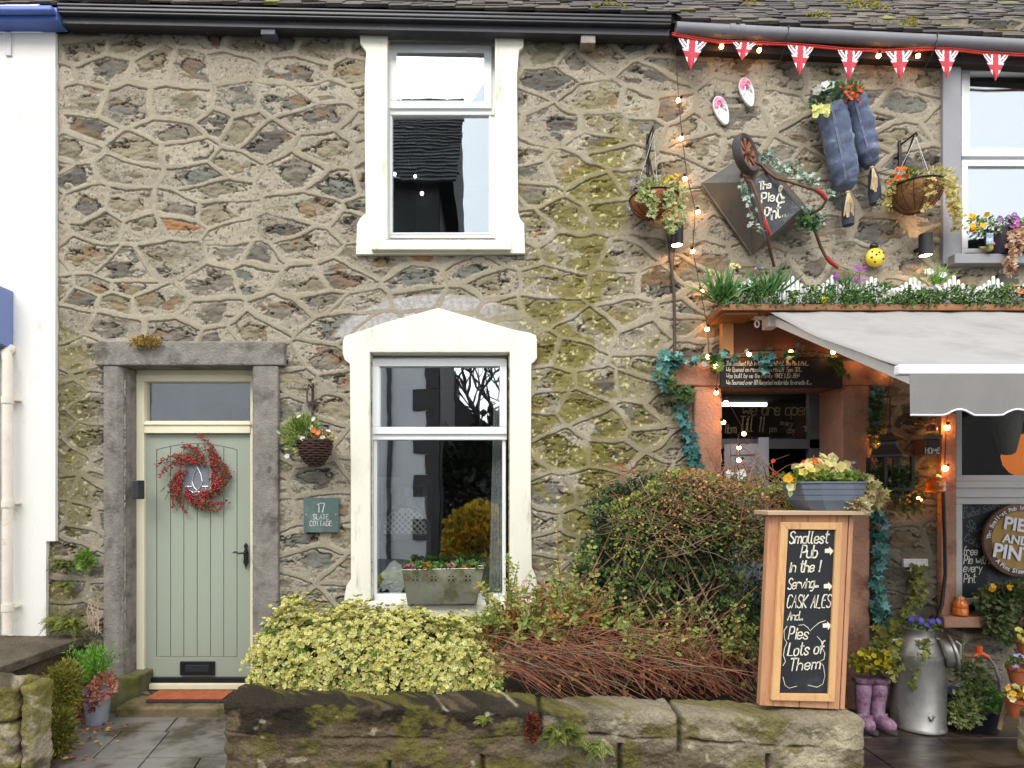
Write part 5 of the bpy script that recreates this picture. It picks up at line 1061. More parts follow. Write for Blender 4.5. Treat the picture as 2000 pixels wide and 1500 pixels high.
f.add(T_IVY, p, rng.normal(0,1,(k,3))+(0,-.5,-.3), rng.uniform(.03,.052,k), pick(((240,228,184),(230,214,166),(214,190,150),(204,200,120)),k), pick(((150,156,80),(190,170,120)),k), 1, up=(0,-1,.3)); f.build('foliage', tr)
f = Foliage(); 
def bunch(f, px0, px1, py0, py1, n, size, ca, cb, d, dy=.05, face=(0,-1,.45)):
    f.blooms([P(R.uniform(px0,px1), R.uniform(py0,py1), d+R.uniform(-dy,dy)) for _ in range(n)], size, srgb(*ca,.82), srgb(*cb,.82), face)
bunch(f,1575,1640,890,912,14,.06,(248,242,190),(240,214,90),1.18); bunch(f,1552,1655,905,938,28,.062,(246,238,176),(240,214,90),1.22); bunch(f,1560,1612,915,935,6,.058,(240,226,120),(230,170,60),1.26); bunch(f,1528,1552,930,948,5,.055,(240,190,50),(220,140,40),1.24); bunch(f,1585,1615,890,908,5,.05,(236,140,60),(200,80,40),1.18); bunch(f,1540,1548,948,962,3,.06,(244,240,190),(230,220,110),1.27); bunch(f,1658,1668,902,916,4,.042,(70,56,140),(230,190,80),1.18); bunch(f,1566,1572,898,912,2,.04,(238,150,80),(220,100,50),1.18)
f.build_each('flower', tr, M_petal)
sb = thing('bedding_flowers', tuple(P(1450,930,.6)), 'white and orange pansies peeping over the brown twigs by the pub door', 'plant'); f = Foliage(); bunch(f,1420,1452,918,934,9,.045,(246,244,240),(230,220,200),.6); bunch(f,1455,1475,930,952,6,.04,(236,150,80),(220,100,60),.62); bunch(f,1508,1518,900,935,5,.035,(226,84,44),(190,50,30),.6); f.build_each('flower', sb, M_petal)
f = Foliage(); k = 160; p = np.array([P(R.uniform(1412,1545),R.uniform(928,960),R.uniform(.5,.7)) for _ in range(k)]); f.add(T_LEAF, p, rng.normal(0,1,(k,3)), .03, pick(((120,140,60),(150,150,80)),k), None, .6); f.build('foliage', sb)

# ------------------------------------------------------------------ bunting of union flags
bn_ = thing('bunting', tuple(P(1660,90,.14)), 'red corded bunting of union flag pennants slung below the grey gutter', 'bunting')
dF = .15; cordp = [(1312,68),(1352,76),(1400,83),(1460,85),(1535,88),(1600,93),(1660,99),(1730,101),(1790,98),(1850,97),(1920,105),(2010,110),(2110,108),(2220,116)]
mb = MB(); mb.tube([P(a,b,dF) for a,b in cordp], .006, 6); mb.tube([P(a,b-4,dF+.003) for a,b in cordp], .004, 6)
mb.build('cord', mat('red_tape', srgb(206,56,48,.8), .6, .1, 9, 0), bn_)
M_fb, M_fw, M_fr = mat('flag_navy', srgb(72,72,92,.75), .8, .1, 20, .1, 200), mat('flag_white', srgb(246,240,234,.85), .8, .04, 20, .1, 200), mat('flag_red', srgb(196,64,78,.8), .8, .08, 20, .1, 200)
def pennant(ax, ay, bx, by, tx, ty, swirl):
    A, B, T = np.array((ax,ay),float), np.array((bx,by),float), np.array((tx,ty),float); mb = MB(); N_ = 34
    m = (A+B)/2; W = np.linalg.norm(B-A)
    def colr(u, v):                                     # u across -1..1, v down 0..1
        x, y = u*(1-v)*.5*1.0, v*1.15                   # flag units, width 1
        if abs(x) < .115 or abs(y-.56) < .105: return 2
        if abs(x) < .185 or abs(y-.56) < .175: return 1
        s = abs(abs(x)*1.0-(.56-y)*.80) if y < .56 else abs(abs(x)-(y-.56)*.8)
        if s < .03: return 2 if (x > 0) == (y < .56) or True else 1
        if s < .105: return 1
        return 0
    vs, fs, ms = [], [], []
    for j in range(N_+1):
        v = j/N_
        for i in range(N_+1):
            u = 2*i/N_-1; q = m+(T-m)*v+(B-A)/2*u*(1-v)*.999; p = P(q[0], q[1], dF+.012*math.sin(u*2.2+swirl)*v+.012*swirl*u*(1-v)*.5+.006); vs.append(p)
    for j in range(N_):
        for i in range(N_): a = j*(N_+1)+i; fs.append((a,a+1,a+N_+2,a+N_+1)); ms.append(colr(2*(i+.5)/N_-1, (j+.5)/N_))
    mb.v, mb.f, mb.m = [tuple(p) for p in vs], fs, ms
    o = mb.build('flag', [M_fb, M_fw, M_fr], bn_, smooth='all'); s_ = o.modifiers.new('cloth', 'SOLIDIFY'); s_.thickness = .002
for args in ((1325,75,1380,83,1348,136,.6),(1431,82,1478,84,1449,118,-.8),(1538,88,1589,93,1561,147,.3),(1636,98,1684,101,1658,156,-.4),(1730,101,1782,99,1758,156,.5),(1826,98,1872,100,1849,153,-.6),(1920,106,1969,108,1944,158,.4)): pennant(*args)

# ------------------------------------------------------------------ flip-flops
M_foam = mat('white_foam', srgb(236,238,238,.85), .6, .05, 9, .05, 60); M_pink = mat('pink_foam', srgb(236,130,168,.82), .7, .2, 30, 0, col2=srgb(248,206,220,.85), amt=.5, c2scale=25)
def flipflop(cx_, cy_, ang, label):
    t = thing('flip_flop', tuple(P(cx_,cy_,.03)), label, 'flip-flop', 'flip-flops fixed to the pub wall'); o = P(cx_,cy_,.04); a = math.radians(ang); up = Vector((math.sin(a),0,math.cos(a))); rt_ = Vector((math.cos(a),0,-math.sin(a))); Ls = S(29)
    out_ = [(.44*math.sin(th)*(1.0+.22*math.cos(th)), math.cos(th)) for th in np.linspace(0,2*math.pi,28,endpoint=False)]; mb = MB(); mb.prism([o+rt_*(x*Ls)+up*(y*Ls) for x,y in out_], (0,.022,0)); mb.build('sole', M_foam, t, bevel=.003)
    mb = MB(); mb.prism([o+Vector((0,-.0015,0))+rt_*(x*Ls*.92)+up*(y*Ls*.94) for x,y in out_ if y > .05 ], (0,.001,0)); mb.build('toe_print', M_pink, t)
    mb = MB(); 
    for sg_ in (-1,1): mb.tube([o+rt_*(.30*sg_*Ls)+up*(-.15*Ls), o+rt_*(.2*sg_*Ls)+up*(.15*Ls)+Vector((0,-.02,0)), o+up*(.5*Ls)+Vector((0,-.008,0))], .006, 6)
    mb.build('strap', M_foam, t, smooth=True); f = Foliage(); f.blooms([o+up*(.45*Ls)+Vector((R.uniform(-.02,.02),-.02,R.uniform(-.02,.02))) for _ in range(5)], .032, srgb(244,170,196,.82), srgb(236,120,160,.82), (0,-1,0)); f.build_each('flower', t, M_petal)
flipflop(1410,215,-20,'pink and white flip-flop on the stone wall, the lower of the pair'); flipflop(1460,179,-17,'pink and white flip-flop on the stone wall, the upper of the pair')

# ------------------------------------------------------------------ stuffed jeans planter
jn = thing('jeans_planter', tuple(P(1655,300,.1)), 'pair of stuffed blue jeans hung on the wall with flowers at the waist', 'planter'); M_denim = mat('faded_denim', srgb(98,110,136,.72), .9, .3, 9, .5, 180, col2=srgb(140,150,172,.72), amt=.38, c2scale=6, bdist=.012); M_cuff = mat('dark_denim', srgb(66,72,86,.7), .9, .25, 12, .4, 180)
def leg(axis, radii, tie, cuff, d0=.14):
    mb = MB(); n = 26; pts_ = [P(a,b,d0) for a,b in axis]; pp, rr = [], []
    for i in range(40):
        t = i/39*(len(pts_)-1); k = min(int(t),len(pts_)-2); w = t-k; pp.append(pts_[k].lerp(pts_[k+1], w)); r = radii[k]*(1-w)+radii[k+1]*w; rr.append(S(r)*(1+R.uniform(-.022,.03)))
    mb.tube(pp, rr, n)
    mb.v = [tuple(Vector(v)+Vector((0,-1,0))*.026*(float(fbm(np.array([v[0]*9+v[2]*4]),np.array([v[2]*24-v[0]*12]),3,3)[0])-.5)*2) for v in mb.v]; o = mb.build('leg', M_denim, jn, smooth='all')
    mb = MB(); mb.tube([p+Vector((-.57*r_,-.88*r_,0)) for p, r_ in zip(pp[2:-6:3], rr[2:-6:3])], .0035, 5); mb.tube([p+Vector((-.50*r_,-.93*r_,0)) for p, r_ in zip(pp[2:-6:3], rr[2:-6:3])], .002, 5); mb.build('seam', mat('pale_seam', srgb(150,158,176,.7), .9, .2, 30, 0), o)
    mb = MB(); cp = [P(a,b,d0) for a,b in cuff]; mb.tube(cp, [S(4),S(9),S(11),S(10)], 14, cap=False); mb.tube([cp[-1]+Vector((0,0,.004)),cp[-1]], [S(9.8),S(9)], 14); mb.build('cuff', M_cuff, o, smooth='all')
    mb = MB(); tp = P(*tie, d0+.03); mb.lathe(tp, [(.014,-.008),(.02,0),(.014,.008)], 10)
    for i in range(16): a = R.uniform(-1,1); mb.tube([tp+Vector((a*.006,-.008,0)), tp+Vector((a*.03,-.014-R.uniform(0,.02),-.09)), tp+Vector((a*.04,-.012,-.15-R.uniform(0,.05)))], .0035, 4)
    mb.build('raffia_tie', mat('raffia', srgb(214,190,150,.8), .8, .2, 20, 0), o)
leg([(1622,212),(1628,232),(1640,290),(1650,340),(1653,362),(1655,374)], [25,26,25,24.5,18,5], (1656,376), [(1655,376),(1654,392),(1656,415),(1657,440)])
leg([(1665,196),(1672,215),(1683,255),(1695,300),(1701,318),(1704,326)], [21,22.5,22,21,14,5], (1703,328), [(1704,328),(1706,345),(1708,370),(1710,398)], .13)
mb = MB(); mb.tube([P(1630,205,.16),P(1645,185,.15),P(1655,150,.12),P(1650,100,.1)], .006, 6); mb.tube([P(1640,200,.18),P(1652,206,.21),P(1650,230,.21)], .004, 5); mb.build('rope', mat('jute_rope', srgb(176,144,104,.8), .9, .2, 30, .3, 120), jn)
f = Foliage(); k = 340; p, d_ = blob(P(1618,190,.17), (.14,.09,.10), k, .4, .15, 3); f.add(T_LEAF, p, d_+(0,-.3,.3), rng.uniform(.03,.05,k), pick(((110,150,80),(84,130,60),(140,164,150),(110,140,130)),k), None, .7, up=d_)
k = 260; p, d_ = blob(P(1660,185,.16), (.10,.08,.08), k, .4, .15, 5); f.add(T_LEAF, p, d_+(0,-.3,.3), rng.uniform(.02,.035,k), pick(((90,120,50),(110,140,60)),k), None, .6, up=d_); f.build('foliage', jn)
f = Foliage(); bunch(f,1595,1625,166,180,9,.07,(246,244,240),(230,230,200),.24); bunch(f,1587,1598,175,200,6,.04,(150,90,150),(240,200,120),.22); bunch(f,1588,1620,205,226,18,.052,(226,232,150),(210,200,90),.25); bunch(f,1640,1684,168,200,44,.034,(206,72,44),(230,130,50),.24); f.build_each('flower', jn, M_petal)

# ------------------------------------------------------------------ wheelbarrow mounted upside down on the wall
wb = thing('wheelbarrow', tuple(P(1480,400,.05)), 'old wheelbarrow fixed to the wall with chalk writing on its tray', 'wheelbarrow'); M_tray = mat('worn_galvanised_steel', srgb(112,112,108,.7), .5, .28, 4, .15, 30, metal=.35, col2=srgb(132,100,72,.7), amt=.3, c2scale=4); M_trayd = mat('black_stained_steel', srgb(66,68,72,.7), .5, .3, 5, .15, 30, metal=.2, col2=srgb(108,110,110,.7), amt=.3, c2scale=5)
rim = [(1371,358),(1474,290),(1581,413),(1469,498)]; pan = [(1462,356),(1499,333),(1562,408),(1493,470)]
ra = [P(a,b,.04) for a,b in rim]; pa = [P(a,b,.26) for a,b in pan]; mb = MB()
mb.add(ra+pa, [(0,1,5,4),(1,2,6,5),(2,3,7,6),(3,0,4,7)]); tray = mb.build('tray', M_tray, wb); s_ = tray.modifiers.new('t','SOLIDIFY'); s_.thickness = .004
mb = MB(); mb.tube(ra+[ra[0]], .009, 6); mb.build('rim', mat('bare_steel', srgb(150,146,138,.75), .4, .2, 9, .1, 30, metal=.6), tray)
mb = MB(); mb.prism(pa, (0,.006,0)); bp_ = mb.build('tray_bottom', M_trayd, wb, bevel=.006)
mb = MB(); tr_, tu_ = (pa[1]-pa[0]), (pa[0]-pa[3]); 
ex_ = (EX*.93+EZ*.16).normalized(); uu = EZ-EX*.08
for t, a, b, hh, ww, sp, asp in (('The',1482,371,15,2.6,5.,.8),('Pie',1487,396,18,3.,5.,.9),('&',1517,398,34,3.6,5.,.7),('Pint',1493,434,26,3.2,4.6,.62),('....',1528,424,14,3.,4.,.6)): lettering(mb, t, P(a,b,.264), ex_+(EZ*.15 if t in('Pint','....') else EZ*0), uu, S(hh,.26), S(ww,.26), sp=sp, asp=asp)
mb.build('lettering', M_chalk, bp_)
M_rust = mat('rusty_tube', srgb(112,80,60,.75), .7, .3, 12, .25, 60, metal=.3); M_grip = mat('red_grip', srgb(178,62,58,.68), .5, .15, 9, .05, 60)
for axis, grips in (([(1448,345,.25),(1468,356,.3),(1485,400,.33),(1497,452,.33),(1504,490,.22),(1512,520,.1)], ((1493,430,.335),(1498,446,.335),(1503,458,.31))), ([(1486,322,.25),(1502,338,.28),(1515,348,.3),(1545,356,.33),(1590,370,.35),(1608,380,.34),(1614,392,.33),(1605,406,.3),(1586,418,.22),(1588,440,.15),(1602,480,.1),(1612,500,.09),(1634,522,.09)], ((1594,371,.352),(1606,378,.345),(1613,388,.335)))):
    mb = MB(); mb.tube([P(*q) for q in axis], .0115, 8); hd_ = mb.build('handle', M_rust, wb, smooth=True); mb = MB(); mb.tube([P(*q) for q in grips], .017, 10)
    if len(axis) > 8: mb2 = MB(); mb2.tube([P(1614,502,.09),P(1623,512,.09),P(1637,523,.09)], [.017,.018,.014], 10); mb2.build('grip', M_grip, hd_, smooth=True)
    mb.build('grip', M_grip, hd_, smooth=True)
wc = P(1456,301,.30); ax = Vector((.62,-.74,.10)).normalized(); mb = MB(); rw = S(39,.3); mb.lathe(wc, [(rw-.035,-.026),(rw-.012,-.032),(rw,-.018),(rw,.018),(rw-.012,.032),(rw-.035,.026),(rw-.035,-.026)], 32, axis=ax, cap=False); whl = mb.build('wheel', mat('old_rubber', srgb(74,72,72,.7), .8, .2, 9, .2, 40), wb, smooth=True)
mb = MB(); q_ = Vector((0,0,1)).rotation_difference(ax).to_matrix()
for i in range(8):
    a = math.pi*2*i/8; b = a+.42; mb.add([wc+q_@Vector((.018*math.cos(a),.018*math.sin(a),.012)), wc+q_@Vector(((rw-.036)*math.cos(a),(rw-.036)*math.sin(a),.022)), wc+q_@Vector(((rw-.036)*math.cos(b),(rw-.036)*math.sin(b),.022)), wc+q_@Vector(((rw-.036)*math.cos(b),(rw-.036)*math.sin(b),-.01)), wc+q_@Vector((.018*math.cos(b),.018*math.sin(b),-.006))], [(0,1,2,4),(1,2,3)])
mb.lathe(wc, [(.0,-.03),(.022,-.03),(.022,.035),(0,.035)], 14, axis=ax); mb.lathe(wc, [(rw-.038,-.024),(rw-.046,0),(rw-.038,.024)], 32, axis=ax, cap=False); mb.build('rim', mat('rusty_rim', srgb(142,92,68,.78), .7, .25, 12, .2, 60), whl)
mb = MB(); mb.tube([wc+ax*.04, P(1446,345,.25)], .012, 8); mb.tube([wc-ax*.04, P(1486,322,.25)], .012, 8); mb.build('fork', M_rust, wb)
iv_ = thing('ivy_spray', tuple(P(1540,360,.3)), 'frosted artificial ivy wound round the wheelbarrow handles', 'ivy')
def ivy(f, path, d, k, spread, size, cols, cen=None, hang=-.2):
    pp = [P(q[0], q[1], d if len(q) < 3 else q[2]) for q in path]; t = rng.uniform(0, len(pp)-1, k); i = np.minimum(t.astype(int), len(pp)-2); w = (t-i)[:,None]; A = np.array(pp)[i]; B = np.array(pp)[i+1]
    p = A*(1-w)+B*w+rng.normal(0,1,(k,3))*np.array((spread,spread*.7,spread)); c = pick(cols, k, .22); f.add(T_IVY, p, rng.normal(0,.7,(k,3))+(0,-.1,hang-.3), rng.uniform(size*.7,size*1.3,k), c, c*.8 if cen is None else pick(cen,k), 1, up=(0,-1,.35), roll=.4); return pp
FR = ((206,222,208),(176,206,194),(220,230,216),(130,166,146),(106,136,98))
f = Foliage(); mb = MB()
for path, k, sp_ in (([(1490,300,.24),(1515,318,.26),(1545,338,.3),(1580,350,.32),(1592,358,.34)],120,.024),([(1446,352,.3),(1456,380,.3),(1466,415,.3),(1484,452,.32)],75,.018),([(1530,318,.2),(1550,320,.2)],26,.025),([(1570,408,.2),(1600,415,.2),(1585,432,.2)],60,.03),([(1612,372,.3),(1622,382,.3)],16,.02)): pp = ivy(f, path, .3, k, sp_, .03, FR); mb.tube(pp, .003, 4)
ivy(f, [(1572,420,.22),(1590,438,.2)], .2, 26, .025, .05, ((60,100,50),(80,120,60))); f.build('foliage', iv_); mb.build('vine', M_brown, iv_)

# ------------------------------------------------------------------ ladybirds
M_yel = mat('yellow_enamel', srgb(240,212,60,.85), .25, .06, 9, 0, coat=.5); M_blk = mat('black_enamel', (.012,.012,.013), .2, .1, 9, 0)
def ladybird(c, r, label, tilt=.1):
    t = thing('ladybird', tuple(c), label, 'ornament', 'yellow ladybird ornaments'); mb = MB(); mb.ball(c, r, 0, 24, (1,.6,1.02)); b = mb.build('body', M_yel, t, smooth='all')
    mb = MB(); mb.ball(c+Vector((-.1*r,-.0,1.2*r)), r*.46, 0, 16, (1,.8,.75)); mb.build('head', M_blk, t, smooth='all'); mb = MB()
    for dx, dz in ((-.55,.45),(-.62,-.15),(-.28,-.62),(.62,.35),(.6,-.3),(.1,.35),(-.2,.1)): yy = -.6*r*math.sqrt(max(.05,1-dx*dx-dz*dz)); mb.ball(c+Vector((dx*r,yy,dz*r)), r*.11, 0, 8)
    mb.add([c+Vector((x*r,-.61*r*math.sqrt(max(.03,1-x*x-z*z))-.002,z*r)) for x,z in ((.15,.2),(.20,.2),(.30,-.85),(.02,-.9))], [(0,1,2,3)]); mb.build('spots', M_blk, b)
ladybird(P(1709,503,.06), S(18), 'large yellow ladybird ornament on the bare stone wall'); ladybird(P(1611,587,.30), S(9,.3), 'tiny yellow ladybird ornament on the flower shelf above the awning')

# ------------------------------------------------------------------ wall brackets with hanging baskets, wall lamps, cable
M_terr = mat('coir_liner', srgb(164,100,64,.78), .95, .3, 9, .7, 60, col2=srgb(190,120,80,.78), amt=.4, bdist=.02); M_terr2 = mat('brown_coir_liner', srgb(140,100,60,.78), .95, .35, 14, .8, 60, bdist=.02); M_iron = mat('black_wrought_iron', (.014,.013,.013), .5, .2, 20, .1, 60)
def wall_basket(label, c, r, h, linerm, top, bracket):
    t = thing('hanging_basket', tuple(c), label, 'hanging basket'); mb = MB(); n = 10; mb.lathe(c, [(r*math.sin(i/n*math.pi/2), -h*math.cos(i/n*math.pi/2)) for i in range(n+1)], 28); mb.build('liner', linerm, t, smooth='all')
    mb = MB(); mb.tube([c+Vector((r*1.02*math.cos(a), r*1.02*math.sin(a), .0)) for a in np.linspace(0,2*math.pi,33)], .005, 5)
    for a in np.linspace(0,2*math.pi,14,endpoint=False): mb.tube([c+Vector((1.015*r*math.sin(i/5*math.pi/2)*math.cos(a),1.015*r*math.sin(i/5*math.pi/2)*math.sin(a),-1.015*h*math.cos(i/5*math.pi/2))) for i in range(6)], .0025, 4)
    mb.build('wire_frame', M_iron, t); mb = MB()
    for a in (.4,2.5,4.6): mb.tube([top, c+Vector((r*math.cos(a),r*math.sin(a),0))], .002, 4)
    mb.build('chain', mat('bright_chain', (.5,.5,.5), .35, .1, 9, 0, metal=.8), t); mb = MB(); bracket(mb); mb.build('bracket', M_iron, t, smooth=True); return t
c = P(1277,388,.16); top = P(1277,262,.2)
def br_a(mb): mb.tube([P(1265,262,.015),P(1265,340,.015)], .012, 6); mb.tube([P(1263,280,.02),P(1272,255,.1),P(1277,246,.2),P(1277,256,.21)], .008, 6); mb.tube([P(1277,250,.2),P(1270,290,.1),P(1264,320,.02)], .006, 6); mb.tube([P(1268,310,.02),P(1275,345,.03),P(1282,370,.04)], .008, 6)
ha = wall_basket('coir hanging basket with purple and yellow pansies beside the mossy wall', c, S(46,.16), S(38,.16), M_terr, top, br_a)
f = Foliage(); VG = ((222,226,170),(206,212,146),(236,232,190),(170,186,110))
k = 330; p, d_ = blob(c+Vector((.01,-.03,.05)), (.20,.16,.06), k, .35, .3, 3); f.add(T_LEAF, p, d_+(0,-.3,-.1), rng.uniform(.025,.045,k), pick(VG,k), pick(((120,150,80),(150,170,100)),k), .8, up=d_+(0,-.4,.3))
for (x, l) in ((-.05,.22),(.06,.30),(.10,.34),(.17,.26),(-.13,.1)): k = 70; q = rng.uniform(0,1,k); p = np.stack([c.x+x+rng.normal(0,.018,k), c.y-.17+rng.normal(0,.015,k), c.z-q*l],1); f.add(T_IVY, p, rng.normal(0,.6,(k,3))+(0,-.2,-.5), rng.uniform(.022,.04,k), pick(VG,k), pick(((120,150,80),(150,170,100)),k), 1, up=(0,-1,.3))
f.build('foliage', ha); f = Foliage(); bunch(f,1225,1262,352,372,11,.045,(84,66,140),(220,200,160),.26); bunch(f,1297,1322,342,356,8,.05,(246,206,50),(240,180,40),.24); bunch(f,1328,1334,355,364,3,.04,(240,190,90),(230,150,60),.24); f.build_each('flower', ha, M_petal)
c = P(1789,366,.19); top = P(1789,268,.2)
def br_b(mb): mb.tube([P(1757,275,.015),P(1758,328,.015)], .013, 6); mb.tube([P(1759,283,.02),P(1790,259,.2),P(1791,264,.21)], .008, 6); mb.tube([P(1786,262,.19),P(1776,290,.1),P(1764,326,.02)], .006, 6)
hb2 = wall_basket('coir hanging basket with orange pansies beside the grey window surround', c, S(46,.19), S(50,.19), M_terr2, top, br_b)
f = Foliage(); VY = ((226,214,140),(206,196,112),(236,226,170),(190,170,100))
k = 260; p, d_ = blob(c+Vector((.06,-.03,.04)), (.20,.16,.06), k, .35, .3, 3); f.add(T_LEAF, p, d_+(0,-.3,-.1), rng.uniform(.022,.04,k), pick(VY,k), pick(((140,156,80),(170,160,90)),k), .8, up=d_+(0,-.4,.3))
k = 120; p, d_ = blob(c+Vector((-.13,-.05,.04)), (.10,.1,.07), k, .35, .3, 5); f.add(T_LEAF, p, d_+(0,-.3,.3), rng.uniform(.022,.04,k), pick(((96,130,60),(120,150,70)),k), None, .7, up=d_)
for (x, y, l, n_) in ((.17,-.12,.24,90),(.24,-.05,.32,100),(.28,.0,.36,90),(.08,-.19,.22,40),(-.02,-.2,.30,26),(-.22,-.05,.2,40)): q = rng.uniform(0,1,n_); p = np.stack([c.x+x+.05*q*np.sign(x)+rng.normal(0,.02,n_), c.y+y+rng.normal(0,.02,n_), c.z+.02-q*l],1); f.add(T_IVY, p, rng.normal(0,.6,(n_,3))+(0,-.2,-.5), rng.uniform(.02,.036,n_), pick(VY,n_), pick(((150,156,80),(180,160,90)),n_), 1, up=(0,-1,.3))
f.build('foliage', hb2); f = Foliage(); bunch(f,1745,1790,330,352,12,.05,(240,120,60),(220,80,40),.26); bunch(f,1729,1738,352,362,3,.045,(240,110,50),(220,80,40),.26); bunch(f,1795,1815,338,346,3,.035,(214,190,220),(240,220,160),.2); f.build_each('flower', hb2, M_petal)
M_warm = emit('warm_bulb', (1.0,.44,.14), 20); M_lampface = emit('lamp_lens', (1.0,.58,.30), 30)
def wall_lamp(cx_, y0, y1, label):
    t = thing('wall_lamp', tuple(P(cx_,(y0+y1)/2,.12)), label, 'wall lamp'); a, b = P(cx_,y0,.12), P(cx_,y1,.12); r = S(12,.12); mb = MB(); mb.lathe(b, [(r*.86,0.004),(r,0),(r,(a-b).z),(r*.86,(a-b).z),(r*.86,(a-b).z-.02)], 20, cap=False); mb.tube([(a+b)/2,Vector((a.x,-.0,(a.z+b.z)/2))], .016, 8); mb.build('housing', M_iron, t, smooth=True)
    mb = MB(); mb.lathe(b+Vector((0,0,.006)), [(0,0),(r*.86,0)], 16, cap=False); mb.build('lens', M_lampface, t)
    mb = MB(); mb.lathe(a-Vector((0,0,.012)), [(r*.86,0),(0,0)], 16, cap=False); mb.build('lens', M_lampface, t)
wall_lamp(1322,440,480,'black cylinder up and down lamp below the purple pansy basket'); wall_lamp(1808,458,500,'black cylinder up and down lamp by the yellow ladybird')
cab = MB(); cab.tube([P(a,b,.02) for a,b in ((1299,425),(1305,455),(1312,520),(1317,580),(1318,690))], .012, 7); cab.tube([P(a,b,.02) for a,b in ((1326,425),(1318,470),(1315,520))], .006, 6); tag(cab.build('wall_cable', mat('grey_cable', srgb(74,70,68,.8), .6, .15, 9, .1, 60), smooth=True), 'dark cable running down the wall below the purple pansy basket', 'cable')
ln = MB(); ln.tube([P(a,b,.04) for a,b in ((1380,333),(1560,352),(1660,352),(1757,325))], .003, 5); tag(ln.build('washing_line', M_iron), 'thin dark cord strung behind the jeans to the basket bracket', 'cord')

# ------------------------------------------------------------------ flower shelf, picket fence and false hedge
sh = thing('flower_shelf', (3.2,-.15,3.2), 'long orange timber shelf on a post above the awning', 'shelf'); M_timber = mat('orange_timber', srgb(160,108,70,.72), .6, .2, 4, .25, 40, stretch=(.4,3,3), col2=srgb(120,72,46,.75), amt=.4); M_post = mat('honey_timber', srgb(206,148,88,.78), .6, .15, 4, .2, 40, stretch=(3,3,.4))
zsh = Z(594,.34); mb = MB(); mb.box(X(1405,.3), 5.1, -.34, -.0, zsh-.045, zsh); mb.build('board', M_timber, sh, bevel=.004); mb = MB(); mb.box(X(1405,.2), X(1470,.2), -.30, -.0, Z(618,.25), zsh-.046); mb.build('bearer', M_timber, sh, bevel=.004)
mb = MB(); mb.box(X(1410,.06), X(1432,.06), -.07, -.0, Z(700,.06), Z(612,.06)); mb.build('post', M_post, sh, bevel=.003)
mb = MB(); mb.box(X(1432,.04), 5.1, -.045, -.028, Z(700,.0), zsh-.05); mb.build('back_board', mat('brown_boarding', srgb(116,78,56,.75), .8, .3, 3, .3, 30, stretch=(.3,1,4)), sh)
pf_ = thing('picket_fence', (3.2,-.2,zsh), 'white scalloped picket fence standing on the flower shelf', 'fence'); M_pick = mat('white_plastic', srgb(246,246,250,.86), .4, .03, 9, 0)
x = X(1418,.22); i = 0; per = S(79,.22); 
while x < 4.9:
    ph = ((x-X(1465,.22))/per) % 1.0; hgt = S(40,.22)+S(26,.22)*(abs(2*ph-1)**1.6); w = .020; mb = MB(); zt_ = zsh+hgt+.0
    mb.prism([(x,-.225,zsh),(x+w,-.225,zsh),(x+w,-.225,zt_-.012),(x+w*.75,-.225,zt_-.003),(x+w*.5,-.225,zt_),(x+w*.25,-.225,zt_-.003),(x,-.225,zt_-.012)], (0,.012,0)); mb.build('picket', M_pick, pf_); x += .0335; i += 1
mb = MB(); 
for dz in (.04,.15): mb.box(X(1416,.22), 4.9, -.212, -.205, zsh+dz, zsh+dz+.016)
mb.build('rail', M_pick, pf_)
hg = thing('false_hedge', (3.2,-.26,zsh), 'clumps of small dark false hedge leaves fronting the picket fence', 'hedge'); f = Foliage(); dH = .27
for a, b, top_ in ((1405,1500,556),(1505,1530,570),(1540,1560,570),(1565,1632,558),(1640,1680,564),(1683,1738,554),(1740,1788,560),(1790,1850,564),(1855,1905,560),(1908,1925,570),(1928,1985,558),(1988,2040,560),(2048,2120,560),(2130,2200,556)):
    k = int((b-a)*10); p = np.array([P(R.uniform(a,b), R.uniform(top_,600), R.uniform(.24,.36)) for _ in range(k)]); keep = fbm(p[:,0]*16, p[:,2]*16, 6, 2) > .36; p = p[keep]; k = len(p); f.add(T_LEAF, p, rng.normal(0,1,(k,3))+(0,-.4,.1), rng.uniform(.018,.032,k), pick(((70,106,48),(92,130,60),(120,152,80),(50,84,40)),k,.3), None, .55, up=(0,-1,.4))
f.build('foliage', hg)
def silk(name, label, cat, tufts, bunches):
    p0 = tufts[0] if tufts else bunches[0]; t = thing(name, tuple(P(p0[0], 590, .3)), label, cat)
    if tufts:
        f = Foliage()
        for cx_, cy_, n_, h_, cl in tufts:
            for _ in range(n_): a = P(cx_+R.gauss(0,10), cy_, .3); v = Vector((R.gauss(0,.6),R.uniform(-.5,.1),R.uniform(.5,1))).normalized(); f.add(T_BLADE, [a+v*R.uniform(0,.08)], [tuple(v)], S(h_*R.uniform(.4,.9)), pick(cl,1), None, .09, up=(0,-1,.3))
        f.build('leaf_blades', t)
    else:
        mb = MB()
        for q in bunches: mb.tube([P((q[0]+q[1])/2,(q[2]+q[3])/2,.28),P((q[0]+q[1])/2+2,592,.28)], .0025, 4)
        mb.build('stem', M_stem, t)
    f = Foliage()
    for q in bunches: bunch(f, *q[:8], q[8] if len(q) > 8 else .28)
    if bunches: f.build_each('flower', t, M_petal)
silk('silk_plant', 'grassy silk plant with pale yellow heads at the open end of the flower shelf', 'plant', [(1408,590,80,74,((92,140,70),(110,156,80),(70,120,60)))], [(1378,1386,528,540,4,.03,(230,226,120),(220,200,60)),(1425,1444,514,525,6,.03,(240,236,170),(220,200,60)),(1395,1412,535,548,5,.026,(226,230,140),(220,200,60))])
silk('silk_plant', 'grassy silk plant with small blue heads against the picket fence', 'plant', [(1497,580,60,64,((84,134,70),(104,150,84),(66,110,56)))], [(1470,1490,520,545,8,.022,(150,150,200),(180,180,220))])
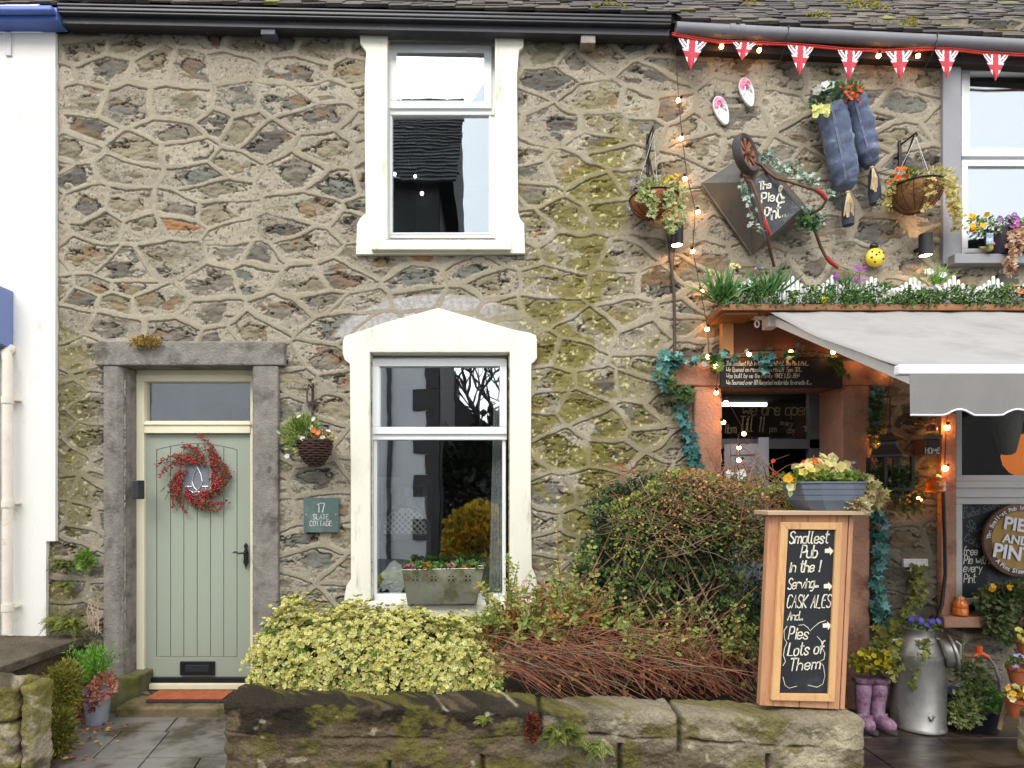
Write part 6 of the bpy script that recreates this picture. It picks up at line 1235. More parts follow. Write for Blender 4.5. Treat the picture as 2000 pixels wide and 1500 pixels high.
silk('silk_plant', 'short drooping leaf tuft in the middle of the picket fence', 'plant', [(1655,570,50,30,((60,120,70),(80,140,84)))], [])
silk('silk_flowers', 'lilac silk sprigs rising above the picket fence', 'flowers', [], [(1668,1690,518,530,14,.026,(176,90,190),(150,60,160)),(1628,1642,535,548,12,.026,(176,90,190),(150,60,160)),(1667,1690,545,552,12,.026,(176,90,190),(150,60,160))])
silk('silk_plant', 'broad leaved silk plant with big white blooms on the picket fence', 'plant', [(1825,560,50,40,((104,160,60),(130,180,80)))], [(1812,1828,530,540,5,.06,(250,250,250),(236,240,220),.3),(1826,1836,560,566,3,.06,(250,250,250),(236,240,220),.32),(1782,1792,560,568,3,.055,(250,250,250),(236,240,220),.32),(1836,1848,535,545,3,.05,(250,250,250),(236,240,220),.3)])
silk('silk_flowers', 'peach silk flowers tucked into the false hedge', 'flowers', [], [(1975,1996,555,575,6,.05,(240,170,120),(220,130,80),.3)])

# ------------------------------------------------------------------ retractable awning
aw = thing('awning', (3.3,-.15,3.1), 'open grey retractable awning with a scalloped valance over the pub front', 'awning'); M_alu = mat('white_aluminium', srgb(246,246,246,.86), .35, .03, 5, 0); M_canv = mat('grey_awning_canvas', srgb(180,177,174,.62), .9, .08, 1.6, .15, 300, stretch=(1,1,.5), col2=srgb(162,159,156,.62), amt=.4, c2scale=1.3)
xA, xB = X(1476,.2), 5.0; zc = Z(606,.2); mb = MB(); mb.lathe((xA,-.14,zc), [(.0,0),(.052,0),(.058,.006),(.058,xB-xA)], 20, axis=(1,0,0)); mb.box(xA+.05, xB, -.205, -.09, zc+.035, zc+.055); mb.build('cassette', M_alu, aw, smooth=True)
mb = MB(); mb.tube([(xA+.01,-.2,zc-.055),(xA+.01,-.2,zc-.08)], .006, 6); q_ = [(xA+.01+.016*math.sin(t), -.2, zc-.105+.026*math.cos(t)) for t in np.linspace(0,2*math.pi,17)]; mb.tube(q_, .006, 6, cap=False); mb.build('winch_eye', M_alu, aw, smooth=True)
dFb = 1.82; xF = X(1757,dFb); zF1, zF0 = Z(711,dFb), Z(731,dFb); mb = MB(); mb.box(xF, xB, -dFb, -dFb+.05, zF0, zF1); mb.build('front_bar', M_alu, aw, bevel=.008)
mb = MB(); n = 30; top0 = [(xA+.06+(xB-xA-.06)*i/n, -.17, zc+.03) for i in range(n+1)]; vs, fs = [], []; m_ = 14
for j in range(m_+1):
    t = j/m_
    for i in range(n+1): u = i/n; xx = (xA+.06)*(1-t)+(xF+.03)*t; xx = xx+(xB-xx)*u; vs.append((xx, -.17+(-dFb+.04+.17)*t, (zc+.03)+(zF1-.004-zc-.03)*t-.035*math.sin(math.pi*t)*(.9+.1*math.cos(u*9))+.006*math.sin(xx*23+t*5)*math.sin(t*9)+.004*math.sin(xx*11-t*14)))
for j in range(m_):
    for i in range(n): a = j*(n+1)+i; fs.append((a,a+1,a+n+2,a+n+1))
mb.add(vs, fs); cvs = mb.build('canvas', M_canv, aw, smooth='all'); s_ = cvs.modifiers.new('t','SOLIDIFY'); s_.thickness = .003
mb = MB(); xv0 = X(1776,dFb); n = 120; zb0 = Z(811,dFb); vs, edge = [], []
for i in range(n+1):
    xx = xv0+(xB-xv0)*i/n; ph = (xx-xv0)/S(112,dFb); zz = zb0+.030*max(0,math.sin((ph-.62)*2*math.pi))*(1 if ph > .55 else 0)+.002*i/n; yy = -dFb-.004-.006*math.sin(xx*7)-.003*math.sin(xx*19); vs += [(xx,-dFb-.002,zF0+.003),(xx,yy*.5-(dFb+.004)*.5,(zF0+zz)/2),(xx,yy,zz)]; edge.append((xx,yy-.001,zz))
mb.add(vs, [(3*i+k_,3*i+k_+1,3*i+k_+4,3*i+k_+3) for i in range(n) for k_ in range(2)]); vl = mb.build('valance', mat('valance_canvas', srgb(158,155,152,.62), .9, .10, 2.0, .2, 200, stretch=(1,1,.4), spec=.1), aw); s_ = vl.modifiers.new('t','SOLIDIFY'); s_.thickness = .003
mb = MB(); mb.tube(edge, .005, 6); mb.build('piping', M_alu, vl, smooth=True)
mb = MB(); a = Vector((xA+.13,-.22,zc-.095)); b = Vector((xF+.13,-dFb+.06,zF0-.03)); v = b-a; mb.prism([a+Vector((0,-.01,-.035)),a+Vector((.04,-.01,-.035)),a+Vector((.04,-.01,.03)),a+Vector((0,-.01,.03))], v); mb.box(a.x-.05,a.x+.03,-.25,-.12,a.z-.04,a.z+.045); mb.build('folding_arm', M_alu, aw, bevel=.006)

# ------------------------------------------------------------------ writing over the pub door
so = thing('door_sign', tuple(P(1525,728,.05)), 'long black board of handwritten history lettering over the pub doorway', 'sign'); mb = MB(); mb.box(X(1407,.07), X(1646,.07), -.07, -.042, Z(757,.07), Z(699,.07)); brd2 = mb.build('board', mat('black_sign_board', (.012,.012,.013), .6, .3, 4, .1, 40), so, bevel=.003)
mb = MB()
for t, b, asp in (('The Smallest Pub in the Lake District. The Pie & Pint...',714,.475),('We Opened on Monday 25th MARCH @ 5pm 2019...',726,.52),('Was built by us the Family VINCE LISA BEN',738,.54),('We Sourced over 80% Recycled materials to create it....',751,.48)): lettering(mb, t, P(1418,b,.073), EX, EZ, S(8.6,.07), S(1.1,.07), sp=5.2, asp=asp*1.15, jit=.35)
mb.build('lettering', M_chalk, brd2)

# teal ivy garlands
TE = ((72,134,134),(98,160,158),(136,190,184),(48,92,94),(84,144,130),(70,116,100)); GI = ((88,120,66),(110,140,80),(70,100,56))
def garland(label, runs, name='ivy_garland'):
    f = Foliage(); mb = MB(); t = thing(name, tuple(P(*runs[0][0][0][:2],.1)), label, 'ivy garland')
    for path, k, sp_, size, cols in runs: pp = ivy(f, path, .1, k, sp_, size, cols); mb.tube(pp, .004, 5)
    f.build('foliage', t); mb.build('vine', M_brown, t); return t
garland('teal artificial ivy winding around the sandstone lintel end and down the jamb', [([(1293,748,.10),(1290,720,.1),(1308,700,.12),(1330,698,.12)],75,.024,.062,TE),([(1300,735,.1),(1325,765,.1),(1345,770,.08)],40,.03,.06,GI),([(1325,790,.08),(1345,845,.09),(1350,880,.1),(1356,905,.12),(1362,940,.14)],100,.026,.066,TE)])
garland('teal artificial ivy draped along the top of the handwritten door sign', [([(1335,700,.14),(1375,700,.14),(1410,696,.14),(1450,690,.14),(1520,688,.16),(1560,690,.16),(1640,695,.14)],64,.022,.05,TE+GI[:1]),([(1390,705,.14),(1402,715,.14)],14,.02,.06,GI),([(1495,700,.16),(1500,722,.14)],18,.02,.07,TE),([(1630,700,.12),(1645,725,.12)],14,.02,.06,GI)])
garland('teal artificial ivy hanging down the pub doorway wall behind the wooden board', [([(1708,760,.06),(1712,800,.06),(1710,835,.06)],30,.022,.07,TE),([(1716,1000,.05),(1720,1080,.05),(1712,1150,.06),(1718,1220,.06)],130,.022,.06,TE),([(1715,1190,.06),(1735,1215,.08)],30,.03,.05,TE)])

# ------------------------------------------------------------------ string lights
BULB = MB(); 
def string_lights(label, cord_, bulbs, dd, size=.017, M_warm=M_warm):
    t = thing('string_lights', tuple(P(bulbs[0][0], bulbs[0][1], dd)), label, 'string lights', 'strings of warm bulbs on the pub'); mb = MB(); mb.tube([P(q[0], q[1], dd if len(q) < 3 else q[2]) for q in cord_], .0032, 5); mb.build('cord', M_iron, t)
    for q in bulbs:
        d_ = dd if len(q) < 3 else q[2]; c = P(q[0], q[1], d_); v = Vector((R.uniform(-.5,.5),-.3,R.uniform(.2,.8))).normalized(); mb = MB(); mb.ball(c, size, 0, 12); b = mb.build('bulb', M_warm, t, smooth='all'); mb = MB(); mb.tube([c+v*size*.8, c+v*(size+.022)], [.009,.011], 8); mb.build('socket', M_iron, b)
string_lights('warm bulbs on the cord below the grey gutter among the pennants', [(1315,72),(1409,84),(1483,90),(1600,97),(1716,102),(1793,102),(1840,100)], [(1409,91),(1483,98),(1716,109),(1793,109)], .13)
string_lights('warm bulbs dangling down the stone wall beside the wheelbarrow', [(1318,80,.06),(1325,190),(1332,265),(1342,345),(1358,410),(1353,490),(1368,566),(1382,642),(1384,692)], [(1325,196),(1330,270),(1338,349),(1363,414),(1353,491),(1371,568),(1381,643)], .06)
string_lights('warm bulbs nested in the teal ivy over the handwritten door sign', [(1384,692),(1400,700),(1463,685),(1545,683),(1620,690),(1685,697),(1745,722)], [(1383,697),(1397,715),(1463,692),(1545,687),(1627,688),(1684,700),(1741,722,.12)], .14)
string_lights('warm bulbs swooping across the pub door to the half door', [(1405,705),(1398,766),(1417,785),(1425,790),(1455,845),(1478,862),(1443,873),(1445,900),(1470,930),(1410,825),(1440,870)][:9], [(1399,767),(1418,786),(1413,825),(1453,847),(1443,874),(1443,899)], .12)
string_lights('warm bulbs beside the pub front window and lantern', [(1741,725,.1),(1722,860,.1),(1722,890,.1),(1795,980),(1845,915),(1848,835),(1850,810)], [(1720,863),(1795,975),(1846,915,.09),(1850,835,.09)], .07, .021, emit('warm_bulb_bright', (1.0,.36,.08), 42))

# ------------------------------------------------------------------ lantern, birdhouse, jars
la = thing('lantern', tuple(P(1738,930,.18)), 'big black metal lantern with a tiered roof hanging by the pub doorway', 'lantern'); c = P(1738,900,.2); mb = MB(); u = S(1,.2)
mb.lathe((c.x,c.y,Z(893,.2)), [(38*u,0),(38*u,4*u),(26*u,14*u),(18*u,24*u),(18*u,30*u),(24*u,32*u),(14*u,40*u),(6*u,48*u),(4*u,56*u),(6*u,60*u),(2*u,64*u)], 4); mb.build('roof', M_iron, la)
mb = MB()
for sx in (-1,1):
    for sy in (-1,1): mb.box(c.x+sx*26*u-3*u, c.x+sx*26*u+3*u, c.y+sy*26*u-3*u, c.y+sy*26*u+3*u, Z(952,.2), Z(893,.2))
mb.box(c.x-2*u, c.x+2*u, c.y-27*u, c.y-25*u, Z(952,.2), Z(893,.2)); mb.box(c.x-30*u, c.x+30*u, c.y-30*u, c.y+30*u, Z(958,.2), Z(952,.2)); mb.build('cage', M_iron, la); mb = MB(); mb.tube([(c.x,c.y,Z(832,.2)),(c.x,c.y,Z(775,.2)),(c.x,-.0,Z(772,.0))], .005, 5); mb.build('hanging_chain', M_iron, la)
iv2 = thing('trailing_ivy', tuple(P(1740,930,.22)), 'dark variegated ivy spilling below the black lantern', 'ivy'); f = Foliage(); DI = ((84,100,60),(104,116,70),(150,156,110),(66,84,50))
k = 520; p, d_ = blob(P(1742,938,.24), (.17,.1,.12), k, .4, .2, 3); f.add(T_IVY, p, d_+(0,-.4,-.3), rng.uniform(.03,.05,k), pick(DI,k), pick(DI,k), 1, up=d_+(0,-.6,.2)); k = 200; p, d_ = blob(P(1775,980,.2), (.10,.08,.10), k, .5, .2, 4); f.add(T_IVY, p, d_+(0,-.4,-.5), rng.uniform(.022,.04,k), pick(((140,130,70),(110,110,60)),k), None, 1, up=(0,-1,.2)); k = 120; p, d_ = blob(P(1712,830,.1), (.04,.05,.3), k, .5, .2, 4); f.add(T_IVY, p, d_+(0,-.4,-.5), rng.uniform(.03,.05,k), pick(((60,84,50),(84,90,44)),k), None, 1, up=(0,-1,.2)); f.build('foliage', iv2)
bh = thing('birdhouse', tuple(P(1820,865,.1)), 'little dark wooden birdhouse with a plate reading HOME', 'birdhouse'); mb = MB(); mb.box(X(1806,.12), X(1834,.12), -.13, -.0, Z(888,.12), Z(856,.12)); mb.build('box', mat('dark_wood', srgb(78,60,48,.75), .7, .25, 6, .2, 40), bh, bevel=.003); mb = MB(); mb.box(X(1800,.13), X(1838,.13), -.15, -.0, Z(857,.13), Z(849,.13)); mb.build('roof', mat('grey_board', srgb(112,100,90,.75), .7, .2, 6, .2, 40), bh, bevel=.003)
mb = MB(); mb.pbox(1805, 871, 1834, 888, .14, .131); pl2 = mb.build('plate', M_blk, bh); mb = MB(); lettering(mb, 'HOME', P(1807,885,.142), EX, EZ, S(10,.14), S(2,.14), sp=5.2, slant=0, jit=.1, asp=.92); mb.build('lettering', M_chalk, pl2)
rd = thing('robin_ornament', tuple(P(1820,838,.1)), 'small purple and yellow painted ornament on the birdhouse roof', 'ornament'); c = P(1820,838,.08); mb = MB(); mb.ball(c, S(10,.08), 0, 14, (1,.9,1.0)); mb.build('dome', mat('plum_enamel', srgb(120,60,76,.75), .3, .2, 9, 0), rd, smooth='all'); mb = MB(); mb.lathe(c-Vector((0,0,.035)), [(.02,-.01),(.042,0),(.046,.014),(.03,.02)], 16); mb.build('rim', M_yel, rd, smooth=True)
def glow_glass(name, col):
    m = mat(name, col, .15, .15, 9, .05, 40, coat=.4); return m
M_amber = glow_glass('amber_glass', srgb(226,120,36,.8))
def jar(label, c, r, h, hang):
    t = thing('amber_jar', tuple(c), label, 'jar', 'amber glass jars'); mb = MB(); mb.lathe(c, [(r*.8,0),(r,.01),(r*1.0,h*.42),(r*.94,h*.46),(r,h*.5),(r*.98,h*.78),(r*.6,h*.98),(r*.55,h*1.05)], 24); mb.build('body', M_amber, t, smooth=True)
    mb = MB(); mb.lathe(c+Vector((0,0,h*1.04)), [(r*.6,0),(r*.62,h*.1),(r*.3,h*.28),(.004,h*.42)] if hang else [(r*.62,0),(r*.5,h*.12),(.004,h*.16)], 18); mb.build('lid', mat('clear_topped_lid', srgb(206,150,104,.8), .2, .2, 9, 0, coat=.4), t, smooth=True); return t
jar('amber glass jar hanging by the pub window jamb below the birdhouse', P(1828,962,.1), S(17,.1), S(26,.1), True); jar('amber glass jar standing on the sandstone window sill', Vector((X(1880,.12),-.10,Z(1204,.13)+.001)), S(13,.12), S(32,.12), False)
hook = thing('hook_rack', tuple(P(1790,1100,.03)), 'white wooden hook plaque on the grey stone behind the milk churn', 'hook rack'); mb = MB(); mb.pbox(1765, 1092, 1813, 1108, .03, .0); mb.build('plaque', mat('flaking_white', srgb(206,200,196,.8), .8, .25, 20, .3, 60), hook, bevel=.003); mb = MB(); mb.tube([P(1779,1108,.03),P(1779,1116,.05),P(1780,1122,.03)], .007, 6); mb.build('hook', M_zinc, hook, smooth=True)

# ------------------------------------------------------------------ milk churn, its lid, wellingtons
M_churn = mat('dull_aluminium', srgb(172,170,166,.72), .42, .2, 5, .12, 18, metal=.7, col2=srgb(128,122,110,.7), amt=.35, c2scale=4)
cc = Vector((X(1793,.42),-.42,.0)); ch2 = thing('milk_churn', tuple(cc), 'old aluminium milk churn planted with violet flowers and ivy', 'milk churn'); u = S(1,.42); zz = lambda py: CZ+(CY-py)*u
mb = MB(); mb.lathe(cc, [(45*u,0),(47*u,.006),(47*u,.03),(46*u,.034),(46.5*u,zz(1285)),(47.5*u,zz(1283)),(47.5*u,zz(1274)),(44*u,zz(1272)),(36*u,zz(1252)),(28*u,zz(1244)),(26*u,zz(1240)),(26.5*u,zz(1228)),(28*u,zz(1226)),(26*u,zz(1224)),(24*u,zz(1232))], 36); mb.build('body', M_churn, ch2, smooth=True)
mb = MB(); mb.lathe((cc.x,cc.y,zz(1232)), [(24*u,0),(0,.01)], 16); mb.build('soil', M_soil, ch2)
for s_ in (-1,1): mb = MB(); mb.tube([cc+Vector((s_*44*u,0,zz(1276))),cc+Vector((s_*54*u,0,zz(1264))),cc+Vector((s_*50*u,0,zz(1250))),cc+Vector((s_*34*u,0,zz(1248)))], .011, 8); mb.build('handle', M_churn, ch2, smooth=True)
f = Foliage(); f.blooms([(cc.x+R.uniform(-.09,.10), cc.y+R.uniform(-.12,.05), zz(1224)+R.uniform(.01,.07)) for _ in range(14)], .05, srgb(100,92,190,.8), srgb(130,120,210,.8)); f.build_each('flower', ch2, M_petal)
f = Foliage(); k = 170; p = np.stack([cc.x+rng.uniform(-.1,.11,k), cc.y+rng.uniform(-.12,.1,k), zz(1226)+rng.uniform(-.01,.05,k)],1); f.add(T_LEAF, p, rng.normal(0,1,(k,3))+(0,-.3,.6), .03, pick(((84,110,50),(104,124,60)),k), None, .5); 
YI = ((150,150,70),(122,130,60),(170,164,90),(96,110,50))
for path, k, s_, sz in (([(1790,1112,.06),(1792,1150,.07),(1786,1180,.1),(1760,1215,.2),(1735,1240,.3)],200,.026,.042),([(1725,1235,.35),(1740,1270,.45),(1745,1300,.45)],190,.05,.042),([(1815,1235,.55),(1805,1275,.57),(1780,1320,.57),(1790,1340,.57)],34,.022,.04),([(1808,1390,.57),(1815,1400,.57)],26,.02,.035)): ivy(f, path, .3, k, s_, sz, YI)
f.build('ivy', ch2)
ld = thing('churn_lid', tuple(P(1858,1275,.5)), 'round aluminium churn lid leaning against the milk churn', 'lid'); c = P(1856,1275,.55); axl = Vector((.93,-.36,.22)).normalized(); r = S(34,.5); mb = MB(); mb.lathe(c, [(0,-.05),(r*.72,-.05),(r*.8,-.04),(r*.82,0),(r,.004),(r*1.02,.012),(r,.02),(r*.6,.024),(0,.03)], 32, axis=axl); mb.build('disc', M_churn, ld, smooth=True); mb = MB(); mb.tube([c+axl*.03+Vector((0,.0,.08)),c+axl*.06+Vector((0,0,.05)),c+axl*.06-Vector((0,0,.05)),c+axl*.03-Vector((0,0,.08))], .009, 7); mb.build('grip', M_churn, ld, smooth=True)
M_well = mat('mauve_rubber', srgb(156,122,146,.72), .5, .3, 12, .15, 40, col2=srgb(112,78,104,.7), amt=.5, c2scale=16); M_sole = mat('dark_sole', srgb(72,66,70,.7), .8, .2, 9, .1, 60)
def welly(px_, lean, label, turn):
    d0 = .40; b = Vector((X(px_,d0),-d0,.0)); t = thing('wellington_boot', tuple(b), label, 'boot', 'wellington boots planted with flowers'); u = S(1,d0); bm = bmesh.new(); lay = bm.verts.layers.skin.verify()
    pts_ = [((lean,.02,.335),17*u),((lean*.8,.015,.25),16.5*u),((lean*.5,.01,.16),13.5*u),((0,.0,.085),14*u),((0,-.01,.05),16*u),((turn,-.10,.045),14*u),((turn*1.5,-.165,.038),11.5*u)]; vv = []
    for p_, r_ in pts_: v = bm.verts.new(b+Vector(p_)); v[lay].radius = (r_,r_); vv.append(v)
    for i in range(len(vv)-1): bm.edges.new((vv[i],vv[i+1]))
    vv[3][lay].use_root = True; me = bpy.data.meshes.new('boot'); bm.to_mesh(me); bm.free(); me.materials.append(M_well); o = bpy.data.objects.new('boot', me); link(o, t); m = o.modifiers.new('skin','SKIN'); m.use_smooth_shade = True; o.modifiers.new('sub','SUBSURF').render_levels = 2
    mb = MB(); n = 20; L_ = [(turn*.8+(.055)*math.sin(a)*(1.0 if math.cos(a) < 0 else .9), -.065-.135*math.cos(a)) for a in np.linspace(0,2*math.pi,n,endpoint=False)]; mb.prism([b+Vector((x,y,.0)) for x,y in L_], (0,0,.022)); mb.build('sole', M_sole, t, bevel=.004)
    mb = MB(); mb.lathe(b+Vector((lean,.02,.335)), [(17.5*u,-.02),(19*u,-.012),(19*u,.01),(16*u,.012)], 20); mb.build('collar', M_well, t, smooth=True)
welly(1684,.02,'mauve wellington boot nearest the sandstone jamb, planted with yellow flowers',-.02); welly(1712,.035,'mauve wellington boot nearest the milk churn, planted with yellow flowers',.02)
wf = thing('boot_flowers', tuple(P(1700,1300,.4)), 'yellow leafed primulas growing from the mauve boots', 'plant'); f = Foliage(); k = 240; p, d_ = blob(P(1700,1292,.42), (.17,.09,.07), k, .4, .1, 3); f.add(T_LEAF, p, d_+(0,-.3,.3), rng.uniform(.03,.05,k), pick(((150,150,50),(120,130,50),(190,180,60)),k), None, .8, up=d_+(0,-.4,.3)); f.build('foliage', wf); f = Foliage(); bunch(f,1668,1735,1270,1310,24,.042,(214,190,50),(190,150,30),.46); f.build_each('flower', wf, M_petal)

# ------------------------------------------------------------------ planters on and below the pub window
bp2 = thing('bowl_planter', tuple(P(1972,495,.1)), 'black bowl of yellow and purple violas on the upper pub sill', 'planter'); c = Vector((X(1975,.06),-.06,Z(495,.1)+.001)); r = S(52,.1); mb = MB(); mb.lathe(c, [(r*.72,0),(r*.9,.05),(r,S(46,.1)),(r*1.04,S(46,.1)),(r*1.04,S(50,.1)),(r*.9,S(48,.1))], 28, sy=.5); mb.build('bowl', mat('black_plastic', srgb(52,46,60,.7), .4, .1, 5, .05, 60), bp2, smooth=True)
f = Foliage(); k = 420; p = np.array([P(R.uniform(1890,2030),R.uniform(425,460),R.uniform(.05,.15)) for _ in range(k)]); f.add(T_LEAF, p, rng.normal(0,1,(k,3))+(0,-.3,.4), rng.uniform(.02,.035,k), pick(((84,124,60),(110,144,70),(130,150,90)),k), None, .6); k = 260; p = np.concatenate([blob(P(1985,470,.16),(.07,.04,.12),k,.4,.2,3)[0], blob(P(1972,515,.14),(.03,.03,.09),90,.4,.2,4)[0]]); k = len(p); f.add(T_IVY, p, rng.normal(0,.6,(k,3))+(0,-.3,-.5), rng.uniform(.025,.04,k), pick(((226,190,160),(206,160,130),(236,214,190),(190,150,110)),k), None, 1, up=(0,-1,.2)); f.build('foliage', bp2)
f = Foliage(); bunch(f,1893,1932,418,448,12,.05,(246,200,50),(230,160,30),.14); bunch(f,1950,1985,415,440,10,.042,(140,70,170),(230,190,220),.14); bunch(f,1975,1990,428,448,6,.045,(190,90,170),(230,150,210),.16); bunch(f,1925,1965,430,450,8,.02,(240,236,240),(200,160,210),.13); bunch(f,1896,1910,448,460,4,.045,(240,180,40),(220,150,30),.15); f.build_each('flower', bp2, M_petal)
bi = thing('bird_ornament', tuple(P(1932,487,.1)), 'tiny red headed bird ornament before the black bowl', 'ornament'); c = P(1932,485,.12); mb = MB(); mb.ball(c, .028, 0, 14, (1.1,.8,1)); mb.tube([c+Vector((-.02,0,0)),c+Vector((-.075,.01,.015))], [.014,.004], 8); mb.build('body', mat('painted_plumage', srgb(190,170,90,.78), .5, .2, 20, 0, col2=srgb(110,130,60,.75), amt=.5, c2scale=25), bi, smooth='all'); mb = MB(); mb.ball(c+Vector((.018,-.005,.032)), .019, 0, 12); mb.tube([c+Vector((.034,-.006,.033)),c+Vector((.047,-.008,.029))], [.005,.001], 6); mb.build('head', mat('pink_red_paint', srgb(214,110,130,.78), .5, .15, 20, 0), bi, smooth='all')
tg = thing('sticker_tag', tuple(P(1936,464,.15)), 'small blue plant label tag hung on the black bowl', 'label'); mb = MB(); mb.pbox(1927, 455, 1940, 477, .165, .16); mb.build('tag', mat('blue_card', srgb(130,156,180,.78), .5, .3, 30, 0, col2=srgb(206,214,214,.8), amt=.5, c2scale=30), tg)
wi = thing('window_ivy_box', (X(1975,.15),-.12,Z(1204,.13)), 'ivy window box with small yellow violas before the chalkboard panel', 'planter'); mb = MB(); mb.box(X(1925,.13), 4.75, -.13, -.02, Z(1203,.13), Z(1165,.13)); mb.build('box', M_trough, wi, bevel=.006); f = Foliage(); IV2 = ((70,92,52),(92,112,64),(116,130,84),(150,156,110))
for (px_, py_, rx, ry, rz, k) in ((1975,1165,.26,.10,.12,900),(1950,1205,.12,.08,.16,500),(1990,1230,.18,.08,.12,400)): p, d_ = blob(P(px_,py_,.17),(rx,ry,rz),k,.4,.2,px_); f.add(T_IVY, p, d_+(0,-.4,-.4), rng.uniform(.026,.044,k), pick(IV2,k), pick(IV2,k), 1, up=d_+(0,-.8,.2))
f.build('foliage', wi); f = Foliage(); bunch(f,1935,1942,1144,1152,3,.05,(240,190,40),(220,150,30),.25); bunch(f,1969,1976,1142,1150,3,.05,(240,190,40),(220,150,30),.25); f.build_each('flower', wi, M_petal)
pie = thing('pub_sign', tuple(P(1986,1055,.05)), 'round brown pie shaped pub sign on the chalkboard panel', 'sign'); cP = P(1987,1055,.0); r = S(71,.02); mb = MB(); mb.lathe(cP, [(0,0),(r,0),(r,.025),(r*.96,.03)], 48, axis=(0,-1,0)); dsc = mb.build('disc', mat('pie_crust', srgb(112,84,64,.75), .7, .2, 14, .3, 30, col2=srgb(84,60,46,.75), amt=.4, c2scale=12), pie, smooth=True); mb = MB(); mb.lathe(cP+Vector((0,-.031,0)), [(r*.80,0),(r*.80,.001),(0,.0015)], 48, axis=(0,-1,0)); mb.build('face', mat('ochre_pie_face', srgb(172,138,72,.75), .7, .15, 6, .05, 30, col2=srgb(150,116,62,.75), amt=.4, c2scale=5), pie)
mb = MB(); tx = (EX-EZ*.16).normalized(); tu = (EZ+EX*.16).normalized()
for t, a, b, hh in (('PIE',1958,1032,25),('AND',1957,1058,17),('PINT',1937,1086,27)): bfont(mb, t, P(a,b,.038), tx, tu, S(hh,.03), bold=.004*hh/25, lift=.003, depth=.002, mi=0)
mb.build('lettering', mat('white_sign_paint', srgb(226,226,232,.8), .6, .05, 9, 0), pie)
mb = MB()
def arc_text(t, r_, a0, da, h, inward):
    for i, ch_ in enumerate(t):
        a = a0+da*i; o = cP+Vector((r_*math.cos(a), -.034, r_*math.sin(a))); 
        if ch_ == ' ': continue
        rad = Vector((math.cos(a),0,math.sin(a))); tan = Vector((math.sin(a),0,-math.cos(a)))
        bfont(mb, ch_, o, tan if not inward else -tan, rad if not inward else -rad, h, bold=.0012, align='CENTER')
arc_text('The Smallest Pub In The Lake District', r*.84, math.radians(174), -math.radians(4.9), S(8,.03), False); arc_text('A Pint Sized Bar With Pies', r*.90, math.radians(222), math.radians(4.9), S(8.5,.03), True); mb.build('rim_lettering', MATS['white_sign_paint'], pie)
hs_ = MB(); hs_.tube([P(a,b,c) for a,b,c in ((1842,955,.06),(1845,1050,.05),(1846,1120,.05),(1840,1180,.06),(1828,1215,.15),(1815,1228,.35))], .014, 8); tag(hs_.build('black_hose', MATS['black_wrought_iron'], smooth=True), 'black hose running down the window jamb into the milk churn', 'hose')
tp = thing('hose_splitter', tuple(P(1915,1270,.3)), 'orange two way hose connector on grey hoses by the wall', 'hose connector'); M_or = mat('orange_plastic', srgb(222,96,52,.8), .4, .1, 9, 0); mb = MB(); mb.tube([P(1912,1262,.3),P(1912,1278,.3)], .024, 10); mb.tube([P(1912,1274,.3),P(1902,1285,.3)], .017, 10); mb.tube([P(1912,1274,.3),P(1930,1284,.3)], .017, 10); mb.build('connector', M_or, tp, smooth=True)
mb = MB(); mb.tube([P(*q) for q in ((1902,1285,.3),(1890,1305,.35),(1870,1330,.45),(1845,1340,.5))], .011, 8); mb.tube([P(*q) for q in ((1930,1284,.3),(1943,1300,.35),(1952,1330,.4),(1955,1360,.4),(1958,1385,.4))], .011, 8); mb.build('hose', mat('grey_hose', srgb(120,108,104,.75), .5, .1, 9, 0), tp, smooth=True)
gp2 = thing('ground_planter', (X(1905,.45),-.45,0), 'dark glazed pot of trailing ivy standing behind the churn lid', 'planter'); c = Vector((X(1908,.45),-.45,0)); mb = MB(); r = S(46,.45); mb.lathe(c, [(r*.7,0),(r*.75,.01),(r,.14),(r*1.04,.15),(r*1.04,.17),(r*.9,.16)], 26); mb.build('pot', mat('dark_blue_glaze', srgb(44,48,62,.7), .3, .2, 5, .05, 30), gp2, smooth=True); mb = MB(); c3 = Vector((X(1868,.3),-.28,0)); mb.lathe(c3, [(.1,0),(.13,.2),(.135,.22),(.12,.22)], 20); mb.build('back_pot', mat('blue_glaze', srgb(52,66,96,.7), .3, .2, 5, .05, 30), gp2, smooth=True)
f = Foliage(); 
for (px_, py_, rx, ry, rz, k, cl) in ((1925,1365,.16,.14,.07,420,((70,110,46),(90,130,60))),(1885,1385,.10,.09,.13,380,((150,160,96),(176,184,130),(110,124,70))),(1900,1320,.12,.1,.12,220,((70,90,46),(96,106,54))),(1880,1400,.07,.07,.07,160,((170,184,130),(140,160,100)))): p, d_ = blob(P(px_,py_,.58),(rx,ry,rz),k,.4,.2,px_); f.add(T_IVY, p, d_+(0,-.4,-.1), rng.uniform(.022,.038,k), pick(cl,k), pick(cl,k), 1, up=d_+(0,-.6,.3))
f.build('foliage', gp2)
sk = MB(); sk.tube([P(1972,1340,.75),P(1952,1425,.75)], .014, 8); tag(sk.build('wooden_cane', M_brown, smooth=True), 'brown wooden prop leaning in front of the dark glazed pot', 'stake')
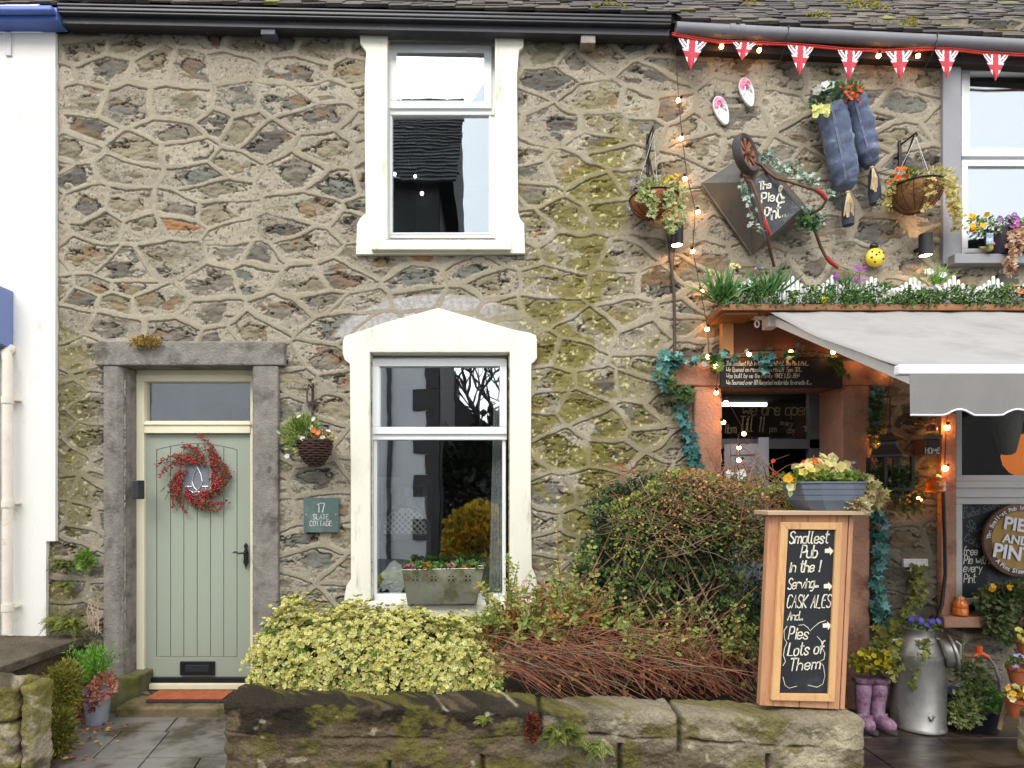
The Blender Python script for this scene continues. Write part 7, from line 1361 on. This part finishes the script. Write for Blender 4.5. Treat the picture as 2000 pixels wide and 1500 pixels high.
def clay(label, px_, py0, py1, d0, r0, cols, n_, leafc):
    t = thing('clay_pot', tuple(P(px_,py1,d0)), label, 'planter', 'tiered clay pots of violas'); c = P(px_,py1,d0); h = S(py1-py0,d0); r = S(r0,d0); mb = MB(); mb.lathe(c, [(r*.7,0),(r*.95,h*.75),(r*1.05,h*.78),(r*1.05,h),(r*.9,h*.97)], 24); mb.build('pot', mat('clay', srgb(176,96,58,.75), .8, .15, 6, .15, 60), t, smooth=True); f = Foliage(); k = 160; p, d_ = blob(c+Vector((0,-.02,h+.02)), (r*1.1,r*.9,.05), k, .4, .2, 2); f.add(T_LEAF, p, d_+(0,-.3,.3), .03, pick(leafc,k), None, .6, up=d_); f.build('foliage', t); f = Foliage()
    for ca, cb2 in cols: bunch(f, px_-r0*1.1, px_+r0*.9, py0-22, py0+4, n_, .045, ca, cb2, d0+S(r0,d0)*.8)
    f.build_each('flower', t, M_petal)
G_ = ((84,110,50),(110,130,60)); clay('clay pot of pale yellow primroses, topmost of the tiered pots', 2005,1250,1278,.5,18,[((246,236,140),(240,220,90))],16,G_); clay('clay pot of blue violas in the middle of the tiered pots', 1992,1300,1335,.6,22,[((150,150,210),(240,240,240))],6,G_); clay('clay pot of yellow and cream violas, lowest of the tiered pots', 1992,1362,1400,.85,24,[((240,180,50),(220,140,30)),((244,236,190),(240,210,90))],8,G_)
sto = tag(rock('kerb_stone', X(2006,.95), X(2080,.95), -1.0, -.85, -.1, lambda x: .33+0*x, col_pier, None, .05, .02, None, .012, 'ftlr'), 'small upright weathered stone below the tiered clay pots', 'stone')
# warm lamp and shade inside the pub front window
lm = thing('pub_lamp', (X(1985,-.9),.9,Z(880,-.9)), 'glowing amber lamp inside the dark pub front window', 'lamp'); c = Vector((X(2012,-.9),.9,Z(890,-.9))); mb = MB(); mb.ball(c, .22, 0, 16); mb.build('globe', emit('amber_globe', (1,.26,.04), .28), lm, smooth='all'); mb = MB(); mb.lathe(c-Vector((0,0,.5)), [(.12,0),(.03,.05),(.03,.3)], 14); mb.build('stem', M_iron, lm)
sd = thing('lampshade', tuple(P(1965,835,-.4)), 'pleated grey glass pendant shade inside the pub front window', 'lampshade'); c = P(1967,838,-.3); mb = MB(); mb.lathe(c, [(.03,-.22),(.06,-.2),(.10,.0),(.125,.15)], 20, cap=False); mb.build('shade', mat('grey_pleats', (.12,.11,.1), .4, .3, 20, .2, 40, stretch=(4,4,.3)), sd, smooth=True)
# ------------------------------------------------------------------ ground
mb = MB(); mb.add([(-60,-60,-.10),(60,-60,-.10),(60,60,-.10),(-60,60,-.10)], [(0,1,2,3)])
tag(mb.build('ground', mat('wet_tarmac', (.05,.05,.05), .4, .3, 4, .3, 60)), kind='structure')
